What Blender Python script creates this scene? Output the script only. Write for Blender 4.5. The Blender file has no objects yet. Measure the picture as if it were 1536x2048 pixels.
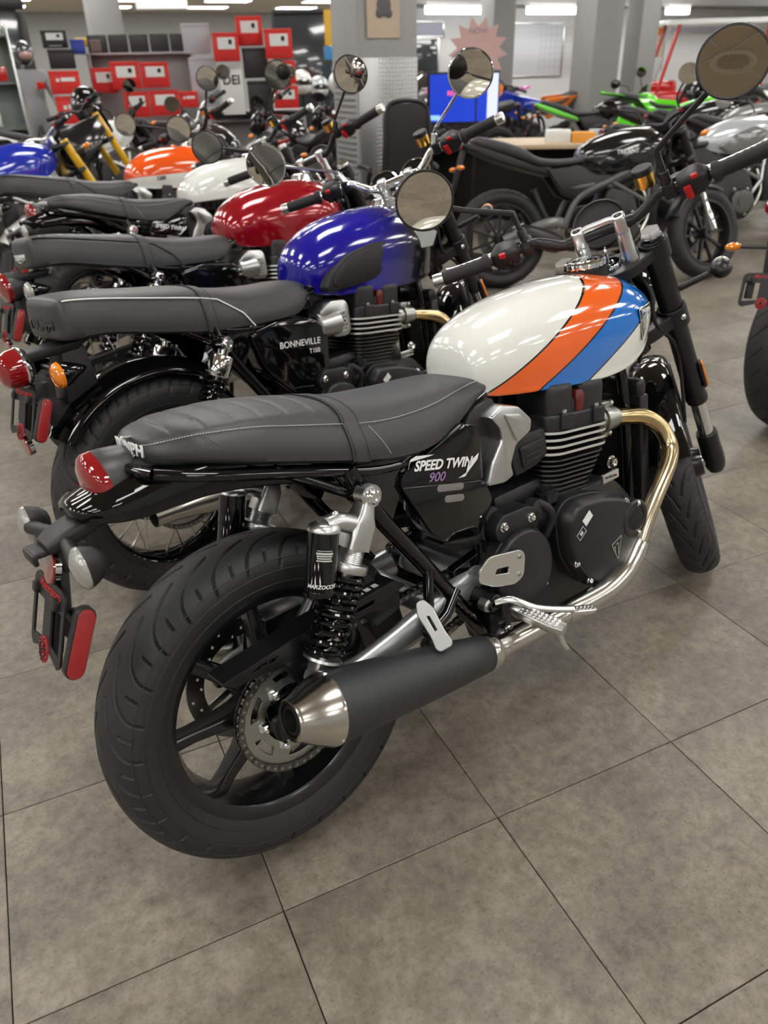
import bpy, bmesh, math, random
import numpy as np
from math import sin, cos, pi, radians, hypot, atan2, tan, sqrt
from mathutils import Vector, Matrix, Euler
random.seed(7)
scene = bpy.context.scene
COL = scene.collection
# ---------------------------------------------------------------- camera
def camera():
    f, C = 1537.41, Vector((-0.5111, -0.9639, 1.3420))
    yaw, pitch, roll = 0.894064, 0.522745, -0.026352
    fw = Vector((cos(yaw)*cos(pitch), sin(yaw)*cos(pitch), -sin(pitch)))
    r = Vector((sin(yaw), -cos(yaw), 0)); u = r.cross(fw)
    r2 = cos(roll)*r + sin(roll)*u; u2 = -sin(roll)*r + cos(roll)*u
    cd = bpy.data.cameras.new('camera'); o = bpy.data.objects.new('camera', cd); COL.objects.link(o)
    M = Matrix((r2, u2, -fw)).transposed().to_4x4(); M.translation = C
    o.matrix_world = M
    cd.sensor_fit = 'HORIZONTAL'; cd.sensor_width = 36.0; cd.lens = 36.0*f/1536.0
    cd.clip_start = 0.05; cd.clip_end = 100
    cd.dof.use_dof = True; cd.dof.focus_distance = 1.47; cd.dof.aperture_fstop = 5.8
    scene.camera = o
camera()
scene.view_settings.view_transform = 'Standard'; scene.view_settings.look = 'None'
scene.view_settings.exposure = 0.0; scene.view_settings.gamma = 1.0; scene.view_settings.use_curve_mapping = False
w = bpy.data.worlds.new('world'); scene.world = w; w.use_nodes = True
w.node_tree.nodes['Background'].inputs[0].default_value = (0.75, 0.78, 0.80, 1)
w.node_tree.nodes['Background'].inputs[1].default_value = 0.3
scene.cycles.max_bounces = 7; scene.cycles.diffuse_bounces = 3; scene.cycles.glossy_bounces = 4; scene.cycles.transmission_bounces = 4; scene.cycles.adaptive_threshold = .03; scene.cycles.caustics_reflective = False; scene.cycles.caustics_refractive = False
LIGHT_EMIT = 14.0          # brightness of each ceiling troffer
# ---------------------------------------------------------------- helpers
def rotm(ax, a): return Matrix.Rotation(a, 4, ax)
def tr(*v): return Matrix.Translation(Vector(v))
def frame(o, x, y):
    x = Vector(x).normalized(); y = Vector(y); y = (y - x*y.dot(x)).normalized(); z = x.cross(y)
    M = Matrix((x, y, z)).transposed().to_4x4(); M.translation = Vector(o); return M
def zframe(o, z, up=(0, 0, 1)):
    z = Vector(z).normalized(); up = Vector(up)
    if abs(z.dot(up)) > .98: up = Vector((1, 0, 0))
    x = up.cross(z).normalized(); y = z.cross(x)
    M = Matrix((x, y, z)).transposed().to_4x4(); M.translation = Vector(o); return M
def side(y=0, s=-1):
    # local (u,v,w) -> (x, y, z): drawn in the side view, w pointing outwards to the side s
    if s < 0: return Matrix(((1, 0, 0, 0), (0, 0, -1, y), (0, 1, 0, 0), (0, 0, 0, 1)))
    return Matrix(((-1, 0, 0, 0), (0, 0, 1, y), (0, 1, 0, 0), (0, 0, 0, 1)))
def sm(pts, n=8, closed=False):
    # Catmull-Rom through the points (any dimension)
    P = [np.array(p, float) for p in pts]; out = []
    N = len(P)
    rng = range(N) if closed else range(N-1)
    for i in rng:
        if closed: a, b, c, d = P[i-1], P[i], P[(i+1) % N], P[(i+2) % N]
        else: a, b, c, d = P[max(i-1, 0)], P[i], P[i+1], P[min(i+2, N-1)]
        for k in range(n):
            t = k/n
            out.append(.5*((2*b)+(-a+c)*t+(2*a-5*b+4*c-d)*t*t+(-a+3*b-3*c+d)*t**3))
    if not closed: out.append(P[-1])
    return [tuple(p) for p in out]
def link(o, parent=None):
    COL.objects.link(o)
    if parent is not None: o.parent = parent
    return o
def tag(o, label=None, cat=None, group=None, kind=None):
    if label: o['label'] = label
    if cat: o['category'] = cat
    if group: o['group'] = group
    if kind: o['kind'] = kind
    return o
def thing(name, label, cat, loc=(0, 0, 0), rz=0, group=None, lean=0):
    o = bpy.data.objects.new(name, None); o.empty_display_size = .1; COL.objects.link(o)
    o.location = loc; o.rotation_euler = Euler((-lean, 0, rz), 'XYZ')
    return tag(o, label, cat, group)
def inst(name, mesh, parent, M, label=None):
    o = bpy.data.objects.new(name, mesh); link(o, parent); o.matrix_local = M
    if label: o['label'] = label
    return o
class MB:
    def __init__(s): s.v = []; s.f = []; s.mi = []; s.m = 0; s.marks = []
    def mark(s): s.marks.append((len(s.v), len(s.f))); return s
    def add(s, vs, fs, M=None):
        b = len(s.v)
        if M is not None:
            vs = [M @ Vector(p) for p in vs]
            if M.to_3x3().determinant() < 0: fs = [tuple(reversed(f)) for f in fs]
        s.v.extend([tuple(p) for p in vs])
        for f in fs: s.f.append(tuple(i+b for i in f)); s.mi.append(s.m)
        return s
    def bm(s, bm, M=None):
        bm.verts.ensure_lookup_table(); bm.verts.index_update()
        s.add([v.co.copy() for v in bm.verts], [[v.index for v in f.verts] for f in bm.faces], M); bm.free(); return s
    def box(s, c, size, bev=0, M=None, seg=2):
        bm = bmesh.new(); bmesh.ops.create_cube(bm, size=1)
        for v in bm.verts: v.co = Vector((v.co.x*size[0]+c[0], v.co.y*size[1]+c[1], v.co.z*size[2]+c[2]))
        if bev: bmesh.ops.bevel(bm, geom=list(bm.edges), offset=min(bev, min(size)*.49), segments=seg, profile=.5, affect='EDGES')
        return s.bm(bm, M)
    def hexa(s, bottom, top, bev=0, M=None):
        bm = bmesh.new(); vs = [bm.verts.new(p) for p in list(bottom)+list(top)]
        n = len(bottom)
        bm.faces.new(vs[:n][::-1]); bm.faces.new(vs[n:])
        for i in range(n): bm.faces.new((vs[i], vs[(i+1) % n], vs[n+(i+1) % n], vs[n+i]))
        bmesh.ops.recalc_face_normals(bm, faces=bm.faces)
        if bev: bmesh.ops.bevel(bm, geom=list(bm.edges), offset=bev, segments=2, profile=.5, affect='EDGES')
        return s.bm(bm, M)
    def prism(s, outline, w0, w1, bev=0, M=None, inset=0, seg=3, bevback=False):
        # outline in local (u,v); extruded along w from w0 to w1; the w1 rim is bevelled
        n = len(outline)
        area = sum(outline[i][0]*outline[(i+1) % n][1]-outline[(i+1) % n][0]*outline[i][1] for i in range(n))
        if area < 0: outline = outline[::-1]
        def off(d):
            res = []
            for i in range(n):
                p0, p1, p2 = outline[i-1], outline[i], outline[(i+1) % n]
                a = Vector((p1[0]-p0[0], p1[1]-p0[1])); b = Vector((p2[0]-p1[0], p2[1]-p1[1]))
                if a.length < 1e-9: a = b
                if b.length < 1e-9: b = a
                a.normalize(); b.normalize()
                na = Vector((-a.y, a.x)); nb = Vector((-b.y, b.x)); m = na+nb
                k = d/max(.35, m.length_squared/2) if m.length > 1e-6 else 0
                res.append((p1[0]+m.x*.5*k*1.0, p1[1]+m.y*.5*k*1.0))
            return res
        rings = []; sg = 1 if w1 > w0 else -1
        if bevback and bev:
            for k in range(seg+1):
                t = k/seg*pi/2; rings.append([(x, y, w0+sg*bev*(1-cos(t))) for x, y in off(bev*(1-sin(t)))])
        else: rings.append([(x, y, w0) for x, y in outline])
        if bev:
            for k in range(seg+1):
                t = k/seg*pi/2; rings.append([(x, y, w1-sg*bev*(1-sin(t))) for x, y in off(bev*(1-cos(t))+inset*(k > 0))])
        else: rings.append([(x, y, w1) for x, y in off(inset)])
        if sg < 0: rings = [r[::-1] for r in rings]
        return s.loft(rings, M=M)
    def loft(s, rings, M=None, cap0=True, cap1=True, closed=True):
        n = len(rings[0]); vs = [p for r in rings for p in r]; fs = []
        for i in range(len(rings)-1):
            for j in range(n if closed else n-1):
                k = (j+1) % n; fs.append((i*n+j, i*n+k, (i+1)*n+k, (i+1)*n+j))
        if cap0: fs.append(tuple(range(n))[::-1])
        if cap1: fs.append(tuple((len(rings)-1)*n+j for j in range(n)))
        return s.add(vs, fs, M)
    def tube(s, path, r, n=12, M=None, cap=True, closed=False, ell=None):
        P = [Vector(p) for p in path]; N = len(P)
        R = r if hasattr(r, '__len__') else [r]*N
        T = []
        for i in range(N):
            a = P[i-1] if (i > 0 or closed) else P[i]; b = P[(i+1) % N] if (i < N-1 or closed) else P[i]
            T.append((b-a).normalized() if (b-a).length > 1e-9 else Vector((0, 0, 1)))
        up = Vector((0, 0, 1)) if abs(T[0].z) < .9 else Vector((1, 0, 0))
        x = up.cross(T[0]).normalized(); rings = []
        for i in range(N):
            x = (x-T[i]*x.dot(T[i])).normalized(); y = T[i].cross(x)
            e = ell if ell else (1, 1)
            rings.append([tuple(P[i]+x*(cos(2*pi*k/n)*R[i]*e[0])+y*(sin(2*pi*k/n)*R[i]*e[1])) for k in range(n)])
        if closed: rings.append(rings[0])
        return s.loft(rings, M, cap and not closed, cap and not closed)
    def lathe(s, prof, n=32, M=None, closed=False, a0=0, a1=2*pi):
        # prof: (h, r) along local z
        rings = []; full = abs(a1-a0-2*pi) < 1e-6; m = len(prof)
        cnt = n if full else n+1
        vs = []; fs = []
        for k in range(cnt):
            a = a0+(a1-a0)*k/n
            for h, r in prof: vs.append((r*cos(a), r*sin(a), h))
        for k in range(n):
            k2 = (k+1) % cnt
            for j in range(m if closed else m-1):
                j2 = (j+1) % m
                fs.append((k*m+j, k2*m+j, k2*m+j2, k*m+j2))
        return s.add(vs, fs, M)
    def ball(s, c, r, n=16, M=None):
        r = r if hasattr(r, '__len__') else (r, r, r)
        bm = bmesh.new(); bmesh.ops.create_uvsphere(bm, u_segments=n, v_segments=n//2, radius=1)
        for v in bm.verts: v.co = Vector((v.co.x*r[0]+c[0], v.co.y*r[1]+c[1], v.co.z*r[2]+c[2]))
        return s.bm(bm, M)
    def mesh(s, mesh, M=None):
        s.add([v.co.copy() for v in mesh.vertices], [tuple(p.vertices) for p in mesh.polygons], M); return s
    def data(s, name, mats, ang=38):
        me = bpy.data.meshes.new(name); me.from_pydata(s.v, [], s.f)
        for m in (mats if isinstance(mats, (list, tuple)) else [mats]): me.materials.append(m)
        if isinstance(mats, (list, tuple)) and len(mats) > 1: me.polygons.foreach_set('material_index', s.mi)
        me.polygons.foreach_set('use_smooth', [True]*len(me.polygons))
        me.update()
        if ang < 180: me.set_sharp_from_angle(angle=radians(ang))
        return me
    def build(s, name, mats, parent=None, ang=38, label=None, fix=False):
        if len(s.marks) > 1:          # pieces that can be picked apart become objects of their own
            mk = s.marks+[(len(s.v), len(s.f))]; mk[0] = (0, 0); o = None
            for (v0, f0), (v1, f1) in zip(mk[:-1], mk[1:]):
                if f1 == f0: continue
                q = MB(); q.v = s.v[v0:v1]; q.f = [tuple(i-v0 for i in f) for f in s.f[f0:f1]]; q.mi = s.mi[f0:f1]; o = q.build(name, mats, parent, ang, label, fix)
            return o
        me = s.data(name, mats, ang)
        if fix:
            b = bmesh.new(); b.from_mesh(me); bmesh.ops.recalc_face_normals(b, faces=b.faces); b.to_mesh(me); b.free(); me.set_sharp_from_angle(angle=radians(ang))
        o = bpy.data.objects.new(name, me); link(o, parent)
        if label: o['label'] = label
        return o
def plate_mesh(outline, holes=(), t=.004, bev=0):
    c = bpy.data.curves.new('plate', 'CURVE'); c.dimensions = '2D'; c.fill_mode = 'BOTH'
    c.extrude = max(t/2-bev, .0001); c.bevel_depth = bev; c.bevel_resolution = 1
    for ring in [outline]+list(holes):
        s = c.splines.new('POLY'); s.points.add(len(ring)-1)
        for i, p in enumerate(ring): s.points[i].co = (p[0], p[1], 0, 1)
        s.use_cyclic_u = True
    o = bpy.data.objects.new('plate', c); me = bpy.data.meshes.new_from_object(o)
    bpy.data.objects.remove(o); bpy.data.curves.remove(c); return me
def circ(cx, cy, r, n=20, ry=None, a0=0): return [(cx+r*cos(a0+2*pi*k/n), cy+(ry or r)*sin(a0+2*pi*k/n)) for k in range(n)]
def stadium(cx, cy, L, w, ang=0, n=8):
    pts = [(L/2-w/2+w/2*cos(-pi/2+pi*k/n), w/2*sin(-pi/2+pi*k/n)) for k in range(n+1)]
    pts += [(-x, -y) for x, y in pts]
    return [(cx+x*cos(ang)-y*sin(ang), cy+x*sin(ang)+y*cos(ang)) for x, y in pts]
def rrect(cx, cy, w, h, r, n=5, ang=0):
    pts = []
    for qx, qy, a in ((1, 1, 0), (-1, 1, pi/2), (-1, -1, pi), (1, -1, 3*pi/2)):
        for k in range(n+1): pts.append((qx*(w/2-r)+r*cos(a+pi/2*k/n), qy*(h/2-r)+r*sin(a+pi/2*k/n)))
    return [(cx+x*cos(ang)-y*sin(ang), cy+x*sin(ang)+y*cos(ang)) for x, y in pts]
def rpoly(pts, r, n=4):
    # rounded polygon
    out = []; N = len(pts)
    for i in range(N):
        p0, p1, p2 = Vector(pts[i-1]), Vector(pts[i]), Vector(pts[(i+1) % N])
        rr = r[i] if hasattr(r, '__len__') else r
        a = (p0-p1); b = (p2-p1); d = min(rr, a.length*.48, b.length*.48)
        A = p1+a.normalized()*d; B = p1+b.normalized()*d
        for k in range(n+1):
            t = k/n; q = A*(1-t)**2+p1*2*t*(1-t)+B*t*t; out.append((q.x, q.y))
    return out
def text_mesh(body, size, depth=.0006, bold=0, shear=0, spacing=1.0):
    c = bpy.data.curves.new('text', 'FONT'); c.body = body; c.size = size; c.extrude = depth; c.shear = shear
    c.offset = bold*size; c.align_x = 'CENTER'; c.align_y = 'CENTER'; c.resolution_u = 3; c.space_character = spacing
    o = bpy.data.objects.new('text', c); me = bpy.data.meshes.new_from_object(o)
    bpy.data.objects.remove(o); bpy.data.curves.remove(c); return me
def text(body, size, M, mat, parent, name='lettering', depth=.0006, bold=0, shear=0, warp=None, spacing=1.0, sx=1.0):
    me = text_mesh(body, size, depth, bold, shear, spacing); me.materials.clear(); me.materials.append(mat)
    for v in me.vertices:
        v.co.x *= sx
        if warp: v.co = warp(v.co)
    me.transform(M); me.name = name
    o = bpy.data.objects.new(name, me); return link(o, parent)
# ---------------------------------------------------------------- materials
MATS = {}
def mat(name, col=(.5, .5, .5), rough=.5, metal=0, coat=0, trans=0, emit=0, spec=.5, ior=1.5, bump=0, bscale=200, vary=0, vscale=30, aniso=0, ecol=None, alpha=1):
    if name in MATS: return MATS[name]
    m = bpy.data.materials.new(name); m.use_nodes = True; nt = m.node_tree; b = nt.nodes['Principled BSDF']
    b.inputs['Base Color'].default_value = (*col, 1); b.inputs['Roughness'].default_value = rough; b.inputs['Metallic'].default_value = metal
    b.inputs['Coat Weight'].default_value = coat; b.inputs['Coat Roughness'].default_value = .03
    b.inputs['Transmission Weight'].default_value = trans; b.inputs['IOR'].default_value = ior
    b.inputs['Specular IOR Level'].default_value = spec; b.inputs['Alpha'].default_value = alpha
    if emit: b.inputs['Emission Color'].default_value = (*(ecol or col), 1); b.inputs['Emission Strength'].default_value = emit
    tc = None
    if bump or vary:
        tc = nt.nodes.new('ShaderNodeTexCoord')
    if bump:
        nz = nt.nodes.new('ShaderNodeTexNoise'); nz.inputs['Scale'].default_value = bscale; nz.inputs['Detail'].default_value = 3
        nt.links.new(tc.outputs['Object'], nz.inputs['Vector'])
        bp = nt.nodes.new('ShaderNodeBump'); bp.inputs['Strength'].default_value = bump; bp.inputs['Distance'].default_value = .002
        nt.links.new(nz.outputs[0], bp.inputs['Height']); nt.links.new(bp.outputs[0], b.inputs['Normal'])
    if vary:
        nz = nt.nodes.new('ShaderNodeTexNoise'); nz.inputs['Scale'].default_value = vscale; nz.inputs['Detail'].default_value = 4
        nt.links.new(tc.outputs['Object'], nz.inputs['Vector'])
        mr = nt.nodes.new('ShaderNodeMapRange'); mr.inputs[3].default_value = max(0, rough-vary); mr.inputs[4].default_value = min(1, rough+vary)
        nt.links.new(nz.outputs[0], mr.inputs[0]); nt.links.new(mr.outputs[0], b.inputs['Roughness'])
    MATS[name] = m; return m
gloss = mat('gloss_black', (.003, .003, .0035), .05, coat=.35, spec=.4)
satin = mat('satin_black', (.0075, .0075, .008), .36)
matte = mat('matte_black', (.022, .023, .025), .52, bump=.05, bscale=900)
engine = mat('engine_black', (.010, .0103, .0115), .40, bump=.08, bscale=700)
plastic = mat('plastic_black', (.0105, .0105, .0115), .46, bump=.1, bscale=800)
lamphouse = mat('lamp_housing_grey', (.045, .046, .048), .38)
rubber = mat('tyre_rubber', (.017, .0175, .0185), .60, bump=.12, bscale=350, vary=.1, vscale=14)
grooverub = mat('shaded_groove_rubber', (.0035, .0035, .004), .6)  # groove bottoms: shade put into the colour as darker rubber
finm = mat('machined_fin', (.80, .80, .78), .38, metal=.85)
pegm = mat('peg_aluminium', (.42, .43, .43), .38, metal=1)
griprub = mat('grip_rubber', (.011, .011, .011), .6)
leather = mat('seat_leather', (.036, .037, .039), .42, bump=.22, bscale=420)
chrome = mat('chrome', (.82, .83, .85), .06, metal=1)
alu = mat('cast_aluminium', (.62, .63, .63), .32, metal=1, bump=.05, bscale=500)
alub = mat('brushed_aluminium', (.72, .73, .72), .26, metal=1)
silverp = mat('silver_paint', (.42, .44, .44), .34, metal=.75)
steel = mat('brushed_steel', (.60, .58, .54), .2, metal=1)
darkst = mat('dark_steel', (.16, .16, .155), .3, metal=1)
zinc = mat('zinc_steel', (.40, .41, .38), .36, metal=1)
muffb = mat('muffler_black', (.026, .028, .031), .5)
redlens = mat('red_lens', (.26, .002, .006), .08, coat=1, spec=.8)
amber = mat('amber_lens', (.85, .24, .01), .12, coat=1)
clear = mat('clear_lens', (.42, .42, .40), .18, metal=.35, coat=1, spec=.8, bump=.8, bscale=160)
redrefl = mat('red_reflector', (.34, .004, .006), .25, coat=.6, bump=.6, bscale=900)
mirror = mat('mirror_glass', (.66, .62, .56), .015, metal=1)
white = mat('white_print', (.82, .82, .82), .5)
redp = mat('red_switch', (.55, .012, .015), .4)
redprint = mat('red_print', (.42, .02, .03), .5)
gold = mat('gold_anodised', (.85, .50, .10), .25, metal=1)
darkred = mat('dark_red_plastic', (.11, .008, .008), .35)
blackvoid = mat('bore_black', (.003, .003, .003), .8)
dustyw = mat('thread_white', (.55, .55, .53), .7)
# ---------------------------------------------------------------- room shell
TY = -0.24948                      # direction of the floor tiles and the building
BX = Vector((cos(TY), sin(TY), 0)); BY = Vector((-sin(TY), cos(TY), 0))
def bw(i, j, z=0): return BX*i+BY*j+Vector((0, 0, z))
MBLD = Matrix.Rotation(TY, 4, 'Z')
TS, TX, TYO = 0.46329, -0.57807, -0.04788
I0, I1, J0, J1, HC = -9.0, 17.0, -7.0, 28.0, 3.05
def floor_mat():
    m = bpy.data.materials.new('floor_tile_grey'); m.use_nodes = True; nt = m.node_tree; N = nt.nodes; b = N['Principled BSDF']; Lk = nt.links.new
    tc = N.new('ShaderNodeTexCoord'); oi = N.new('ShaderNodeObjectInfo')
    ad = N.new('ShaderNodeVectorMath'); ad.operation = 'ADD'
    rnd = N.new('ShaderNodeMath'); rnd.operation = 'MULTIPLY'; rnd.inputs[1].default_value = 37.0
    Lk(oi.outputs['Random'], rnd.inputs[0]); cmb = N.new('ShaderNodeCombineXYZ')
    for k in range(3): Lk(rnd.outputs[0], cmb.inputs[k])
    Lk(tc.outputs['Object'], ad.inputs[0]); Lk(cmb.outputs[0], ad.inputs[1])
    def noise(sc, det, ro=.6):
        n = N.new('ShaderNodeTexNoise'); n.inputs['Scale'].default_value = sc; n.inputs['Detail'].default_value = det; n.inputs['Roughness'].default_value = ro
        Lk(ad.outputs[0], n.inputs['Vector']); return n
    n1 = noise(4, 6); n2 = noise(34, 6, .75); n3 = noise(150, 4, .7)
    r1 = N.new('ShaderNodeValToRGB'); e = r1.color_ramp.elements
    e[0].position = .28; e[0].color = (.138, .119, .093, 1); e[1].position = .72; e[1].color = (.290, .252, .200, 1)
    Lk(n1.outputs[0], r1.inputs[0])
    r2 = N.new('ShaderNodeValToRGB'); e = r2.color_ramp.elements
    e[0].position = .33; e[0].color = (.55, .55, .55, 1); e[1].position = .62; e[1].color = (1.18, 1.18, 1.18, 1)
    Lk(n2.outputs[0], r2.inputs[0])
    r3 = N.new('ShaderNodeValToRGB'); e = r3.color_ramp.elements
    e[0].position = .34; e[0].color = (.42, .42, .42, 1); e[1].position = .44; e[1].color = (1, 1, 1, 1)
    Lk(n3.outputs[0], r3.inputs[0])
    m1 = N.new('ShaderNodeMixRGB'); m1.blend_type = 'MULTIPLY'; m1.inputs[0].default_value = .8; Lk(r1.outputs[0], m1.inputs[1]); Lk(r2.outputs[0], m1.inputs[2])
    m2 = N.new('ShaderNodeMixRGB'); m2.blend_type = 'MULTIPLY'; m2.inputs[0].default_value = .6; Lk(m1.outputs[0], m2.inputs[1]); Lk(r3.outputs[0], m2.inputs[2])
    Lk(m2.outputs[0], b.inputs['Base Color'])
    rr = N.new('ShaderNodeMapRange'); rr.inputs[3].default_value = .30; rr.inputs[4].default_value = .52; Lk(n2.outputs[0], rr.inputs[0]); Lk(rr.outputs[0], b.inputs['Roughness'])
    bp = N.new('ShaderNodeBump'); bp.inputs['Strength'].default_value = .25; bp.inputs['Distance'].default_value = .0015
    Lk(n3.outputs[0], bp.inputs['Height']); Lk(bp.outputs[0], b.inputs['Normal'])
    return m
def room():
    fm = floor_mat(); grout = mat('floor_joint', (.035, .033, .03), .7)
    wallm = mat('wall_grey', (.42, .43, .42), .6); ceilm = mat('ceiling_tile_cream', (.70, .63, .53), .8, bump=.1, bscale=60)
    fb = MB(); fb.box(((I0+I1)/2, (J0+J1)/2, -.06), (I1-I0, J1-J0, .1), M=MBLD); fl = tag(fb.build('floor', grout), kind='structure')
    t = MB(); g = .0009; t.box((0, 0, -.006), (TS-2*g, TS-2*g, .012), .0012, seg=1); tile = t.data('tile', fm)
    cam = scene.camera.matrix_world.translation
    cells = []
    for i in range(-40, 60):
        for j in range(-30, 60):
            c = Vector((TX, TYO, 0))+BX*(TS*(i+.5))+BY*(TS*(j+.5))
            bi, bj = c.dot(BX), c.dot(BY)
            if not (I0+.2 < bi < I1-.2 and J0+.2 < bj < J1-.2): continue
            d = (c-cam); d.z = 0; ang = abs(((atan2(d.y, d.x)-.894+pi) % (2*pi))-pi)
            cells.append((d.length+(0 if ang < .62 else 6), c))
    cells.sort(key=lambda a: a[0])
    for _, c in cells[:300]:
        M = MBLD.copy(); M.translation = c; inst('tile', tile, fl, M)
    # beyond the nearest tiles: one joined piece
    rest = MB(); h = TS/2-g
    for _, c in cells[300:]:
        M = MBLD.copy(); M.translation = c
        rest.add([(-h, -h, 0), (h, -h, 0), (h, h, 0), (-h, h, 0)], [(0, 1, 2, 3)], M)
    tag(rest.build('tile', fm, fl), kind='stuff')
    cb = MB(); cb.box(((I0+I1)/2, (J0+J1)/2, HC+.05), (I1-I0, J1-J0, .1), M=MBLD); tag(cb.build('ceiling', ceilm), kind='structure')
    for nm, c, s in (('wall_back', ((I0+I1)/2, J1+.1, HC/2), (I1-I0+.4, .2, HC)), ('wall_front', ((I0+I1)/2, J0-.1, HC/2), (I1-I0+.4, .2, HC)),
                     ('wall_right', (I1+.1, (J0+J1)/2, HC/2), (.2, J1-J0, HC)), ('wall_left', (I0-.1, (J0+J1)/2, HC/2), (.2, J1-J0, HC))):
        b = MB(); b.box(c, s, M=MBLD); tag(b.build(nm, wallm), kind='structure')
room()
def ceiling_lights():
    fr = mat('troffer_white', (.75, .75, .73), .5); em = mat('troffer_diffuser', (1, 1, 1), .5, emit=LIGHT_EMIT, ecol=(1.0, .985, .95))
    f = MB(); f.prism(rrect(0, 0, 1.24, .64, .01), 0, -.02); fd = f.data('frame', fr)
    d = MB(); d.box((0, 0, -.0225), (1.16, .56, .005)); dd = d.data('diffuser', em)
    n = 0
    i = I0+1.6
    while i < I1-.8:
        j = J0+1.5
        while j < J1-.8:
            o = thing('ceiling_light', 'flat rectangular white ceiling light panel set in the cream ceiling', 'light', group='ceiling light panels')
            M = MBLD.copy(); M.translation = bw(i, j, HC); o.matrix_world = M
            inst('frame', fd, o, Matrix()); inst('diffuser', dd, o, Matrix())
            j += 2.4
        i += 2.8
ceiling_lights()

def ceiling_grid():
    g = MB(); n = 0; k = I0
    while k < I1: g.box((k, (J0+J1)/2, HC-.004), (.014, J1-J0, .008), 0, MBLD); k += 1.22
    k = J0
    while k < J1: g.box(((I0+I1)/2, k, HC-.004), (I1-I0, .014, .008), 0, MBLD); k += .61
    tag(g.build('ceiling_grid', mat('grid_white', (.80, .78, .72), .6), bpy.data.objects['ceiling']), kind='stuff')
    o = thing('ceiling_speaker', 'round recessed loudspeaker in the ceiling, seen in the large round mirror', 'speaker'); o.matrix_world = tr(-.9, -1.5, HC)
    m = MB(); m.lathe([(.0, .20), (-.012, .20), (-.018, .185), (-.010, .16), (-.004, .15)], 40); m.build('bezel', mat('grid_white', (.80, .78, .72), .6), o)
    m = MB(); m.lathe([(-.004, .152), (-.012, .10), (-.012, .05), (-.022, .035), (-.022, 0)], 40); m.build('cone', mat('speaker_cone', (.50, .46, .40), .6), o)
ceiling_grid()
# ---------------------------------------------------------------- motorcycle geometry shared by the row of retro twins
RAKE = radians(24.9); AXD = Vector((-sin(RAKE), 0, cos(RAKE))); FWD = Vector((cos(RAKE), 0, sin(RAKE)))
SORG = Vector((1.39747, 0, .30058)); FOFF = .04137; WZ = .319; CROWN = .072
def steer_matrix(st):
    R = Matrix.Rotation(st, 3, AXD); fx = R @ FWD; fy = R @ Vector((0, 1, 0))
    M = Matrix((fx, fy, AXD)).transposed().to_4x4(); M.translation = SORG; return M
def place_root(name, label, cat, x, y, yaw, lean, group=None):
    o = thing(name, label, cat, group=group)
    M = tr(x, y, 0) @ rotm('Z', yaw) @ tr(0, 0, CROWN) @ rotm('X', -lean) @ tr(0, 0, -CROWN)
    o.matrix_world = M; return o
def groove_field(N, R, s, nt, polys, width, depth):
    # displacement over one tread period: arrays (nt, ns)
    p = 2*pi*R/N; t = np.arange(nt)/nt*p
    S, T = np.meshgrid(s, t); D = np.full(S.shape, 9.0)
    for sg in (-1, 1):
        for pl in polys:
            pts = [(sg*a, b+(p/2 if sg > 0 else 0)) for a, b in pl]
            for k in (-3, -2, -1, 0, 1, 2, 3):
                for (a0, b0), (a1, b1) in zip(pts[:-1], pts[1:]):
                    b0k, b1k = b0+k*p, b1+k*p
                    if max(b0k, b1k) < -.01 or min(b0k, b1k) > p+.01: continue
                    da, db = a1-a0, b1k-b0k; L2 = da*da+db*db
                    u = np.clip(((S-a0)*da+(T-b0k)*db)/L2, 0, 1)
                    D = np.minimum(D, np.hypot(S-a0-u*da, T-b0k-u*db))
    return depth*np.clip((width/2+.0006-D)/.0012, 0, 1)
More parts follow.
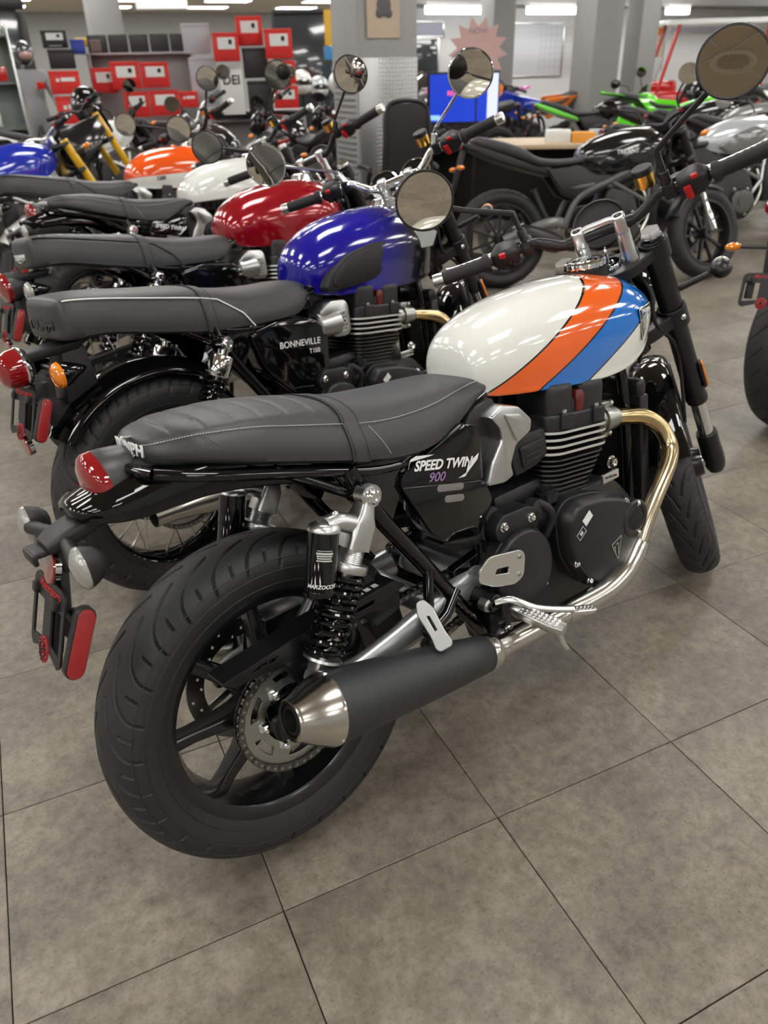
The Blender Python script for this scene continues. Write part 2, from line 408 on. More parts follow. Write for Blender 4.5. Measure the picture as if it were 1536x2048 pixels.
def tyre(name, parent, R, prof, M, N=28, nt=34, ns=84, polys=(), width=.004, depth=.0035, grooves=True, mt=None):
    # prof: list of (y, r) from the left bead over the crown to the right bead
    P = np.array(sm(prof, 10)); d = np.hypot(*np.diff(P, axis=0).T); L = np.concatenate([[0], np.cumsum(d)]); L -= L[-1]/2
    smax = L[-1]; u_ = np.linspace(-1, 1, ns); s = smax*np.sign(u_)*np.where(abs(u_) < .82, abs(u_)*.62/.82, .62+(abs(u_)-.82)*.38/.18); y = np.interp(s, L, P[:, 0]); r = np.interp(s, L, P[:, 1])
    ty = np.gradient(y); trr = np.gradient(r); ln = np.hypot(ty, trr); ny, nr = trr/ln, -ty/ln   # inward normal
    if nr[ns//2] > 0: ny, nr = -ny, -nr
    D = groove_field(N, R, s, nt, polys, width, depth) if grooves else np.zeros((nt, ns))
    D = np.tile(D, (N, 1)); n = D.shape[0]; th = np.arange(n)/n*2*pi
    rr = r[None, :]+nr[None, :]*D; yy = y[None, :]+ny[None, :]*D
    V = np.stack([rr*np.cos(th)[:, None], yy, rr*np.sin(th)[:, None]], -1).reshape(-1, 3)
    i = np.arange(n)[:, None]; j = np.arange(ns-1)[None, :]
    a = i*ns+j; b = ((i+1) % n)*ns+j; F = np.stack([a, a+1, b+1, b], -1).reshape(-1, 4)
    me = bpy.data.meshes.new(name); me.vertices.add(len(V)); me.vertices.foreach_set('co', V.ravel())
    me.loops.add(F.size); me.loops.foreach_set('vertex_index', F.ravel().astype(np.int32))
    me.polygons.add(len(F)); me.polygons.foreach_set('loop_start', np.arange(0, F.size, 4, dtype=np.int32))
    me.polygons.foreach_set('use_smooth', np.ones(len(F), bool)); me.update(calc_edges=True)
    me.materials.append(mt or rubber)
    if grooves:
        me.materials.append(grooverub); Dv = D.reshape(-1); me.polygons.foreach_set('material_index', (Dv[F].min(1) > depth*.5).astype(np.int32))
    b = bmesh.new(); b.from_mesh(me); b.faces.ensure_lookup_table(); f = b.faces[len(F)//2 % len(F)]
    # orient outwards
    mid = F[(ns-1)//2]; c = V[mid].mean(0); nrm = np.cross(V[mid[1]]-V[mid[0]], V[mid[3]]-V[mid[0]])
    if nrm @ np.array([c[0], 0, c[2]]) < 0: bmesh.ops.reverse_faces(b, faces=b.faces); b.to_mesh(me)
    b.free()
    me.transform(M); o = bpy.data.objects.new(name, me); link(o, parent)
    if grooves:
        rb = MB()
        for sg in (-1, 1):
            for k_ in (int(ns*.045), int(ns*.085), int(ns*.16)):
                kk = k_ if sg > 0 else ns-1-k_; cy, cr = y[kk]-ny[kk]*.0002, r[kk]-nr[kk]*.0002
                rb.lathe([(cy+.0011*cos(t_), cr+.0011*sin(t_)) for t_ in np.linspace(0, 2*pi, 5)[:-1]], 140, M @ rotm('X', -pi/2), closed=True)
        tag(rb.build('sidewall_rib', rubber, o), kind='stuff')
    return o
REARP = [(.056, .222), (.064, .232), (.0715, .250), (.0750, .268), (.0735, .283), (.0665, .296), (.0520, .3075), (.0300, .3155), (0, .319)]
REARP = REARP+[(-a, b) for a, b in REARP[-2::-1]]
FRNTP = [(.036, .232), (.043, .241), (.0485, .256), (.0510, .270), (.0500, .283), (.0450, .296), (.0360, .306), (.0200, .3145), (0, .318)]
FRNTP = FRNTP+[(-a, b) for a, b in FRNTP[-2::-1]]
LONG = sm([(.012, -.118), (.026, -.083), (.042, -.050), (.058, -.032), (.074, -.022), (.096, -.016)], 3)
REARG = [LONG, [(.058, -.066), (.078, -.060)]]
FRTG = [sm([(.006, .085), (.016, .058), (.028, .036), (.042, .022), (.056, .014)], 3), [(.034, .052), (.050, .038)], [(.054, .036), (.064, .028)]]
def wheel_axes(c, M=None):
    W = tr(*c)
    return (M @ W) if M is not None else W
wheelm = mat('wheel_black', (.007, .007, .0075), .24, coat=.2)
def cast_wheel(name, parent, W, rimr=.232, halfw=.061, hubr=.05, nsp=8, rot=0, mt=wheelm):
    k = rimr/.232; h = halfw
    m = MB(); pr = [(-h, rimr), (-h+.005, rimr), (-h+.007, rimr-.010), (-h+.016, rimr-.020), (-h*.33, rimr-.028), (h*.33, rimr-.028), (h-.016, rimr-.020), (h-.007, rimr-.010), (h-.005, rimr), (h, rimr),
              (h, rimr-.008), (h-.012, rimr-.027), (h*.33, rimr-.037), (-h*.33, rimr-.037), (-h+.012, rimr-.027), (-h, rimr-.008)]
    L = W @ rotm('X', -pi/2)       # lathe axis z -> wheel +y
    m.lathe(pr, 96, L, closed=True)
    m.lathe([(-.072, .012), (-.072, .040), (-.055, hubr), (.055, hubr), (.070, .042), (.070, .012)], 40, L)
    o = m.build(name, mt, parent, fix=True)
    sp = MB(); secs = []
    for r, hw, hy, oy in ((.040, .020, .034, -.004), (.075, .0165, .028, -.010), (.120, .0135, .022, -.008), (.165, .0115, .019, -.003), (rimr-.030, .0125, .021, 0), (rimr-.026, .016, .024, 0)):
        secs.append([(x, y+oy, r) for x, y in rrect(0, 0, 2*hw, 2*hy, min(hw, hy)*.55, 3)])
    sp.loft(secs)
    sd = sp.data('spoke', mt)
    for i in range(nsp): inst('spoke', sd, o, W @ rotm('Y', -(2*pi*i/nsp+rot)+pi/2))
    return o
def wire_wheel(name, parent, W, rimr=.232, halfw=.055, hubr=.045, n=36, rimm=None):
    h = halfw; m = MB(); L = W @ rotm('X', -pi/2)
    pr = [(-h, rimr), (-h+.004, rimr), (-h+.006, rimr-.012), (-h*.5, rimr-.018), (0, rimr-.026), (h*.5, rimr-.018), (h-.006, rimr-.012), (h-.004, rimr), (h, rimr), (h, rimr-.006), (h-.008, rimr-.018), (h*.5, rimr-.024), (0, rimr-.032), (-h*.5, rimr-.024), (-h+.008, rimr-.018), (-h, rimr-.006)]
    m.lathe(pr, 72, L, closed=True)
    m.lathe([(-.07, .012), (-.07, .038), (-.06, hubr+.012), (-.052, hubr+.012), (-.048, hubr-.01), (.048, hubr-.01), (.052, hubr+.012), (.06, hubr+.012), (.07, .038), (.07, .012)], 40, L)
    o = m.build(name, rimm or gloss, parent, fix=True)
    datas = []
    for sy, lead in ((-1, 1), (-1, -1), (1, 1), (1, -1)):
        s = MB(); a = lead*.62; s.tube([(hubr*sin(a*1.55), sy*.054, hubr*cos(a*1.55)), (0, sy*.006, rimr-.028)], .0021, 6)
        s.tube([(0.0+(hubr*sin(a*1.55))*.09, sy*.0100, (rimr-.045)), (0, sy*.006, rimr-.028)], .0034, 6); datas.append(s.data('spoke', zinc))
    for i in range(n): inst('spoke', datas[i % 4], o, W @ rotm('Y', 2*pi*i/n))
    return o
def disc(name, parent, W, y, r, ri, nh=30, t=.005):
    holes = [circ(0, 0, ri, 60)]
    for k in range(nh):
        a = 2*pi*k/nh; rr = r-.010-(k % 3)*.010; holes.append(circ(rr*cos(a), rr*sin(a), .0036, 8))
    me = plate_mesh(circ(0, 0, r, 90), holes, t); m = MB(); m.mesh(me, W @ tr(0, y, 0) @ rotm('X', pi/2))
    for k in range(6):
        a = 2*pi*k/6+.3; m.box(((ri+.042)/2, 0, 0), (ri-.030, .014, .004), .001, W @ tr(0, y, 0) @ rotm('X', pi/2) @ rotm('Z', a))
    return m.build(name, darkst, parent, ang=30)
def sprocket(parent, W, y, r=.1075, teeth=43):
    out = []
    for k in range(teeth*4):
        a = 2*pi*k/(teeth*4); ph = k % 4; out.append(((r+(.0035 if ph in (0, 1) else -.0045))*cos(a), (r+(.0035 if ph in (0, 1) else -.0045))*sin(a)))
    holes = []
    inner = []
    for k in range(60):
        a = 2*pi*k/60; rr = .058-.008*max(0, cos(6*a))**3; inner.append((rr*cos(a), rr*sin(a)))
    holes.append(inner)
    for k in range(6):
        a0 = 2*pi*k/6+.20; a1 = 2*pi*(k+1)/6-.20
        arc = [(.0875*cos(a), .0875*sin(a)) for a in np.linspace(a0, a1, 9)]+[(.070*cos(a), .070*sin(a)) for a in np.linspace(a1-.08, a0+.08, 7)]
        holes.append(rpoly(arc, .004, 2))
    me = plate_mesh(out, holes, .0065, .0008); m = MB(); P = W @ tr(0, y, 0) @ rotm('X', pi/2); m.mesh(me, P)
    o = m.build('sprocket', zinc, parent, ang=30)
    c = MB(); c.lathe([(-.03, .012), (-.03, .030), (-.012, .034), (-.008, .050), (.0, .066), (.02, .066)], 36, W @ tr(0, y+.012, 0) @ rotm('X', pi/2) @ rotm('X', pi)); c.build('sprocket_carrier', gloss, parent, fix=True)
    for k in range(6):
        a = 2*pi*k/6; n = MB(); Q = P @ tr(.061*cos(a), .061*sin(a), 0) @ rotm('X', pi)
        Q = W @ tr(.061*cos(a), y, -.061*sin(a)) @ rotm('X', pi/2)
        n.lathe([(-.004, 0), (.003, .0105), (.005, .0105), (.0055, 0)], 20, Q); n.lathe([(.0035, .0078), (.0125, .0078), (.014, .0062), (.014, .0045)], 6, Q); n.lathe([(.010, .0046), (.018, .0044), (.0185, 0)], 10, Q)
        n.build('sprocket_nut', chrome, parent, ang=30)
def chain(parent, c0, r0, c1, r1, y, M=None, pitch=.015875):
    # links round two sprockets in the side plane
    d = Vector((c1[0]-c0[0], c1[1]-c0[1])); D = d.length; base = atan2(d.y, d.x); al = math.acos((r0-r1)/D)
    segs = []
    p0u = (c0[0]+r0*cos(base+al), c0[1]+r0*sin(base+al)); p1u = (c1[0]+r1*cos(base+al), c1[1]+r1*sin(base+al))
    p0l = (c0[0]+r0*cos(base-al), c0[1]+r0*sin(base-al)); p1l = (c1[0]+r1*cos(base-al), c1[1]+r1*sin(base-al))
    path = []
    Ls = hypot(p1u[0]-p0u[0], p1u[1]-p0u[1]); n = max(2, int(Ls/.004))
    path += [(p0u[0]+(p1u[0]-p0u[0])*k/n, p0u[1]+(p1u[1]-p0u[1])*k/n) for k in range(n)]
    a0, a1 = base+al, base-al; n = max(4, int(r1*(a0-a1)/.003)); path += [(c1[0]+r1*cos(a0+(a1-a0)*k/n), c1[1]+r1*sin(a0+(a1-a0)*k/n)) for k in range(n)]
    n = max(2, int(Ls/.004)); path += [(p1l[0]+(p0l[0]-p1l[0])*k/n, p1l[1]+(p0l[1]-p1l[1])*k/n) for k in range(n)]
    a0, a1 = base-al, base+al-2*pi; n = int(r0*(a0-a1)/.003); path += [(c0[0]+r0*cos(a0+(a1-a0)*k/n), c0[1]+r0*sin(a0+(a1-a0)*k/n)) for k in range(n)]
    P = np.array(path+[path[0]]); dd = np.hypot(*np.diff(P, axis=0).T); L = np.concatenate([[0], np.cumsum(dd)])
    nl = int(round(L[-1]/pitch/2)*2); ss = np.linspace(0, L[-1], nl, endpoint=False)
    X = np.interp(ss, L, P[:, 0]); Z = np.interp(ss, L, P[:, 1])
    pins = MB()
    for x, z in zip(X, Z): pins.lathe([(-.0105, 0), (-.0105, .0028), (.0105, .0028), (.0105, 0)], 8, tr(x, y, z) @ rotm('X', pi/2)); pins.lathe([(-.003, .005), (.003, .005)], 8, tr(x, y, z) @ rotm('X', pi/2))
    o = pins.build('chain', zinc, parent, ang=40)
    datas = []
    for off_ in (.0068, .0090):
        b = MB()
        ol = []
        for k in range(24):
            a = 2*pi*k/24; rr = .0074-.0016*abs(sin(a))**6; ol.append((.0079*(1 if cos(a) > 0 else -1)*min(1, abs(cos(a))*3)+rr*cos(a), rr*sin(a)))
        for s in (-1, 1): b.prism(ol, s*off_-.0009, s*off_+.0009, M=rotm('X', pi/2))
        datas.append(b.data('link', darkst))
    for i in range(nl):
        x0, z0, x1, z1 = X[i], Z[i], X[(i+1) % nl], Z[(i+1) % nl]
        inst('link', datas[i % 2], o, tr((x0+x1)/2, y, (z0+z1)/2) @ rotm('Y', -atan2(z1-z0, x1-x0)))
    return o
def bolt(m, M, r=.008, h=.006, hexa=True):
    m.mark()
    m.lathe([(0, r*1.35), (.0012, r*1.35), (.0016, r*1.2), (.0016, 0)], 16, M)
    m.lathe([(0, r), (h*.8, r), (h, r*.8), (h, r*.45), (h-.0025, r*.42), (h-.0025, 0)], 6 if hexa else 16, M)
def OUT(x, y, z, s=-1): return tr(x, y, z) @ rotm('X', pi/2 if s < 0 else -pi/2)
def arclen(path, n):
    P = np.array(path, float); d = np.linalg.norm(np.diff(P, axis=0), axis=1); L = np.concatenate([[0], np.cumsum(d)]); s = np.linspace(0, L[-1], n)
    return [tuple(np.interp(s, L, P[:, k]) for k in range(P.shape[1]))] if False else [tuple(np.interp(si, L, P[:, k]) for k in range(P.shape[1])) for si in s]
def shock(parent, s, top, bot, y, style='piggy', res=None):
    T = Vector((top[0], y, top[1])); B = Vector((bot[0], y, bot[1])); ax = (B-T); L = ax.length; ax.normalize()
    Z = zframe(T, ax, (0, 1, 0))              # local z runs down the shock, local x/y across
    body = alu if style == 'piggy' else chrome
    m = MB()
    m.lathe([(-.013, .021), (.013, .021), (.013, .010), (-.013, .010)], 24, tr(*T) @ rotm('X', pi/2), closed=True)
    if style == 'piggy':
        m.loft([[(x, yy, z) for x, yy in rrect(0, 0, a, b, .008, 3)] for z, a, b in ((.012, .026, .030), (.035, .034, .040), (.050, .046, .046), (.095, .047, .047))], Z)
        m.lathe([(.095, .0215), (.122, .0215)], 28, Z)
        for k in range(8): m.lathe([(.096+k*.003, .0215), (.0975+k*.003, .0226), (.099+k*.003, .0215)], 24, Z)
        m.lathe([(.120, .020), (.120, .0345), (.122, .0355), (.134, .0355), (.136, .034), (.136, .02)], 36, Z)
    else:
        m.loft([[(x, yy, z) for x, yy in rrect(0, 0, a, b, .008, 3)] for z, a, b in ((.010, .026, .030), (.03, .022, .03))], Z)
        m.lathe([(.030, .012), (.032, .030), (.036, .033), (.088, .033), (.092, .030), (.092, .02)], 36, Z)
    o = m.build('shock_absorber', body, parent, fix=True)
    b = MB(); bolt(b, tr(T.x, T.y+s*.013, T.z) @ (rotm('X', pi/2) if s < 0 else rotm('X', -pi/2)), .0125, .012, False); b.build('bolt', chrome, o)
    s0 = .136 if style == 'piggy' else .092
    d = MB(); d.lathe([(s0, .0185), (L*.60, .0185), (L*.60+.002, .015), (L*.60+.004, .0)], 24, Z); d.build('damper_tube', darkst if style == 'piggy' else gloss, o)
    d = MB(); d.lathe([(L*.60, .0195), (L*.66, .0195), (L*.66, .008)], 24, Z); d.build('damper_collar', alub, o) if style == 'piggy' else d
    d = MB(); d.lathe([(L*.6, .0075), (L*.93, .0075)], 16, Z); d.build('rod', chrome, o)
    n = 230; e0, e1 = s0+.004, L*.885; turns = 10.5; pts = []
    for k in range(n):
        t = k/(n-1); u = t**1.0; z = e0+(e1-e0)*(.62*t+.38*t*t*(1.5-.5*t)); z = e0+(e1-e0)*(t*.7+.3*t**2.2)
        a = 2*pi*turns*t; pts.append((.0305*cos(a), .0305*sin(a), z))
    c = MB(); c.tube(pts, .0053, 8, Z); c.build('spring', gloss, o)
    l = MB(); l.lathe([(L*.885, .012), (L*.885, .034), (L*.9, .035), (L*.905, .018), (L*.905, .01)], 30, Z)
    l.loft([[(x, yy, z) for x, yy in rrect(0, 0, a, bb, .006, 3)] for z, a, bb in ((L*.90, .036, .034), (L*.955, .036, .034), (L*.97, .026, .034))], Z)
    l.lathe([(-.013, .020), (.013, .020), (.013, .009), (-.013, .009)], 24, tr(*B) @ rotm('X', pi/2), closed=True); l.build('lower_mount', alu if style == 'piggy' else satin, o, fix=True)
    if style == 'piggy':
        rt, rb = Vector((res[0][0], y+s*.004, res[0][1])), Vector((res[1][0], y+s*.004, res[1][1])); ra = rb-rt; RL = ra.length; RZ = zframe(rt, ra, (0, 1, 0))
        r = MB(); r.lathe([(0, .0), (0, .0265), (RL-.012, .0265), (RL-.010, .0275), (RL-.002, .0275), (RL, .026), (RL, 0)], 36, RZ); ro = r.build('reservoir', gloss, o, fix=True)
        cp = MB(); cp.lathe([(-.012, 0), (-.012, .018), (-.008, .0255), (-.002, .0285), (.002, .0285), (.002, 0)], 36, RZ)
        mid = T+ax*.055; cp.tube(sm([tuple(rt-ra.normalized()*.004), tuple((rt*.55+mid*.45)+Vector((-.002, 0, .012))), tuple(mid)], 6), [.020, .0195, .0185, .018, .018, .018, .018, .0185, .019, .0195, .020, .020, .020], 16, ell=(1, .9)); cp.build('reservoir_arm', alu, o)
        kb = MB(); q = rt*.62+mid*.38+Vector((0, 0, .028)); kb.lathe([(-.02, .007), (0, .007), (.003, .005), (.003, 0)], 14, zframe(q, (.45, 0, 1))); kb.build('adjuster', chrome, o)
        # printed bands on the reservoir
        def wrap(rad, mid_a):
            def f(co): a = mid_a-co.x/rad; return Vector(((rad+co.z)*cos(a), (rad+co.z)*sin(a), 0))+Vector((0, 0, 0))+Vector((0, 0, -co.y))
            return f
        aa = None
        # angle on the reservoir that faces outwards to the side s
        xo = RZ.to_3x3().inverted() @ Vector((-.45, s, .1)); aa = atan2(xo.y, xo.x)
        sgn = 1
        if s < 0:
            text('MARZOCCHI', .0092, RZ @ tr(0, 0, RL-.020), white, ro, depth=.0002, bold=.02, shear=.25, warp=lambda co, R0=.0270: (lambda a: Vector(((R0+co.z)*cos(a), (R0+co.z)*sin(a), -co.y)))(aa-co.x/.0268))
            bd = MB()
            for zz, hh, ww in ((.030, .0012, .5), (.0335, .0035, .55), (.0385, .0022, .5), (.0425, .0022, .45), (.0465, .0022, .5)): bd.lathe([(zz, .0267), (zz, .0269), (zz+hh, .0269), (zz+hh, .0267)], 10, RZ, a0=aa-ww, a1=aa+ww)
            bd.build('printed_band', dustyw, ro)
    return o
def seat_part(parent, secs, strap=None, stitch=True, pleats=(), pip=None, logo=None, mt=leather):
    # secs: (x, zlow, zseam, ztop, wlow, wseam)
    S = np.array(sm(secs, 6)); xs = S[:, 0]; n = 170
    # dense, monotone in x
    xi = np.concatenate([np.linspace(xs[0], xs[0]+.03, 14)[:-1], np.linspace(xs[0]+.03, xs[-1]-.02, n), np.linspace(xs[-1]-.02, xs[-1], 10)[1:]])
    Q = np.stack([np.interp(xi, xs, S[:, k]) for k in range(6)], 1)
    def ring(q, off=0, part=None):
        x, zl, zs, zt, wl, ws = q; pts = []
        g = 0
        for px in pleats: g = max(g, max(0, 1-abs(x-px)/.004))
        zs_, zt_ = zs, zt-.0035*g
        half = []
        half.append((0, zl-.002)); half.append((wl*.6, zl-.002)); half.append((wl*.93, zl)); half.append((wl, zl+.006))
        for k in range(1, 7):
            t = k/7; half.append((wl+(ws-wl)*t+.006*sin(pi*t), zl+.006+(zs_-zl-.006)*t))
        half.append((ws, zs_-.0005)); half.append((ws-.0015, zs_+.0005))
        for k in range(1, 9):
            t = k/8*pi/2; half.append(((ws-.002)*cos(t)**.75, zs_+(zt_-zs_)*sin(t)**.9))
        half[-1] = (0, zt_)
        if off: 
            cz = (zl+zt)/2; half = [(a*(1+off/max(.04, ws)), cz+(b-cz)*(1+off/max(.02, (zt-zl)/2))) for a, b in half]
        return [(x, -a, b) for a, b in half]+[(x, a, b) for a, b in half[-2:0:-1]]
    m = MB(); m.loft([ring(q) for q in Q]); o = m.build('seat', mt, parent, ang=50, fix=True)
    if strap:
        for a, b, nm in strap:
            k = [q for q in Q if a <= q[0] <= b]
            mm = MB(); rr = [ring(k[0], .0005)]+[ring(q, .003) for q in k]+[ring(k[-1], .0005)]; mm.loft(rr, cap0=False, cap1=False); so = mm.build(nm, mt, o, ang=50, fix=True)
            st = MB()
            for xx in (a+.006, b-.006):
                q = [np.interp(xx, xi, Q[:, j]) for j in range(6)]; q[0] = xx; rg = [r for r in ring(q, .0036) if r[1] <= .02]
                dash(st, rg, .0045, .0007)
            tag(st.build('stitching', satin, so), kind='stuff')
    if stitch:
        st = MB()
        for s in (-1, 1):
            line = [(q[0], s*(q[5]+.0008), q[2]+.0015) for q in Q if q[0] > secs[0][0]+.004]; dash(st, line, .0046, .0007)
        tag(st.build('stitching', dustyw, o), kind='stuff')
    return o, (xi, Q, ring)
def dash(m, line, step, r):
    P = np.array(line); d = np.linalg.norm(np.diff(P, axis=0), axis=1); L = np.concatenate([[0], np.cumsum(d)]); k = 0.0
    while k+step*.7 < L[-1]:
        a = [np.interp(k, L, P[:, j]) for j in range(3)]; b = [np.interp(k+step*.68, L, P[:, j]) for j in range(3)]
        m.tube([a, b], r, 4, cap=False); k += step
def tank_loft(secs, nr=40, pts=None):
    # secs: x, zbot, ztop, w ; smooth loft of rounded sections with a lower lip
    S = np.array(sm(secs, 7)); rings = []
    for x, zb, zt, w in S:
        h = zt-zb; half = [(0, zb+.004), (w*.55, zb+.003), (w*.86, zb+.001), (w*.905, zb), (w*.925, zb+.003), (w*.92, zb+.008), (w*.93, zb+.016*min(1, h/.15))]
        zw = zb+h*.42; zl = zb+.016*min(1, h/.15)
        for k in range(1, 9):
            t = k/8; half.append((w*(.93+.07*sin(t*pi/2)), zl+(zw-zl)*t))
        for k in range(1, 15):
            t = k/14*pi/2; half.append((w*cos(t)**.86, zw+(zt-zw)*sin(t)**.92))
        half[-1] = (0, zt)
        rings.append([(x, -a, b) for a, b in half]+[(x, a, b) for a, b in half[-2:0:-1]])
    return rings
def surf_y(secs):
    R = tank_loft(secs); xs = np.array([r[0][0] for r in R]); half = [np.array([(-p[1], p[2]) for p in r[:len(r)//2+1]][7:]) for r in R]
    def f(x, z):
        k = int(np.clip(np.searchsorted(xs, x), 1, len(xs)-1)); t = np.clip((x-xs[k-1])/(xs[k]-xs[k-1]+1e-9), 0, 1)
        v = [np.interp(z, h[:, 1], h[:, 0]) for h in (half[k-1], half[k])]; return v[0]*(1-t)+v[1]*t
    return f
def conform(o, f, x0, z0, s, lift=.0015, k=1.0):
    # lay a flat drawing (u right as seen from side s, v up) onto the tank side
    for v in o.data.vertices:
        u, w_, d_ = v.co.x*k, v.co.y*k, v.co.z; x = x0+(u if s < 0 else -u); z = z0+w_; v.co = Vector((x, s*(f(x, z)+lift+d_), z))
    if s > 0: o.data.flip_normals()
    o.data.update()
def stripe_paint():
    m = bpy.data.materials.new('tank_paint_striped'); m.use_nodes = True; nt = m.node_tree; N = nt.nodes; b = N['Principled BSDF']; Lk = nt.links.new
    tc = N.new('ShaderNodeTexCoord'); sx = N.new('ShaderNodeSeparateXYZ'); Lk(tc.outputs['Object'], sx.inputs[0])
    k = N.new('ShaderNodeMath'); k.operation = 'MULTIPLY_ADD'; k.inputs[1].default_value = -2.03; Lk(sx.outputs[2], k.inputs[0]); Lk(sx.outputs[0], k.inputs[2])
    mr = N.new('ShaderNodeMapRange'); mr.inputs[1].default_value = -1.2; mr.inputs[2].default_value = -.4; Lk(k.outputs[0], mr.inputs[0])
    r = N.new('ShaderNodeValToRGB'); r.color_ramp.interpolation = 'CONSTANT'; cr = r.color_ramp
    W_, K_, O_, B_ = (.78, .79, .74, 1), (.006, .006, .006, 1), (.86, .13, .012, 1), (.004, .16, .60, 1)
    f = lambda v: (v+1.2)/.8
    stops = [(0, W_), (f(-.985), K_), (f(-.975), O_), (f(-.820), K_), (f(-.810), B_), (f(-.640), K_), (f(-.630), W_)]
    cr.elements[0].position = 0; cr.elements[0].color = W_; cr.elements[1].position = stops[1][0]; cr.elements[1].color = K_
    for p, c in stops[2:]: e = cr.elements.new(p); e.color = c
    Lk(mr.outputs[0], r.inputs[0]); Lk(r.outputs[0], b.inputs['Base Color'])
    b.inputs['Roughness'].default_value = .12; b.inputs['Coat Weight'].default_value = 1; b.inputs['Coat Roughness'].default_value = .02
    return m
def split_paint(name, c0, c1, axis, pos, soft=.002, metal=0, slope=0):
    # two-colour paint split along one object axis
    m = bpy.data.materials.new(name); m.use_nodes = True; nt = m.node_tree; N = nt.nodes; b = N['Principled BSDF']; Lk = nt.links.new
    tc = N.new('ShaderNodeTexCoord'); sx = N.new('ShaderNodeSeparateXYZ'); Lk(tc.outputs['Object'], sx.inputs[0])
    ma = N.new('ShaderNodeMath'); ma.operation = 'MULTIPLY_ADD'; ma.inputs[1].default_value = slope; Lk(sx.outputs[0], ma.inputs[0]); Lk(sx.outputs[axis], ma.inputs[2])
    mr = N.new('ShaderNodeMapRange'); mr.inputs[1].default_value = pos-soft; mr.inputs[2].default_value = pos+soft; Lk(ma.outputs[0], mr.inputs[0])
    mx = N.new('ShaderNodeMixRGB'); mx.inputs[1].default_value = (*c0, 1); mx.inputs[2].default_value = (*c1, 1); Lk(mr.outputs[0], mx.inputs[0]); Lk(mx.outputs[0], b.inputs['Base Color'])
    b.inputs['Roughness'].default_value = .14; b.inputs['Coat Weight'].default_value = 1; b.inputs['Coat Roughness'].default_value = .02; b.inputs['Metallic'].default_value = metal
    return m
def heat_steel():
    m = bpy.data.materials.new('heat_tinted_steel'); m.use_nodes = True; nt = m.node_tree; N = nt.nodes; b = N['Principled BSDF']; Lk = nt.links.new
    tc = N.new('ShaderNodeTexCoord'); sx = N.new('ShaderNodeSeparateXYZ'); Lk(tc.outputs['Object'], sx.inputs[0])
    mr = N.new('ShaderNodeMapRange'); mr.inputs[1].default_value = .30; mr.inputs[2].default_value = .58; Lk(sx.outputs[2], mr.inputs[0])
    mx = N.new('ShaderNodeMixRGB'); mx.inputs[1].default_value = (.60, .55, .45, 1); mx.inputs[2].default_value = (.62, .47, .24, 1); Lk(mr.outputs[0], mx.inputs[0]); Lk(mx.outputs[0], b.inputs['Base Color'])
    b.inputs['Metallic'].default_value = 1; b.inputs['Roughness'].default_value = .2
    return m
HEAT = heat_steel()
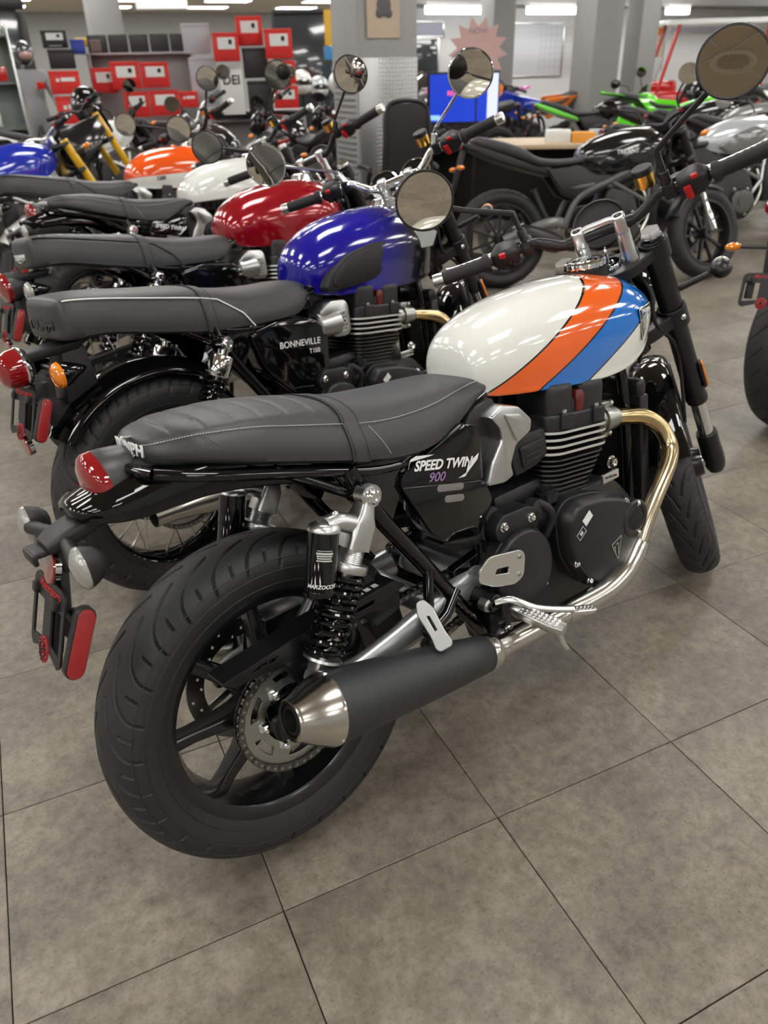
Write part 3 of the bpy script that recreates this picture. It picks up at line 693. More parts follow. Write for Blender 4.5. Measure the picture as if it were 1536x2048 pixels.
def frame_part(root, cfg):
    m = MB(); r = .0165
    for s in (-1, 1):
        m.tube(sm([(.185, s*.118, .735), (.225, s*.125, .640), (.330, s*.128, .478), (.430, s*.128, .318), (.470, s*.125, .258), (.52, s*.12, .235)], 5), r, 14)
        m.tube(sm([(-.135, s*.085, .822+cfg.get('rail', 0)), (-.06, s*.112, .800+cfg.get('rail', 0)), (.11, s*.118, .752), (.25, s*.118, .712), (.36, s*.112, .700)], 5), .0098, 12)
        m.tube(sm([(.30, s*.11, .705), (.45, s*.09, .735), (.62, s*.06, .77), (.85, s*.035, .80), (1.05, s*.01, .84)], 5), .016, 12)
        m.tube(sm([(1.055, s*.012, .83), (1.06, s*.04, .74), (1.062, s*.060, .62), (1.07, s*.062, .40), (1.05, s*.075, .29), (.98, s*.095, .24), (.80, s*.11, .215), (.55, s*.118, .225), (.47, s*.122, .25)], 5), .0145, 12)
        m.tube([(.22, s*.12, .665), (.05, s*.112, .775)], .010, 10)
        m.tube([(.50, s*.105, .53), (.47, s*.12, .30)], .014, 10)
        # gusset at the shock mount and pivot plate
        m.prism(rpoly([(.15, .745), (.33, .715), (.26, .60), (.215, .625)], .01), .108, .122, .003, side(0, -1) if s < 0 else Matrix(((1, 0, 0, 0), (0, 0, 1, 0), (0, 1, 0, 0), (0, 0, 0, 1))))
        m.prism(rpoly([(.40, .44), (.52, .46), (.56, .36), (.52, .25), (.45, .25)], .015), .09, .112, .003, side(0, -1) if s < 0 else Matrix(((1, 0, 0, 0), (0, 0, 1, 0), (0, 1, 0, 0), (0, 0, 0, 1))))
        m.lathe([(-.02, .012), (-.02, .022), (.02, .022), (.02, .012)], 20, tr(.196, s*.135, .69) @ rotm('X', pi/2), closed=True)
    m.tube(sm([(-.135, -.085, .822), (-.155, -.03, .828), (-.155, .03, .828), (-.135, .085, .822)], 5), .0098, 10)
    m.tube([(SORG+AXD*.45)[:], (SORG+AXD*.66)[:]], .034, 20)
    fo = m.build('frame', gloss, root, fix=True)
    for s in (-1, 1):
        # passenger peg hanger
        h = MB(); h.tube([(.322, s*.135, .487), (.300, s*.150, .425), (.285, s*.155, .385)], .011, 10); h.tube([(.385, s*.135, .415), (.34, s*.150, .385), (.292, s*.155, .368)], .0115, 10)
        h.lathe([(-.014, .004), (-.014, .016), (.014, .016), (.014, .004)], 16, tr(.288, s*.168, .375) @ rotm('X', pi/2)); ho = h.build('peg_hanger', gloss, root, fix=True)
        p = MB(); A = Vector((.262, s*.175, .452)); Bv = Vector((.266, s*.226, .376)); d = (Bv-A); n_ = Vector((-.62, s*.62, .45)); Fm = frame((A+Bv)/2, d, n_.cross(d))
        ol = rpoly([(-.050, -.007), (-.03, -.015), (.02, -.013), (.040, -.016), (.048, -.012), (.048, .012), (.040, .016), (.02, .013), (-.03, .015), (-.050, .007)], .005)
        me = plate_mesh(ol, [stadium(-.004, 0, .034, .008)], .008, .002); p.mesh(me, Fm); p.box((.044, 0, -.010), (.012, .026, .020), .003, Fm); p.build('peg', pegm, ho, ang=30)
    b = MB()
    for s in (-1, 1):
        for x, z in ((.468, .268), (.505, .30)): bolt(b, OUT(x, s*.135, z, s), .009, .009)
    for s in (-1,): bolt(b, OUT(.50, -.155, .272), .011, .012)
    b.build('frame_bolt', chrome, fo)
def swingarm_part(root, cfg):
    m = MB(); mt = cfg.get('swing', silverp)
    for s in (-1, 1):
        m.tube(sm([(.46, s*.10, .395), (.40, s*.115, .392), (.30, s*.122, .378), (.15, s*.122, .350), (.05, s*.122, .338), (-.03, s*.122, .325)], 5), [.034]*6+[.033]*6+[.030]*6+[.028]*6+[.026]*2, 16, ell=(.62, 1))
        m.box((.04, s*.134, .372), (.04, .02, .05), .006)
    m.tube([(.46, -.12, .395), (.46, .12, .395)], .035, 18); m.tube([(.345, -.11, .385), (.345, .11, .385)], .026, 14)
    o = m.build('swingarm', mt, root)
    a = MB()
    for s in (-1, 1): a.mark().box((-.012, s*.122, .322), (.085, .028, .045), .008)
    a.build('chain_adjuster', satin, o)
    a = MB(); a.tube([(0, -.15, WZ), (0, .15, WZ)], .011, 14)
    for s in (-1, 1): bolt(a, OUT(0, s*.137, WZ, s), .016, .012)
    a.build('rear_axle', zinc, o)
    g = MB()
    ol = rpoly([(-.122, .452), (.062, .474), (.256, .484), (.278, .466), (.215, .450), (.07, .436), (-.02, .431), (-.104, .436)], .006)
    me = plate_mesh(ol, [rpoly([(.125, .456), (.150, .466), (.205, .468), (.198, .458)], .003), rpoly([(.015, .447), (.04, .458), (.085, .461), (.078, .450)], .003), rpoly([(-.078, .445), (-.05, .453), (-.012, .455), (-.02, .446)], .002)], .003, .0006)
    g.mesh(me, side(-.112))
    rail = [(-.122, .452), (.062, .474), (.256, .484), (.278, .466)]
    g.loft([[(x, -.1125, z+.001), (x, -.055, z-.002), (x, -.055, z-.005), (x, -.1125, z-.003)] for x, z in rail])
    g.prism(rpoly([(-.012, .438), (.045, .438), (.035, .372), (.018, .366)], .006), .109, .113, .001, side(0))
    g.prism(rpoly([(.17, .452), (.265, .462), (.262, .42), (.20, .408)], .008), .060, .109, .001, side(0))
    g.build('chain_guard', satin, o, fix=True)
    st = MB()
    for k in range(4): st.mark().box((.165+k*.018, -.095, .4805+k*.0009), (.012, .012, .0006), 0)
    st.build('warning_sticker', dustyw, o)
def engine_part(root, cfg):
    m = MB()
    case = rpoly([(.50, .27), (.62, .225), (.90, .222), (.985, .28), (1.00, .40), (.93, .475), (.69, .505), (.55, .50), (.47, .43)], .03)
    m.prism(case, -.125, .125, .02, side(0), bevback=True)
    m.box((.63, 0, .51), (.16, .20, .08), .02)
    o = m.build('engine', engine, root, ang=30)
    # clutch cover on the right, generator cover on the left
    for s in (-1, 1):
        S = side(0, -1) if s < 0 else Matrix(((1, 0, 0, 0), (0, 0, 1, 0), (0, 1, 0, 0), (0, 0, 0, 1)))
        ol = rpoly([(.678, .47), (.715, .500), (.80, .488), (.90, .452), (.965, .392), (.968, .330), (.925, .278), (.872, .236), (.800, .240), (.728, .300), (.682, .375)], .035, 6)
        c = MB(); c.prism(ol, .115, .150, .004, S); c.prism([( .83+(x-.83)*.97, .37+(z-.37)*.97) for x, z in ol], .148, .186, .022, S, seg=5, inset=.006)
        co = c.build('clutch_cover' if s < 0 else 'generator_cover', engine, o, ang=40)
        b = MB()
        for x, z in ((.700, .426), (.748, .456), (.820, .460), (.892, .438), (.708, .352), (.750, .293), (.82, .262), (.90, .285)):
            b.mark().lathe([(-.01, .0125), (.004, .0125), (.0045, .011), (.0045, 0)], 18, OUT(x, s*.174, z, s))
        b.build('bolt_boss', blackvoid, co)
        b = MB()
        for x, z in ((.700, .426), (.748, .456), (.820, .460), (.892, .438), (.708, .352), (.750, .293), (.82, .262), (.90, .285)): bolt(b, OUT(x, s*.178, z, s), .0062, .007, False)
        b.build('cover_bolt', chrome, co)
        if s < 0:
            d = MB(); D = OUT(.918, -.168, .385); d.lathe([(-.02, .047), (.016, .047), (.020, .043), (.020, .034), (.017, .032), (.017, 0)], 40, D)
            for k in range(-2, 3): d.box((0, k*.009, .018), (.052-abs(k)*.006, .0035, .004), .001, D @ rotm('Z', .5))
            d.build('timing_cap', engine, co, fix=True); b = MB()
            for a in (1.3, -1.3): bolt(b, D @ tr(.039*cos(a), .039*sin(a), .018), .0055, .005, False)
            b.build('cap_bolt', chrome, co)
            tri = [(-.020, .017), (.020, .030), (.004, -.030)]
            E = frame((.842, -.1872, .338), (1, 0, .0), (0, 0, 1)); e = MB(); e.mesh(plate_mesh(rpoly(tri, .004), [rpoly([(a*.86+.0002, b_*.86+.0006) for a, b_ in tri], .003)], .0008), E)
            for tx in (-.006, .006): e.box((tx, -.002, 0), (.0022, .026-.004*(tx < 0), .0008), 0, E); e.box((tx-.001, .0085+.004*(tx > 0), 0), (.009, .0022, .0008), 0, E @ rotm('Z', .25))
            e.build('badge', alub, co)
            lb = MB(); LM = frame((.742, -.1870, .452), (.80, 0, .55), (-.55, 0, .80)); lb.box((0, 0, 0), (.030, .020, .001), 0, LM); lb.build('sticker', white, co)
            lb = MB(); LM2 = frame((.719, -.1870, .424), (.80, 0, .55), (-.55, 0, .80)); lb.mesh(plate_mesh(rrect(0, 0, .028, .019, .001), [rrect(0, 0, .0255, .0165, .001)], .0008), LM2); lb.box((0, 0, 0), (.010, .008, .0008), 0, LM2); lb.build('sticker', dustyw, co)
    # output sprocket cover with aluminium heel plate (right side)
    S = side(0)
    c = MB(); ol = circ(.560, .392, .092, 44, .096); c.prism(ol, .10, .150, .004, S); c.prism(circ(.560, .392, .088, 44, .092), .148, .166, .014, S, seg=4)
    c.prism(rpoly([(.505, .47), (.620, .462), (.632, .505), (.60, .525), (.52, .53), (.495, .50)], .012), .10, .150, .006, S)
    c.prism(rpoly([(.575, .395), (.640, .400), (.630, .372), (.585, .362)], .006), .160, .1655, .003, S)
    so = c.build('sprocket_cover', engine, o, ang=40)
    b = MB()
    for x, z in ((.520, .505), (.603, .497)): bolt(b, OUT(x, -.150, z), .0078, .008)
    bolt(b, OUT(.632, -.150, .33), .006, .006); b.build('cover_bolt', chrome, so)
    hp = MB(); ol = rpoly([(.405, .436), (.414, .461), (.442, .477), (.531, .458), (.541, .443), (.533, .399), (.508, .391), (.451, .408)], .012)
    me = plate_mesh(ol, [rpoly([(.450, .434), (.458, .446), (.496, .437), (.491, .421)], .005)], .006, .0016); hp.mesh(me, side(-.180)); hp.box((.528, -.168, .428), (.012, .026, .036), .004)
    ho = hp.build('heel_plate', alub, so, ang=30)
    b = MB(); bolt(b, OUT(.524, -.183, .446), .004, .003, False); bolt(b, OUT(.519, -.183, .408), .004, .003, False); b.build('plate_bolt', zinc, ho)
    # cylinder block, leaning slightly forward
    E = tr(.786, 0, .56) @ rotm('Y', radians(7))
    cb = MB(); cb.prism(rrect(0, 0, .15, .22, .03), -.11, .10, M=E); cb.build('cylinder_block', engine, o)
    def fin(w, d, t, z, mats, nm):
        f = MB(); ol = rrect(0, 0, w, d, .045, 6); r = [[(x, y, z-t/2) for x, y in ol], [(x, y, z+t/2) for x, y in ol]]
        f.loft(r, E, cap0=False, cap1=False); f.mi = [1]*len(f.f); f.m = 0; f.add([p for q in r for p in q], [tuple(range(len(ol)))[::-1], tuple(range(len(ol), 2*len(ol)))], E); f.build(nm, mats, o, ang=30)
    edge = cfg.get('finedge', finm)
    for k in range(4): fin(.218, .290, .0056, .078-.0152*k, [engine, edge], 'head_fin')
    for k in range(8): fin(.208-.007*k, .282-.006*k, .0036, .016-.0118*k, [engine, darkst], 'cylinder_fin')
    h = MB(); h.prism(rrect(0, 0, .20, .27, .03), .078, .115, .008, E); h.prism(rrect(.02, 0, .15, .25, .03), .11, .145, .014, E); h.build('cylinder_head', engine, o)
    for s in (-1, 1):
        cvr = MB(); cvr.prism(rrect(-.052, s*.075, .082, .11, .022), .115, .178, .018, E, seg=4); cvr.prism(rrect(.052, s*.07, .085, .12, .022), .115, .176, .016, E, seg=4); cvr.build('cam_cover', plastic, o)
        sp = MB(); sp.loft([[(x, y, z) for x, y in rrect(.004, s*.118, a, b_, .006, 3)] for z, a, b_ in ((.095, .020, .024), (.135, .026, .028), (.150, .028, .028), (.160, .018, .022))], E); sp.build('spark_plug_cap', darkred, o)
        hb = MB()
        for x in (-.05, .06): hb.mark().prism(rrect(x, s*.128, .038, .03, .006), .085, .118, .005, E)
        hb.build('head_boss', engine, o)
        b = MB()
        for x in (-.05, .06): b.mark().lathe([(.118, .0065), (.124, .0065), (.124, 0)], 6, E @ tr(x, s*.128, 0))
        bolt(b, OUT(.955, s*.095, .50, s), .012, .012); bolt(b, OUT(.945, s*.09, .735, s), .010, .012); b.build('head_bolt', chrome, o)
        # exhaust port clamp
        st = MB(); P0 = Vector((.905, s*.078, .612)); Q = zframe(P0, (1, s*.05, -.12)); st.lathe([(0, .026), (.03, .026), (.032, .032), (.048, .033), (.052, .028), (.075, .028), (.078, .024), (.085, .0235)], 28, Q)
        for a in (pi/2, -pi/2): st.box((.034*cos(a), .034*sin(a), .04), (.02, .02, .03), .004, Q); st.lathe([(-.01, .005), (.06, .005), (.062, .008), (.070, .008), (.071, 0)], 8, Q @ tr(.036*cos(a), .036*sin(a), 0))
        st.build('exhaust_clamp', zinc, o, fix=True)
        ib = MB(); ib.tube(sm([(.60, s*.075, .66), (.66, s*.075, .655), (.71, s*.07, .645)], 4), .03, 18); ib.build('throttle_body', satin, o)
    nb = MB(); nb.box((.885, -.142, .495), (.06, .008, .022), .002, rotm('Y', 0)); no = nb.build('engine_plate', alub, o)
    text('TRIUMPH 900cc', .007, frame((.885, -.1465, .495), (1, 0, -.1), (0, 0, 1)), blackvoid, no, depth=.0002)
    k = MB(); k.tube(sm([(.66, -.135, .43), (.668, -.15, .47), (.655, -.152, .50), (.64, -.14, .515)], 5), .009, 12); k.lathe([(-.012, .024), (.012, .024), (.016, .016), (.016, 0)], 24, OUT(.635, -.132, .500)); k.build('breather_hose', griprub, o)
    oc = MB(); oc.lathe([(0, .024), (.02, .024), (.02, .018), (.026, .018), (.026, 0)], 8, tr(.69, -.12, .50)); oc.build('oil_cap', engine, o)
    if cfg.get('rad', 1):
        r = MB(); r.box((1.095, 0, .48), (.035, .19, .30), .006); r.box((1.10, 0, .645), (.04, .17, .04), .01)
        for kk in range(22): r.box((1.076, 0, .345+kk*.0125), (.004, .175, .002))
        r.build('radiator', satin, root)
    # intake side covers
    for s in (-1, 1):
        S = side(0, -1) if s < 0 else Matrix(((1, 0, 0, 0), (0, 0, 1, 0), (0, 1, 0, 0), (0, 0, 0, 1)))
        if cfg.get('intake', 'modern') == 'modern':
            ol = rpoly([(.518, .735), (.555, .752), (.600, .738), (.636, .702), (.630, .678), (.585, .662), (.566, .625), (.572, .600), (.545, .592), (.495, .600), (.515, .645), (.546, .683), (.541, .708)], .008)
            t = MB(); t.prism(ol, .095, .142, .007, S, seg=3); t.prism([(.563+(x-.563)*.9, .672+(z-.672)*.9) for x, z in rpoly([(.55, .742), (.60, .730), (.628, .70), (.585, .668)], .008)], .14, .147, .004, S); t.build('intake_cover', alu, root, ang=30)
            t = MB(); t.prism(rpoly([(.572, .668), (.625, .672), (.690, .668), (.695, .606), (.655, .590), (.590, .585)], .012), .06, .128, .010, S); t.prism(rpoly([(.602, .648), (.678, .650), (.682, .612), (.612, .598)], .008), .126, .133, .004, S)
            for q in range(3): t.prism(stadium(.642, .637-.012*q, .05, .005, .06), .130, .1352, .001, S)
            t.build('intake_duct', plastic, root, ang=30)
            t = MB(); t.prism(rpoly([(.46, .705), (.50, .755), (.56, .765), (.58, .70), (.535, .63), (.50, .60)], .012), .05, .112, .008, S); t.build('airbox_panel', plastic, root, ang=30)
        else:
            t = MB(); t.lathe([(-.05, .030), (-.045, .040), (.028, .046), (.034, .040), (.034, .03)], 30, frame((.60, s*.098, .655), (0, 1, 0), (0, 0, 1)) @ Matrix.Identity(4))
            t.prism(rpoly([(.555, .695), (.60, .725), (.66, .718), (.672, .70), (.672, .622), (.655, .607), (.60, .612), (.585, .64), (.575, .675)], .012), .06, .128, .008, S); to = t.build('throttle_cover', alu, root, ang=30, fix=True)
            t = MB(); t.mesh(plate_mesh(rrect(.636, .655, .046, .062, .008), [circ(.636+(i-1)*.012+(j % 2)*.006-.003, .655+(j-2)*.0115, .0038, 8) for i in range(3) for j in range(5)], .004, .0006), tr(0, s*.130, 0) @ S); t.build('perforated_plate', alub, to, ang=30)
            t = MB(); t.box((.636, s*.1285, .655), (.038, .001, .054)); t.build('plate_backing', blackvoid, to)
    return o
def exhaust_part(root, cfg):
    H = [(.975, -.082, .602), (1.03, -.085, .592), (1.09, -.100, .575), (1.125, -.120, .540), (1.130, -.140, .497), (1.105, -.155, .468), (1.063, -.165, .437), (1.021, -.170, .402), (.974, -.175, .358), (.937, -.180, .316), (.896, -.185, .285), (.851, -.190, .266), (.783, -.195, .256), (.677, -.200, .264), (.555, -.200, .274), (.443, -.200, .282), (.40, -.2, .289)]
    for s in (-1, 1):
        p = sm([(x, -s*y if s > 0 else y, z) for x, y, z in H], 5)
        cut = int(len(p)*.58)
        m = MB(); m.tube(p[:cut+2], .0205, 20); o = m.build('exhaust_header', HEAT, root)
        m = MB(); m.tube(p[cut:], .0228, 20); m.build('exhaust_pipe', steel, o)
        hs = MB(); seg = p[cut-1:cut+22]; hs.tube(seg, [.024]+[.0262]*(len(seg)-2)+[.024], 20); hs.build('heat_shield', steel, o)
        if cfg.get('muf', 'mega') == 'mega':
            A = Vector((.415, s*.2, .284)); Bv = Vector((-.058, s*.2, .386)); d = (Bv-A); Z = zframe(A, d, (0, 1, 0)); L = d.length
            m = MB(); m.lathe([(.028, .030), (.032, .0375), (.10, .044), (.20, .052), (.32, .0595), (L-.072, .0645), (L-.070, .064), (L-.070, .05)], 48, Z); mo = m.build('muffler', muffb, root, ang=60, fix=True)
            c = MB(); c.lathe([(-.02, .0238), (.0, .0245), (.006, .0345), (.012, .0375), (.030, .0385), (.034, .037), (.034, .02)], 40, Z); c.build('muffler_collar', steel, mo, fix=True)
            c = MB(); c.lathe([(L-.071, .0655), (L-.064, .0652), (L-.03, .050), (L-.005, .0375), (L, .0365), (L+.002, .0345), (L+.001, .0295), (L-.02, .027)], 48, Z); c.build('muffler_end_cone', steel, mo, fix=True)
            c = MB(); c.lathe([(L-.012, .0295), (L-.004, .0265), (L+.001, .0225), (L+.001, .0205), (L-.10, .0205), (L-.10, 0)], 40, Z); c.build('muffler_bore', blackvoid, mo)
            b = MB()
            for k in range(6): a = k*pi/3; bolt(b, Z @ rotm('Z', a) @ tr(.0648, 0, L-.0665) @ rotm('Y', pi/2), .0026, .002, False)
            b.build('rivet', chrome, mo)
        else:
            A = Vector((.43, s*.19, .283)); Bv = Vector((-.150, s*.205, .318)); d = (Bv-A); Z = zframe(A, d, (0, 1, 0)); L = d.length
            m = MB(); m.lathe([(-.01, .0235), (0, .024), (.05, .028), (.12, .038), (.20, .042), (.33, .042), (.42, .037), (.49, .027), (.52, .0245), (L, .0245), (L, .0215), (L-.12, .021), (L-.12, 0)], 40, Z); m.build('muffler', steel, root, ang=60)
def rider_controls(root, cfg):
    for s in (-1, 1):
        h = MB(); h.box((.475, s*.165, .350), (.045, .055, .035), .008); h.lathe([(-.03, .017), (.035, .017), (.035, .012)], 24, OUT(.445, s*.15, .375, s)); h.box((.49, s*.14, .31), (.06, .02, .10), .006); ho = h.build('footpeg_bracket', satin, root)
        b = MB(); bolt(b, OUT(.48, s*.150, .268, s), .011, .010); b.mark().lathe([(0, .014), (.02, .014), (.024, .010), (.03, .010)], 20, OUT(.43, s*.16, .372, s)); b.build('bolt', zinc, ho)
        # the bar itself with its cleats
        p = MB(); A = Vector((.486, s*.185, .345)); Bv = Vector((.512, s*.300, .322)); F = frame(A, Bv-A, (1, 0, .1)); L = (Bv-A).length
        p.loft([[(t, y, z) for y, z in rrect(0, 0, w_, h_, .004, 3)] for t, w_, h_ in ((0, .022, .018), (.02, .030, .02), (L*.75, .034, .02), (L, .024, .018))], F)
        for i in range(9):
            for j in range(3): p.box((.028+i*.0095, (j-1)*.0095, .0105), (.0062, .0062, .006), .0015, F, seg=1)
        po = p.build('footpeg', alub, ho, ang=30)
        if s < 0:
            k = MB(); q = Bv+Vector((-.004, .012, -.008)); k.tube([q[:], (q+Vector((.003, -.006, -.022)))[:], (q+Vector((.012, -.008, -.040)))[:]], .0058, 8); k.build('peg_feeler', alub, ho)
            k = MB(); k.tube(sm([(.440, -.185, .378), (.470, -.205, .378), (.510, -.228, .350), (.56, -.238, .326), (.605, -.245, .308)], 5), .0098, 12, ell=(1, .7)); ko = k.build('brake_pedal', alub, root)
            k = MB(); F2 = frame((.628, -.255, .299), (.9, -.35, -.2), (.3, .9, .1)); k.prism(stadium(0, 0, .062, .026), -.004, .004, .002, F2)
            for i in range(6):
                for j in range(2): k.box((-.022+i*.009, (j-.5)*.010, .005), (.006, .006, .004), .001, F2, seg=1)
            k.build('pedal_pad', alub, ko, ang=30)
def steering(root, cfg):
    st = cfg.get('steer', .6448); M = steer_matrix(st)
    # front wheel
    W = M @ tr(FOFF, 0, 0)
    R = 1.0
    if cfg['wheels'] == 'cast': fw_ = cast_wheel('front_wheel', root, W, .240, .042, .045, 8, .2)
    else: fw_ = wire_wheel('front_wheel', root, W, .240, .038, .045, 32 if cfg['lod'] == 0 else 20)
    t = cfg['lod']
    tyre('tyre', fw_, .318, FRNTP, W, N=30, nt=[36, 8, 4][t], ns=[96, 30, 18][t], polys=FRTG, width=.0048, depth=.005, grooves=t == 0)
    disc('brake_disc', fw_, W, .062, .155, .115, 30 if t < 2 else 6)
    c = MB(); c.box((-.13, .075, .045), (.06, .07, .11), .012, W @ rotm('Y', .5)); 
    c.build('brake_caliper', satin, root)
    # fork legs
    for s in (-1, 1):
        y = s*.1035; A = M @ tr(FOFF, y, 0)
        usd = cfg.get('usd', True)
        if usd:
            m = MB(); m.lathe([(.213, .0215), (.214, .0275), (.222, .029), (.232, .029), (.236, .0272), (.46, .0272), (.475, .0285), (.705, .0285), (.708, .026), (.71, .02)], 36, A); o = m.build('fork_leg', satin if cfg.get('forkm') is None else cfg['forkm'], root, fix=True)
            m = MB(); m.lathe([(.07, .0205), (.235, .0205)], 32, A); m.build('fork_slider', chrome, o)
            m = MB(); m.lathe([(.098, .021), (.098, .0275), (.09, .0285), (.05, .0285), (.02, .030), (-.012, .030), (-.03, .027), (-.042, .022), (-.042, 0)], 32, A); m.box((.018, 0, .01), (.05, .045, .06), .01, A); m.build('fork_foot', satin, o, fix=True)
        else:
            m = MB(); m.lathe([(.30, .0205), (.71, .0205)], 32, A); m.lathe([(.36, .026), (.66, .026)], 32, A); o = m.build('fork_leg', satin, root)
            m = MB(); m.lathe([(.37, .0205), (.375, .027), (.345, .028), (.30, .022)], 32, A); m.build('fork_gaiter', griprub, o)
            m = MB(); m.lathe([(.32, .0208), (.24, .0208)], 32, A); m.build('fork_slider', chrome, o)
            m = MB(); m.lathe([(.26, .021), (.262, .029), (.02, .029), (-.03, .027), (-.045, .02), (-.045, 0)], 32, A); m.build('fork_foot', satin, o, fix=True)
        capm = chrome
        m = MB(); m.lathe([(.69, .0245), (.715, .0245), (.715, .0215)], 32, A); m.build('fork_top', gloss, o)
        m = MB(); m.lathe([(.712, .0250), (.716, .0262), (.722, .0262), (.732, .0225), (.732, 0)], 6, A); m.lathe([(.712, .0232), (.7165, .0238), (.718, .0225), (.718, 0)], 32, A); m.build('fork_cap', alub if usd else chrome, o, ang=30)
        m = MB(); m.prism(stadium(0, 0, .075, .020), 0, .010, .003, M @ tr(FOFF-.010, s*(.1035+.027), .300) @ frame((0, 0, 0), (0, 0, 1), (-1, 0, 0)) @ (rotm('Y', 0) if s < 0 else rotm('X', pi))) if False else m.box((FOFF-.008, s*(.1035+.029), .300), (.026, .010, .080), .004, M)
        ro = m.build('reflector_base', plastic, o); m = MB(); m.box((FOFF-.008, s*(.1035+.0355), .300), (.022, .006, .074), .003, M); m.build('reflector', amber, ro)
    a = MB(); a.tube([(M @ Vector((FOFF, -.11, 0)))[:], (M @ Vector((FOFF, .11, 0)))[:]], .011, 16); a.lathe([(-.045, .017), (.045, .017)], 20, W @ rotm('X', pi/2) @ tr(0, 0, .06)); a.lathe([(-.02, .016), (.02, .016)], 20, W @ rotm('X', pi/2) @ tr(0, 0, .065)); a.build('front_axle', alub, fw_)
    # yokes
    def yoke(z, t_, wf, nm, back):
        ol = rpoly([(FOFF+.028, -.128), (FOFF+.036, -.100), (FOFF+.012, -.06), (FOFF+.018, 0), (FOFF+.012, .06), (FOFF+.036, .100), (FOFF+.028, .128), (FOFF-.018, .136), (FOFF-.032, .10), (-.032-back, .045), (-.04-back, 0), (-.032-back, -.045), (FOFF-.032, -.10), (FOFF-.018, -.136)], .018)
        m = MB(); m.prism(ol, z-t_/2, z+t_/2, .005, M, bevback=True)
        for s in (-1, 1): m.lathe([(z-t_/2-.008, .030), (z-t_/2-.008, .0355), (z+t_/2+.006, .0355), (z+t_/2+.008, .034), (z+t_/2+.008, .029)], 32, M @ tr(FOFF, s*.1035, 0))
        return m.build(nm, satin, root, ang=35)
    ty = yoke(.682, .028, .03, 'top_yoke', .01); ly = yoke(.492, .036, .03, 'lower_yoke', 0)
    b = MB(); 
    for s in (-1, 1): bolt(b, M @ tr(FOFF-.03, s*.125, .495) @ zframe((0, 0, 0), (-1, s*.6, 0)), .0055, .006)
    b.build('pinch_bolt', chrome, ly)
    b = MB(); b.lathe([(.69, .024), (.704, .026), (.708, .024), (.708, .014), (.70, .014), (.70, 0)], 32, M); b.build('ignition_lock', chrome, ty, fix=True)
    k = MB(); k.box((0, 0, .716), (.016, .004, .022), .0015, M); k.box((0, .0, .735), (.026, .007, .022), .004, M); k.build('ignition_key', chrome, ty)
    # handlebar and risers
    barm = cfg.get('barm', satin); rise = cfg.get('rise', 0)
    half = [(.0, 0, .790+rise*.3), (0, .045, .790+rise*.3), (0, .085, .790+rise*.4), (.004, .118, .806+rise*.6), (.004, .145, .822+rise*.9), (0, .175, .823+rise), (-.010, .235, .824+rise), (-.030, .33, .836+rise), (-.038, .384, .842+rise)]
    path = sm([(a_, -y_, z_) for a_, y_, z_ in half[:0:-1]]+half, 6)
    n_ = len(path); rad = [.0142 if abs(p[1]) < .075 else (.0112 if abs(p[1]) > .13 else .0127) for p in path]
    m = MB(); m.tube(path, rad, 18, M); hb = m.build('handlebar', barm, root)
    m = MB()
    for s in (-1, 1):
        m.mark().lathe([(.695, .020), (.70, .0205), (.735, .0175), (.745, .0165), (.79, .0165)], 28, M @ tr(0, s*.048, 0)); m.prism(rrect(0, s*.048, .040, .030, .010), .770+rise*.3, .812+rise*.3, .007, M, bevback=True)
    rs = m.build('bar_riser', alu, ty, ang=35)
    if cfg.get('modern', True):
        m = MB(); m.loft([[(x, yy, z) for x, z in rrect(0, zc, .020, .011, .003, 2)] for yy, zc in ((-.05, .806), (-.035, .806), (-.025, .808), (0, .808), (.025, .808), (.035, .806), (.05, .806))], M); m.build('riser_bridge', alu, ty)
        m = MB()
        for s in (-1, 1): m.mark().lathe([(.812, .0095), (.8125, .0095), (.8125, .0)], 20, M @ tr(-.002, s*.048, 0))
        m.build('riser_cap', blackvoid, ty)
        for s in (-1, 1): text('S', .013, M @ tr(-.002, s*.048, .8128) @ rotm('Z', -pi/2), alub, ty, depth=.0004)
    # grips, switches, levers, mirrors
    for s in (-1, 1):
        def on(y0, y1, k=12):
            pts = [p for p in sm(half, 12) if y0 <= p[1] <= y1]; return [(p[0], s*p[1], p[2]) for p in pts]
        g = on(.252, .374); m = MB(); rr = [.0185]+[.0165+.0012*(i % 2) for i in range(len(g)-2)]+[.0165]; rr[0] = rr[1] = .0225; m.tube(g, rr, 20, M); go = m.build('grip', griprub, hb, ang=50)
        e0 = Vector(half[-1]); e0.y *= s; dirv = Vector((half[-1][0]-half[-2][0], s*(half[-1][1]-half[-2][1]), half[-1][2]-half[-2][2])).normalized()
        m = MB(); m.lathe([(-.012, .0165), (.006, .0170), (.012, .016), (.014, .012), (.014, 0)], 24, M @ zframe(e0, dirv)); m.build('bar_end', alub if not cfg.get('modern', True) or True else satin, hb)
        c = Vector((-.006, s*.215, .824+rise)); ydir = Vector((-.12, s*1, .10)); F = frame(M @ c, M.to_3x3() @ ydir, M.to_3x3() @ Vector((-1, 0, -.25)))
        m = MB(); m.loft([[(t_, y, z) for y, z in rrect(.0, 0, a_, b_, .011, 4)] for t_, a_, b_ in ((-.030, .034, .040), (-.022, .046, .050), (.0, .050, .056), (.018, .048, .054), (.030, .036, .038), (.036, .028, .028))], F); sw = m.build('switchgear', plastic, hb, ang=40)
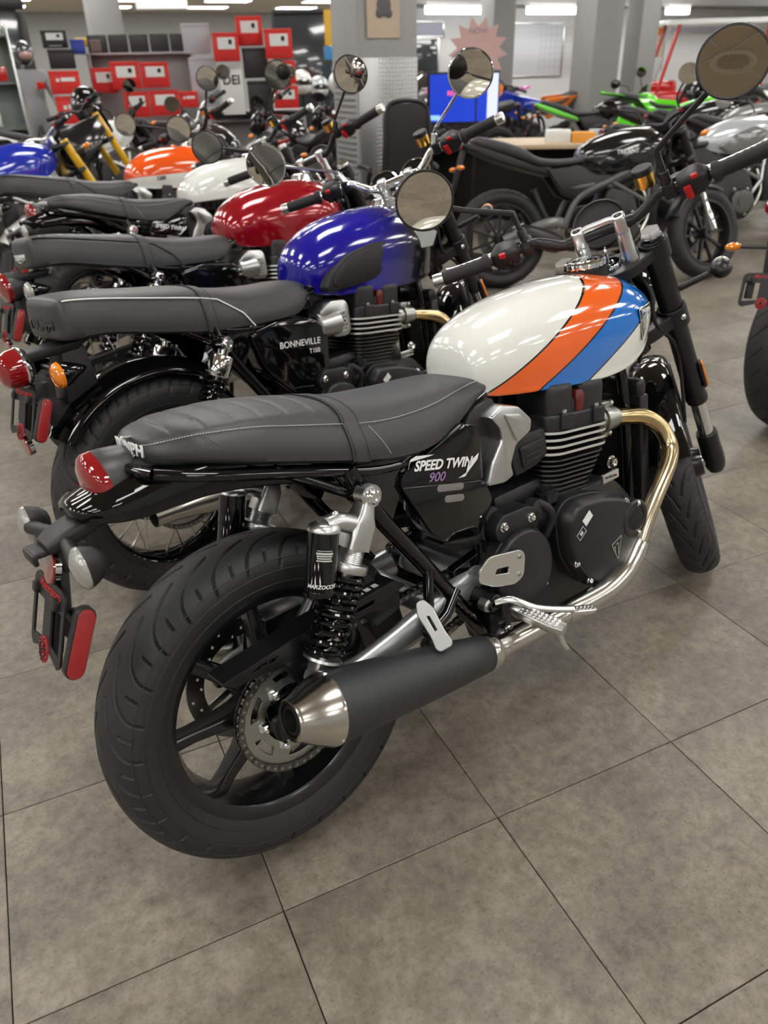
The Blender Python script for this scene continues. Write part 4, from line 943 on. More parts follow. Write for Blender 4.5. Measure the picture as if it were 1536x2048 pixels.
        if s < 0:
            m = MB(); m.box((-.012, .026, s*-.0+.004), (.016, .008, .034), .003, F); m.build('kill_switch', redp, sw)
            m = MB(); m.box((.008, .022, -.027), (.016, .010, .010), .003, F); m.build('hazard_switch', redp, sw)
        else:
            m = MB(); m.box((.010, .024, .020), (.016, .008, .012), .002, F); m.build('hazard_switch', redp, sw)
            m = MB()
            for dx, dz in ((-.012, -.014), (.006, -.016), (-.004, -.006), (-.004, -.024)): m.mark().box((dx, .026, dz), (.009, .006, .009), .002, F)
            m.build('menu_button', plastic, sw)
        # clamp and lever
        m = MB(); cc = Vector((0.002, s*.165, .823+rise)); F2 = frame(M @ cc, M.to_3x3() @ Vector((0, s, .05)), M.to_3x3() @ Vector((1, 0, 0))); m.box((0, .004, 0), (.026, .046, .036), .006, F2); m.box((.012, .030, .002), (.05, .026, .022), .006, F2); cl = m.build('lever_clamp', satin, hb)
        m = MB(); lv = [(.045, s*.178, .822+rise), (.052, s*.205, .820+rise), (.046, s*.25, .818+rise), (.036, s*.30, .822+rise), (.026, s*.345, .828+rise), (.018, s*.372, .834+rise)]; m.tube(sm(lv, 5), [.0075]*10+[.0068]*12+[.0072, .0078, .0085, .0085], 10, M, ell=(1, .8)); m.build('lever', alub, hb)
        # mirror
        mir(root, hb, M, s, cfg, rise)
    m = MB(); Rz = M @ tr(.05, -.122, .845+rise)
    m.lathe([(-.014, .0), (-.014, .021), (.016, .022), (.016, .0)], 28, Rz); rv_ = m.build('brake_reservoir', gold, hb); m = MB(); m.lathe([(.016, .0235), (.028, .0235), (.03, .021), (.03, 0)], 28, Rz); m.build('reservoir_cap', plastic, rv_)
    # clocks and headlamp
    if cfg.get('clocks', 1) == 1:
        m = MB(); G = M @ tr(.085, 0, .770) @ rotm('Y', -radians(35)); m.lathe([(-.05, 0), (-.05, .03), (-.02, .058), (.0, .064), (.006, .064), (.008, .060), (.003, .056), (.003, 0)], 48, G); m.build('speedometer', plastic, root, fix=True)
    else:
        for s in (-1, 1):
            m = MB(); G = M @ tr(.06, s*.058, .775) @ rotm('Y', -radians(38)); m.lathe([(-.06, 0), (-.055, .030), (-.02, .050), (.0, .054), (.008, .054), (.010, .049)], 44, G); go_ = m.build('instrument_dial', chrome, root, fix=True)
            m = MB(); m.lathe([(.006, .049), (.006, .0)], 40, G); m.build('dial_face', blackvoid, go_); m = MB(); m.lathe([(.0075, .049), (.009, .03), (.0095, 0)], 40, G); m.build('dial_glass', mat('dial_glass', (.9, .9, .9), .03, trans=1), go_)
    m = MB(); Hh = M @ tr(.125, 0, .560) @ rotm('Y', radians(90)+RAKE*0-.42+pi*0); m.lathe([(-.10, 0), (-.095, .03), (-.06, .072), (-.02, .088), (.02, .090), (.03, .088)], 44, Hh); ho = m.build('headlamp', gloss, root, fix=True)
    m = MB(); m.lathe([(.02, .090), (.034, .090), (.036, .084), (.03, .082)], 44, Hh); m.build('headlamp_rim', chrome if not cfg.get('modern', True) else satin, ho); m = MB(); m.lathe([(.03, .083), (.045, .05), (.05, 0)], 44, Hh); m.build('headlamp_lens', clear, ho)
    for s in (-1, 1):
        m = MB(); m.tube([(M @ Vector((.06, s*.11, .545)))[:], (M @ Vector((.06, s*.205, .558)))[:]], .0085, 10); io = m.build('front_indicator', satin, root); m = MB(); m.ball((.06, s*.235, .562), (.030, .026, .022), 20, M); m.build('indicator_body', satin, io); m = MB(); m.ball((.078, s*.237, .562), (.024, .022, .019), 18, M); m.build('indicator_lens', cfg.get('lens', clear), io)
        m = MB(); hp = [(.03, s*.05, .64), (-.005, s*.07, .60), (-.02, s*.06, .52), (.02, s*.09, .40), (-.02, s*.06, .2)]; m.tube(sm(hp, 5), .005, 8, M); m.build('brake_hose' if s > 0 else 'cable', griprub, root)
    m = MB()
    for q in range(4): m.tube(sm([(.01*q-.01, -.03+.02*q, .66), (-.03, -.04+.025*q, .60), (-.05-.01*q, -.02, .53), (-.09, .0, .47)], 5), .0045, 8, M)
    m.build('wiring_loom', griprub, root)
    # front mudguard
    gm = cfg.get('fenderm', gloss); m = MB(); rings = []
    for k in range(25):
        a = radians(20+88*k/24)+.35
        rad_ = .338
        ring = []
        for q in range(13):
            t_ = (q/12-.5)*2; yy = .058*sin(t_*pi/2)*1.0; rr_ = rad_-.034*(1-cos(t_*pi/2))
            ring.append((rr_*cos(a), yy, rr_*sin(a)))
        ring += [(p[0]*.99, p[1]*.97, p[2]*.99) for p in ring[::-1]]
        rings.append(ring)
    m.loft(rings, W @ rotm('Y', -.15)); fo = m.build('front_mudguard', gm, root, fix=True, ang=60)
    for s in (-1, 1):
        m = MB(); m.prism(rpoly([(-.06, .36), (.0, .36), (.02, .30), (.02, .17), (-.01, .16), (-.04, .26)], .012), .058, .064, .002, W @ (side(0, -1) if s < 0 else Matrix(((1, 0, 0, 0), (0, 0, 1, 0), (0, 1, 0, 0), (0, 0, 0, 1))))); m.build('mudguard_bracket', plastic, fo)
    return M
def mir(root, hb, M, s, cfg, rise):
    stem = cfg.get('stem', 'bent'); mm = cfg.get('mirm', satin); rmir = cfg.get('rmir', .0655)
    C = Vector((-.075, s*.325, 1.043+rise)) if stem == 'bent' else Vector((-.09, s*.350, 1.008+rise))
    base = Vector((0, s*.163, .840+rise))
    if stem == 'bent':
        if s < 0: pts = [base, Vector((0, s*.163, .875)), Vector((.0, s*.161, .908)), Vector((-.004, s*.172, .925)), Vector((-.05, s*.271, 1.0)), Vector((-.062, s*.30, 1.02))]
        else: pts = [base, Vector((0.01, s*.168, .875)), Vector((.015, s*.170, .900)), Vector((.012, s*.180, .912)), Vector((-.03, s*.26, .972)), Vector((-.058, s*.300, 1.015))]
    else: pts = [base, Vector((.01, s*.175, .87+rise)), Vector((-.03, s*.25, .93+rise)), Vector((-.07, s*.318, .985+rise))]
    o = MB(); o.tube(sm([tuple(p) for p in pts], 4), .0062 if stem == 'bent' else .005, 12, M); o.lathe([(-.02, .011), (.025, .0105), (.028, .008)], 16, M @ zframe(base, pts[1]-pts[0])); oo = o.build('mirror', mm, hb)
    # each glass is aimed by the camera position: most show the floor behind, one the ceiling
    RW = root.matrix_world @ M; pos = RW @ C; dv = (pos-scene.camera.matrix_world.translation).normalized()
    look = Vector(cfg.get('mlook', {-1: (.9, -2.6, 0), 1: (-1.5, .3, 0)})[s]); rv_ = (look-pos).normalized(); nw = (rv_-dv).normalized()
    nrm = RW.to_3x3().inverted() @ nw
    Q = M @ zframe(C, nrm, (0, 0, 1))
    b = MB(); b.lathe([(-.030, 0), (-.029, .02), (-.018, rmir*.85), (-.006, rmir), (.002, rmir+.0015), (.004, rmir), (.0035, rmir-.0035), (.001, rmir-.004)], 48, Q); b.build('mirror_housing', mm, oo, fix=True)
    g = MB(); g.lathe([(.0016, rmir-.0036), (.0022, rmir*.5), (.0024, 0)], 48, Q); g.build('mirror_glass', mirror, oo, ang=180, fix=True)
MIR = Matrix(((1, 0, 0, 0), (0, 0, 1, 0), (0, 1, 0, 0), (0, 0, 0, 1)))
def sideS(s): return side(0, -1) if s < 0 else MIR
def rear_wheel(root, cfg):
    W = tr(0, 0, WZ); t = cfg['lod']
    if cfg['wheels'] == 'cast': o = cast_wheel('rear_wheel', root, W, .232, .061, .05, 8, 0)
    else: o = wire_wheel('rear_wheel', root, W, .232, .052, .048, 36 if t == 0 else 24)
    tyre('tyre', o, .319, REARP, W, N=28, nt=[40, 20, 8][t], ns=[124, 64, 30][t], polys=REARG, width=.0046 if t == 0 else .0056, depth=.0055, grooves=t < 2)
    disc('brake_disc', o, W, .082, .1275, .092, 30 if t < 2 else 6)
    sprocket(o, W, -.090)
    if t < 2: chain(root, (0, WZ), .1075, (.555, .385), .043, -.090)
    c = MB(); c.box((.10, .085, .40), (.10, .06, .06), .012, tr(0, 0, 0)); c.build('rear_caliper', satin, root)
def plate_holder(root, c, up, y0=0, w=.15, h=.12, lx=0):
    # open number-plate frame facing the rear; c = centre, up = direction of its upper edge
    F = frame(c, (0, -1, 0), up)
    m = MB(); ol = rpoly([(-w/2, -h*.40), (-w/2, h*.42), (-w/2+.012, h/2), (w/2-.012, h/2), (w/2, h*.42), (w/2, -h*.42), (w/2-.014, -h/2), (.022, -h*.40), (-.022, -h*.40), (-w/2+.012, -h/2)], .006)
    me = plate_mesh(ol, [rpoly([(-w/2+.010, -h*.34), (-w/2+.010, h*.22), (-.018, h*.22), (-.018, -h*.30)], .005), rpoly([(w/2-.010, -h*.34), (w/2-.010, h*.22), (.018, h*.22), (.018, -h*.30)], .005)], .004, .0008)
    m.mesh(me, F); m.box((0, -.002, -.014), (.030, h*.86, .018), .003, F); m.box((-w*.36, h*.02, -.018), (.030, h*.5, .010), .003, F)
    o = m.build('plate_holder', plastic, root, ang=30)
    b = MB()
    for x in (-w*.36, w*.30): b.mark().box((x, h*.30, .004), (.018, .018, .012), .003, F)
    b.build('plate_clip', plastic, o)
    text('Motorsports', .020, F @ tr(.006, h*.40, .0025), redprint, o, depth=.0005, shear=.35, bold=.02)
    e = MB(); e.prism(circ(0, 0, .021, 28), 0, .003, .0006, F @ tr(-.0, -h*.40, .002)); e.build('emblem', redprint, o)
    e = MB(); e.mesh(plate_mesh(circ(0, 0, .0135, 24), [circ(0, 0, .0115, 24)], .001), F @ tr(0, -h*.40, .0055)); e.box((0, 0, 0), (.013, .004, .001), 0, F @ tr(0, -h*.40, .0055) @ rotm('Z', .4)); e.box((0, 0, 0), (.010, .003, .001), 0, F @ tr(0, -h*.40+.005, .0055) @ rotm('Z', .4)); e.box((0, 0, 0), (.010, .003, .001), 0, F @ tr(0, -h*.40-.005, .0055) @ rotm('Z', .4))
    for k in range(20):
        a = 2*pi*k/20; e.box(((.016 if k % 2 else .0185)*cos(a), (.016 if k % 2 else .0185)*sin(a), 0), (.0026, .0026, .001), 0, F @ tr(0, -h*.40, .0052))
    e.build('emblem_print', blackvoid, o)
    return o, F
def side_reflector(root, top, bot, y, s=-1):
    T = Vector((top[0], y, top[1])); B = Vector((bot[0], y, bot[1])); d = B-T; L = d.length+.028
    F = frame((T+B)/2, d, (.9, s*.25, -.4)) 
    z = F.to_3x3() @ Vector((0, 0, 1))
    F = frame((T+B)/2, d, Vector((0, s, .0)).cross(d) if True else (1, 0, 0))
    if (F.to_3x3() @ Vector((0, 0, 1))).y*s < 0: F = F @ rotm('X', pi)
    m = MB(); m.prism(stadium(0, 0, L+.005, .030), -.016, .0, .003, F); m.tube([(F @ Vector((-L*.25, 0, -.012)))[:], (F @ Vector((-L*.28, -.0, -.05)))[:]], .012, 12); o = m.build('side_reflector', plastic, root, ang=35)
    m = MB(); m.prism(stadium(0, 0, L, .025), 0, .0035, .0012, F); m.build('reflector_lens', redrefl, o)
def indicator(root, base, tip, s, lensm, d=(-1, 0, 0)):
    m = MB(); m.tube([base, tip], .0115, 16); o = m.build('rear_indicator', plastic, root)
    T = Vector(tip); b = MB(); Q = zframe(T+Vector((.014, s*.016, 0)), (-1, s*.05, -.05))
    b.lathe([(-.022, 0), (-.020, .010), (-.010, .020), (.004, .0255), (.012, .027)], 28, Q @ Matrix.Diagonal((.85, 1.2, 1, 1))); b.build('indicator_body', plastic, o, fix=True)
    l = MB(); l.lathe([(.011, .0272), (.016, .0268), (.022, .021), (.027, .010), (.028, 0)], 28, Q @ Matrix.Diagonal((.85, 1.2, 1, 1))); l.build('indicator_lens', lensm, o, fix=True)
    for k in range(1): pass
    return o
def hero_tail(root, cfg):
    g = MB(); secs = [(-.254, .786, .792, .020), (-.250, .782, .797, .036), (-.236, .775, .802, .052), (-.20, .764, .812, .064), (-.15, .758, .822, .067), (-.05, .757, .835, .068), (.05, .740, .815, .068), (.15, .712, .785, .066), (.25, .680, .745, .062)]
    rings = []
    for x, zb, zt, w in sm(secs, 5):
        half = [(w*1.0, zb), (w*1.01, zb+(zt-zb)*.3), (w*.97, zb+(zt-zb)*.65), (w*.80, zt-.003), (w*.45, zt), (0, zt+.002)]
        rr = [(x, -a, b) for a, b in half]+[(x, a, b) for a, b in half[-2::-1]]; rr += [(p[0], p[1]*.94, p[2]-.003) for p in rr[::-1]]
        rings.append(rr)
    g.loft(rings); g.build('rear_mudguard', gloss, root, ang=50, fix=True)
    t = MB(); rings = []
    for x, zb, zt, w in sm([(-.20, .792, .828, .020), (-.17, .790, .838, .030), (-.13, .790, .842, .044), (-.09, .796, .842, .060), (-.03, .806, .840, .064)], 4): rings.append([(x, yy, zz) for yy, zz in rrect(0, (zb+zt)/2, 2*w, zt-zb, min(.018, (zt-zb)*.45), 4)])
    t.loft(rings); t.build('tail_bracket', plastic, root, fix=True)
    Z = zframe((-.104, 0, .822), (-1, 0, -.16)); DG = Matrix.Diagonal((.95, 1.06, 1, 1)); m = MB(); m.lathe([(0, 0), (.004, .016), (.018, .032), (.04, .0425), (.065, .0485), (.080, .0505), (.085, .050)], 44, Z @ DG); o = m.build('tail_lamp', lamphouse, root, fix=True, ang=60)
    m = MB(); m.lathe([(.082, .0515), (.094, .0518), (.101, .048), (.108, .037), (.112, .020), (.113, 0)], 44, Z @ DG); m.build('tail_lens', redlens, o, fix=True, ang=30)
    m = MB(); m.tube([(-.128, -.012, .868), (-.150, -.030, .876)], .003, 8); m.build('lamp_wire', alub, o)
    # number-plate arm
    a = MB(); rings = []
    for x, z, w, h in sm([(-.17, .772, .034, .030), (-.21, .766, .034, .028), (-.25, .757, .036, .028), (-.28, .749, .034, .024), (-.298, .744, .028, .016)], 4): rings.append([(x, yy, zz) for yy, zz in rrect(0, z, 2*w, h, h*.35, 3)])
    a.loft(rings); a.box((-.308, 0, .741), (.022, .056, .010), .004); a.box((-.318, 0, .735), (.008, .056, .018), .003)
    a.hexa([(-.285, -.028, .70), (-.285, .028, .70), (-.275, .028, .70), (-.275, -.028, .70)], [(-.285, -.03, .75), (-.285, .03, .75), (-.265, .03, .75), (-.265, -.03, .75)], .004)
    ao = a.build('plate_arm', plastic, root, fix=True)
    for s in (-1, 1): indicator(root, (-.268, s*.02, .748), (-.284, s*.118, .742), s, clear)
    r = MB(); Q = zframe((-.300, -.004, .712), (-1, 0, .38)); r.lathe([(-.012, .0), (-.012, .026), (-.003, .0265)], 32, Q); ro = r.build('rear_reflector', chrome, root, fix=True); r = MB(); r.lathe([(-.003, .026), (.0, .0245), (.001, 0)], 32, Q); r.build('reflector_lens', redlens, ro, fix=True)
    up = Vector((.040, 0, .108)); po, F = plate_holder(root, (-.322, .004, .630), up, w=.150, h=.122)
    m = MB(); m.hexa([(-.312, -.03, .60), (-.312, .03, .60), (-.300, .03, .60), (-.300, -.03, .60)], [(-.290, -.025, .71), (-.290, .025, .71), (-.275, .025, .71), (-.275, -.025, .71)], .004); m.build('plate_bracket', plastic, root)
    side_reflector(root, (-.290, .652), (-.326, .582), -.098)
def hero_tank(root, cfg):
    secs = [(.542, .780, .815, .030), (.546, .772, .840, .055), (.556, .764, .866, .076), (.585, .757, .893, .097), (.63, .750, .913, .112), (.70, .741, .930, .125), (.78, .731, .940, .132), (.86, .723, .944, .135), (.93, .719, .942, .134), (.99, .722, .936, .132), (1.04, .734, .926, .127), (1.08, .752, .911, .118), (1.115, .778, .892, .100), (1.138, .804, .872, .070), (1.148, .824, .856, .034)]
    m = MB(); m.loft(tank_loft(secs)); o = m.build('fuel_tank', stripe_paint(), root, ang=60, fix=True)
    C = tr(1.010, 0, .945) @ rotm('Y', radians(-5)); c = MB(); c.lathe([(-.02, .052), (0, .052), (.002, .050)], 48, C); c.build('filler_ring', satin, o)
    c = MB()
    prof = []
    n = 72
    for k in range(n): prof.append(.0455+.0012*(1 if (k//2) % 2 else -1))
    c.loft([[(prof[k]*f_*cos(2*pi*k/n), prof[k]*f_*sin(2*pi*k/n), z) for k in range(n)] for z, f_ in ((.0, 1), (.014, 1), (.017, .94), (.020, .86), (.0215, .60), (.019, .5), (.021, .4), (.022, .05))], C); c.build('filler_cap', chrome, o, ang=35, fix=True)
    # triangular badge near the front of each side
    f = surf_y(secs)
    for s in (-1, 1):
        tri = rpoly([(-.034, .022), (.036, .028), (-.018, -.052)], .004, 2); x0, z0 = 1.058, .826
        def draw(name, me, mt, par, lift):
            m = MB(); m.mesh(me); q = m.build(name, mt, par); conform(q, f, x0, z0, s, lift); return q
        bo = draw('tank_badge', plate_mesh(tri, (), .003), gloss, o, .003)
        draw('badge_line', plate_mesh(tri, [[(-.005+(p[0]+.005)*.93, p[1]*.93) for p in tri]], .001), alub, bo, .0052)
        tm = MB(); tm.mesh(plate_mesh([(-.019, -.002), (-.006, .000), (-.005, .004), (-.011, .003), (-.0155, -.034), (-.017, -.034), (-.0165, .001), (-.0195, .0005)], (), .001)); tm.mesh(plate_mesh([(.002, .003), (.016, .006), (.017, .010), (.009, .0085), (-.010, -.030), (-.012, -.032), (.003, .006), (.0015, .006)], (), .001))
        q = tm.build('badge_line', alub, bo); conform(q, f, x0, z0, s, .0054)
        q = text('TRIUMPH', .0115, Matrix(), white, bo, depth=.0003, bold=.01); 
        for v in q.data.vertices: v.co.y += .0155
        conform(q, f, x0, z0, s, .0052)
def hero_seat(root, cfg):
    secs = [(-.137, .846, .858, .868, .018, .016), (-.130, .834, .859, .872, .052, .047), (-.115, .828, .861, .876, .076, .068), (-.085, .824, .863, .880, .096, .086), (-.05, .816, .862, .881, .110, .098), (.034, .790, .850, .878, .122, .108), (.10, .771, .834, .869, .126, .111), (.16, .753, .819, .857, .128, .112), (.234, .732, .801, .838, .130, .113), (.296, .718, .791, .827, .130, .112), (.36, .713, .787, .820, .128, .108), (.42, .721, .788, .815, .121, .102), (.47, .737, .793, .812, .112, .095), (.53, .762, .796, .806, .100, .084), (.57, .772, .790, .798, .084, .068), (.590, .778, .786, .789, .050, .045)]
    o, (xi, Q, ring) = seat_part(root, secs, strap=[(.192, .232, 'seat_strap')], pleats=(-.088, -.042, .004, .052, .100, .15))
    st = MB()
    for xx in (-.056, -.050):
        q = [np.interp(xx, xi, Q[:, j]) for j in range(6)]
        for s in (-1, 1): dash(st, [(xx+.03*(1-t_), s*(q[5]+(q[4]-q[5])*(1-t_)+.0065*sin(pi*t_)+.0012), q[1]+.008+(q[2]-q[1]-.010)*t_) for t_ in np.linspace(0, 1, 8)], .0045, .0007)
    tag(st.build('stitching', satin, o), kind='stuff')
    st = MB()
    for xx in (.245,):
        q = [np.interp(xx, xi, Q[:, j]) for j in range(6)]
        for s in (-1, 1): dash(st, [(xx+.03*(1-t_)*1.0, s*(q[5]+(q[4]-q[5])*(1-t_)+.0065*sin(pi*t_)+.0012), q[1]+.008+(q[2]-q[1]-.010)*t_) for t_ in np.linspace(0, 1, 8)], .0045, .0007)
    tag(st.build('stitching', dustyw, o), kind='stuff')
    seat_logo(o, xi, Q, .0265, vfrac=.68)
def seat_logo(o, xi, Q, size, mt=white, vfrac=.5, depth=.0012):
    # the maker's name wrapped round the back of the seat, following its outline
    w = Q[:, 5]*.5+Q[:, 4]*.5+.0065; zc = Q[:, 1]*(1-vfrac)+Q[:, 2]*vfrac
    px = np.concatenate([[xi[0]-.0005], xi]); py = np.concatenate([[0], w]); pz = np.concatenate([[zc[0]], zc])
    L = np.concatenate([[0], np.cumsum(np.hypot(np.diff(px), np.diff(py)))])
    def f(co):
        a = abs(co.x); sg = -1 if co.x > 0 else 1
        x, y, z = np.interp(a, L, px), np.interp(a, L, py), np.interp(a, L, pz)
        x2, y2 = np.interp(a+.004, L, px), np.interp(a+.004, L, py); x1, y1 = np.interp(max(0, a-.004), L, px), np.interp(max(0, a-.004), L, py)
        t = Vector((x2-x1, y2-y1)); t.normalize(); n = Vector((-t.y, t.x)); d = co.z+.0012
        return Vector((x+n.x*d, sg*(y+n.y*d), z+co.y))
    text('TRIUMPH', size, Matrix(), mt, o, depth=depth, bold=.022, shear=.1, warp=f)
    b = MB(); pts = [f(Vector((size*1.5*sin(t_), -size*.12-size*.50*cos(t_*1.25), .001))) for t_ in np.linspace(-1, 1, 18)]; b.tube([p[:] for p in pts], [.0004]+[.0013]*16+[.0004], 6); b.build('lettering', mt, o)
def hero_sidepanel(root, cfg, words=('SPEED TWIN', '900')):
    for s in (-1, 1):
        S = sideS(s)
        up = rpoly([(.286, .664), (.300, .690), (.345, .705), (.400, .722), (.455, .742), (.492, .728), (.500, .700), (.497, .612)], .010)
        lo = rpoly([(.286, .668), (.497, .614), (.518, .565), (.470, .500), (.375, .520), (.345, .552)], .012)
        m = MB(); m.prism(up, .09, .1285, .004, S); m.prism(lo, .09, .1310, .006, S); o = m.build('side_panel', gloss, root, ang=30)
        if s < 0:
            F = frame((.398, -.1300, .671), (1, 0, -.24), (.24, 0, 1))
            text(words[0], .0265, F @ tr(-.004, .006, 0), white, o, depth=.0003, bold=.03, shear=.25, sx=.98)
            if words[1]: text(words[1], .0255, F @ tr(-.02, -.018, 0), mat('violet_print', (.28, .17, .38), .5), o, depth=.0002, bold=.012, shear=.25, sx=1.1)
            sw = MB(); 
            for pts in ([(-.088, .016), (-.04, .024), (-.03, .0265), (-.075, .026), (-.088, .020), (-.0915, .002)], [(.062, .004), (.088, .022), (.086, .010), (.064, -.012), (.038, -.024), (.056, -.022)]): sw.mesh(plate_mesh(pts, (), .0006), F)
            sw.build('lettering', white, o)
        for k, (x, z, L) in enumerate(((.405, .628, .070), (.412, .603, .052))):
            v = MB(); v.prism(stadium(0, 0, L, .014), 0, .0012, .0004, S @ tr(x, z, .1312) @ rotm('Z', -.25)); v.build('vent_mesh', mat('perforated_mesh', (.30, .29, .27), .5, metal=.6, bump=1, bscale=1500), o)
        m = MB(); m.prism(rpoly([(.37, .518), (.47, .497), (.525, .545), (.545, .53), (.49, .470), (.40, .490)], .01), .07, .118, .006, S); m.build('lower_panel', plastic, root, ang=30)
def retro_bike(root, cfg):
    rear_wheel(root, cfg); frame_part(root, cfg); swingarm_part(root, cfg); engine_part(root, cfg); exhaust_part(root, cfg); rider_controls(root, cfg); steering(root, cfg)
    st = MB(); st.tube(sm([(.55, .13, .24), (.56, .17, .16), (.57, .235, .045)], 4), .011, 10); so = st.build('side_stand', satin, root)
HERO = dict(wheels='cast', lod=0, steer=.6448, mlook={-1: (-.9, -1.5, 3.05), 1: (-.3, -2.0, 0)})
def build_hero():
    r = place_root('motorcycle', 'white tank with orange and blue stripes, nearest motorcycle in the foreground', 'motorcycle', 0, 0, 0, .18052)
    retro_bike(r, HERO); hero_tail(r, HERO); hero_tank(r, HERO); hero_seat(r, HERO); hero_sidepanel(r, HERO)
    T, B = (.194, .690), (.030, .405)
    for s in (-1, 1): shock(r, s, T, B, s*.155, 'piggy', [(.094, .664), (.062, .556)])
build_hero()
# ---------------------------------------------------------------- the other twins in the row
def classic_seat(root, cfg):
    secs = [(-.212, .80, .848, .856, .06, .05), (-.206, .788, .866, .874, .096, .082), (-.185, .784, .876, .885, .116, .104), (-.10, .780, .866, .884, .127, .115), (.03, .752, .842, .866, .130, .116), (.15, .727, .819, .850, .130, .116), (.22, .718, .802, .833, .130, .115), (.31, .710, .778, .815, .129, .114), (.42, .705, .770, .803, .124, .108), (.49, .708, .774, .800, .114, .098), (.54, .735, .772, .795, .098, .082), (.58, .748, .764, .778, .066, .055), (.595, .752, .760, .766, .035, .03)]
    o, (xi, Q, ring) = seat_part(root, secs, strap=[(.165, .205, 'seat_strap')], stitch=False, pleats=cfg.get('pleats', ()))
    p = MB()
    for s in (-1, 1):
        line = [(q[0], s*(q[5]+.001), q[2]+.001) for q in Q if -.19 < q[0] < .222]+[(.25, s*.122, .782), (.286, s*.132, .754), (.315, s*.136, .712)]
        p.mark().tube(line, .0022, 6)
    p.build('piping', white if cfg.get('pip', 1) else satin, o)
    if cfg.get('logo', 1): seat_logo(o, xi, Q, .034 if not cfg.get('pleats') else .026, mt=mat('embossed_leather', (.05, .05, .052), .4) if cfg.get('emb') else white, vfrac=.45, depth=.003)
def classic_tank(root, cfg):
    secs = [(.557, .785, .835, .030), (.562, .770, .850, .058), (.578, .752, .874, .084), (.615, .738, .906, .107), (.68, .727, .938, .124), (.76, .721, .955, .133), (.84, .716, .963, .136), (.92, .712, .964, .135), (.99, .711, .958, .131), (1.05, .717, .944, .120), (1.095, .738, .922, .102), (1.13, .775, .890, .070), (1.147, .81, .862, .036)]
    m = MB(); m.loft(tank_loft(secs)); o = m.build('fuel_tank', cfg['paint'], root, ang=60, fix=True)
    C = tr(1.00, 0, .957) @ rotm('Y', radians(6)); c = MB(); n = 48
    c.loft([[(.044*f_*cos(2*pi*k/n), .044*f_*sin(2*pi*k/n), z) for k in range(n)] for z, f_ in ((-.01, 1.1), (.004, 1.1), (.005, 1), (.016, 1), (.020, .9), (.023, .6), (.021, .5), (.024, .05))], C); c.build('filler_cap', chrome, o, ang=35, fix=True)
    for s in (-1, 1):
        S = sideS(s)
        if cfg.get('pads'):
            ol = rpoly([(.590, .762), (.612, .800), (.690, .846), (.800, .866), (.856, .862), (.862, .840), (.832, .775), (.80, .757), (.70, .748), (.605, .748)], .018)
            p = MB(); p.prism(ol, .098, .134, .010, S @ tr(0, 0, 0)); p.prism([(.735+(x-.735)*.82, .805+(z-.805)*.80) for x, z in ol], .132, .138, .004, S); po = p.build('knee_pad', griprub, o, ang=40)
        if cfg.get('badge'):
            b = MB(); ctr = Vector((1.035, s*.1235, .842)); F = frame(ctr, (s*-1*-1 if s < 0 else -1, .16, -.02) if s < 0 else (-1, .16, .02), (0, 0, 1))
            b.mesh(plate_mesh(rpoly([(-.058, .014), (-.04, .022), (.0, .026), (.055, .030), (.060, .0), (.050, -.024), (-.035, -.026), (-.044, -.010)], .004), (), .010, .003), F); bo = b.build('tank_badge', chrome, o, ang=40)
            text('TRIUMPH', .023, F @ tr(.006, 0, .0056), blackvoid, bo, depth=.0006, bold=.02)
        for body, size, x, z, mt in cfg.get('marks', ()):
            q = text(body, size, Matrix(), mt, o, depth=.001, bold=.03, shear=.2); conform(q, surf_y(secs), x, z, s, .001)
def classic_side(root, cfg):
    for s in (-1, 1):
        S = sideS(s); ol = rpoly([(.290, .695), (.405, .712), (.535, .692), (.580, .640), (.560, .490), (.525, .458), (.420, .478), (.325, .575)], .03, 6)
        m = MB(); m.prism(ol, .07, .132, .022, S, seg=5); o = m.build('side_panel', gloss, root, ang=40)
        if s < 0 and cfg.get('words'):
            F = frame((.462, -.1325, .628), (1, 0, -.11), (.11, 0, 1)); text(cfg['words'][0], .0265, F, white, o, depth=.0006, bold=.005); text(cfg['words'][1], .020, F @ tr(.052, -.028, 0), white, o, depth=.0006)
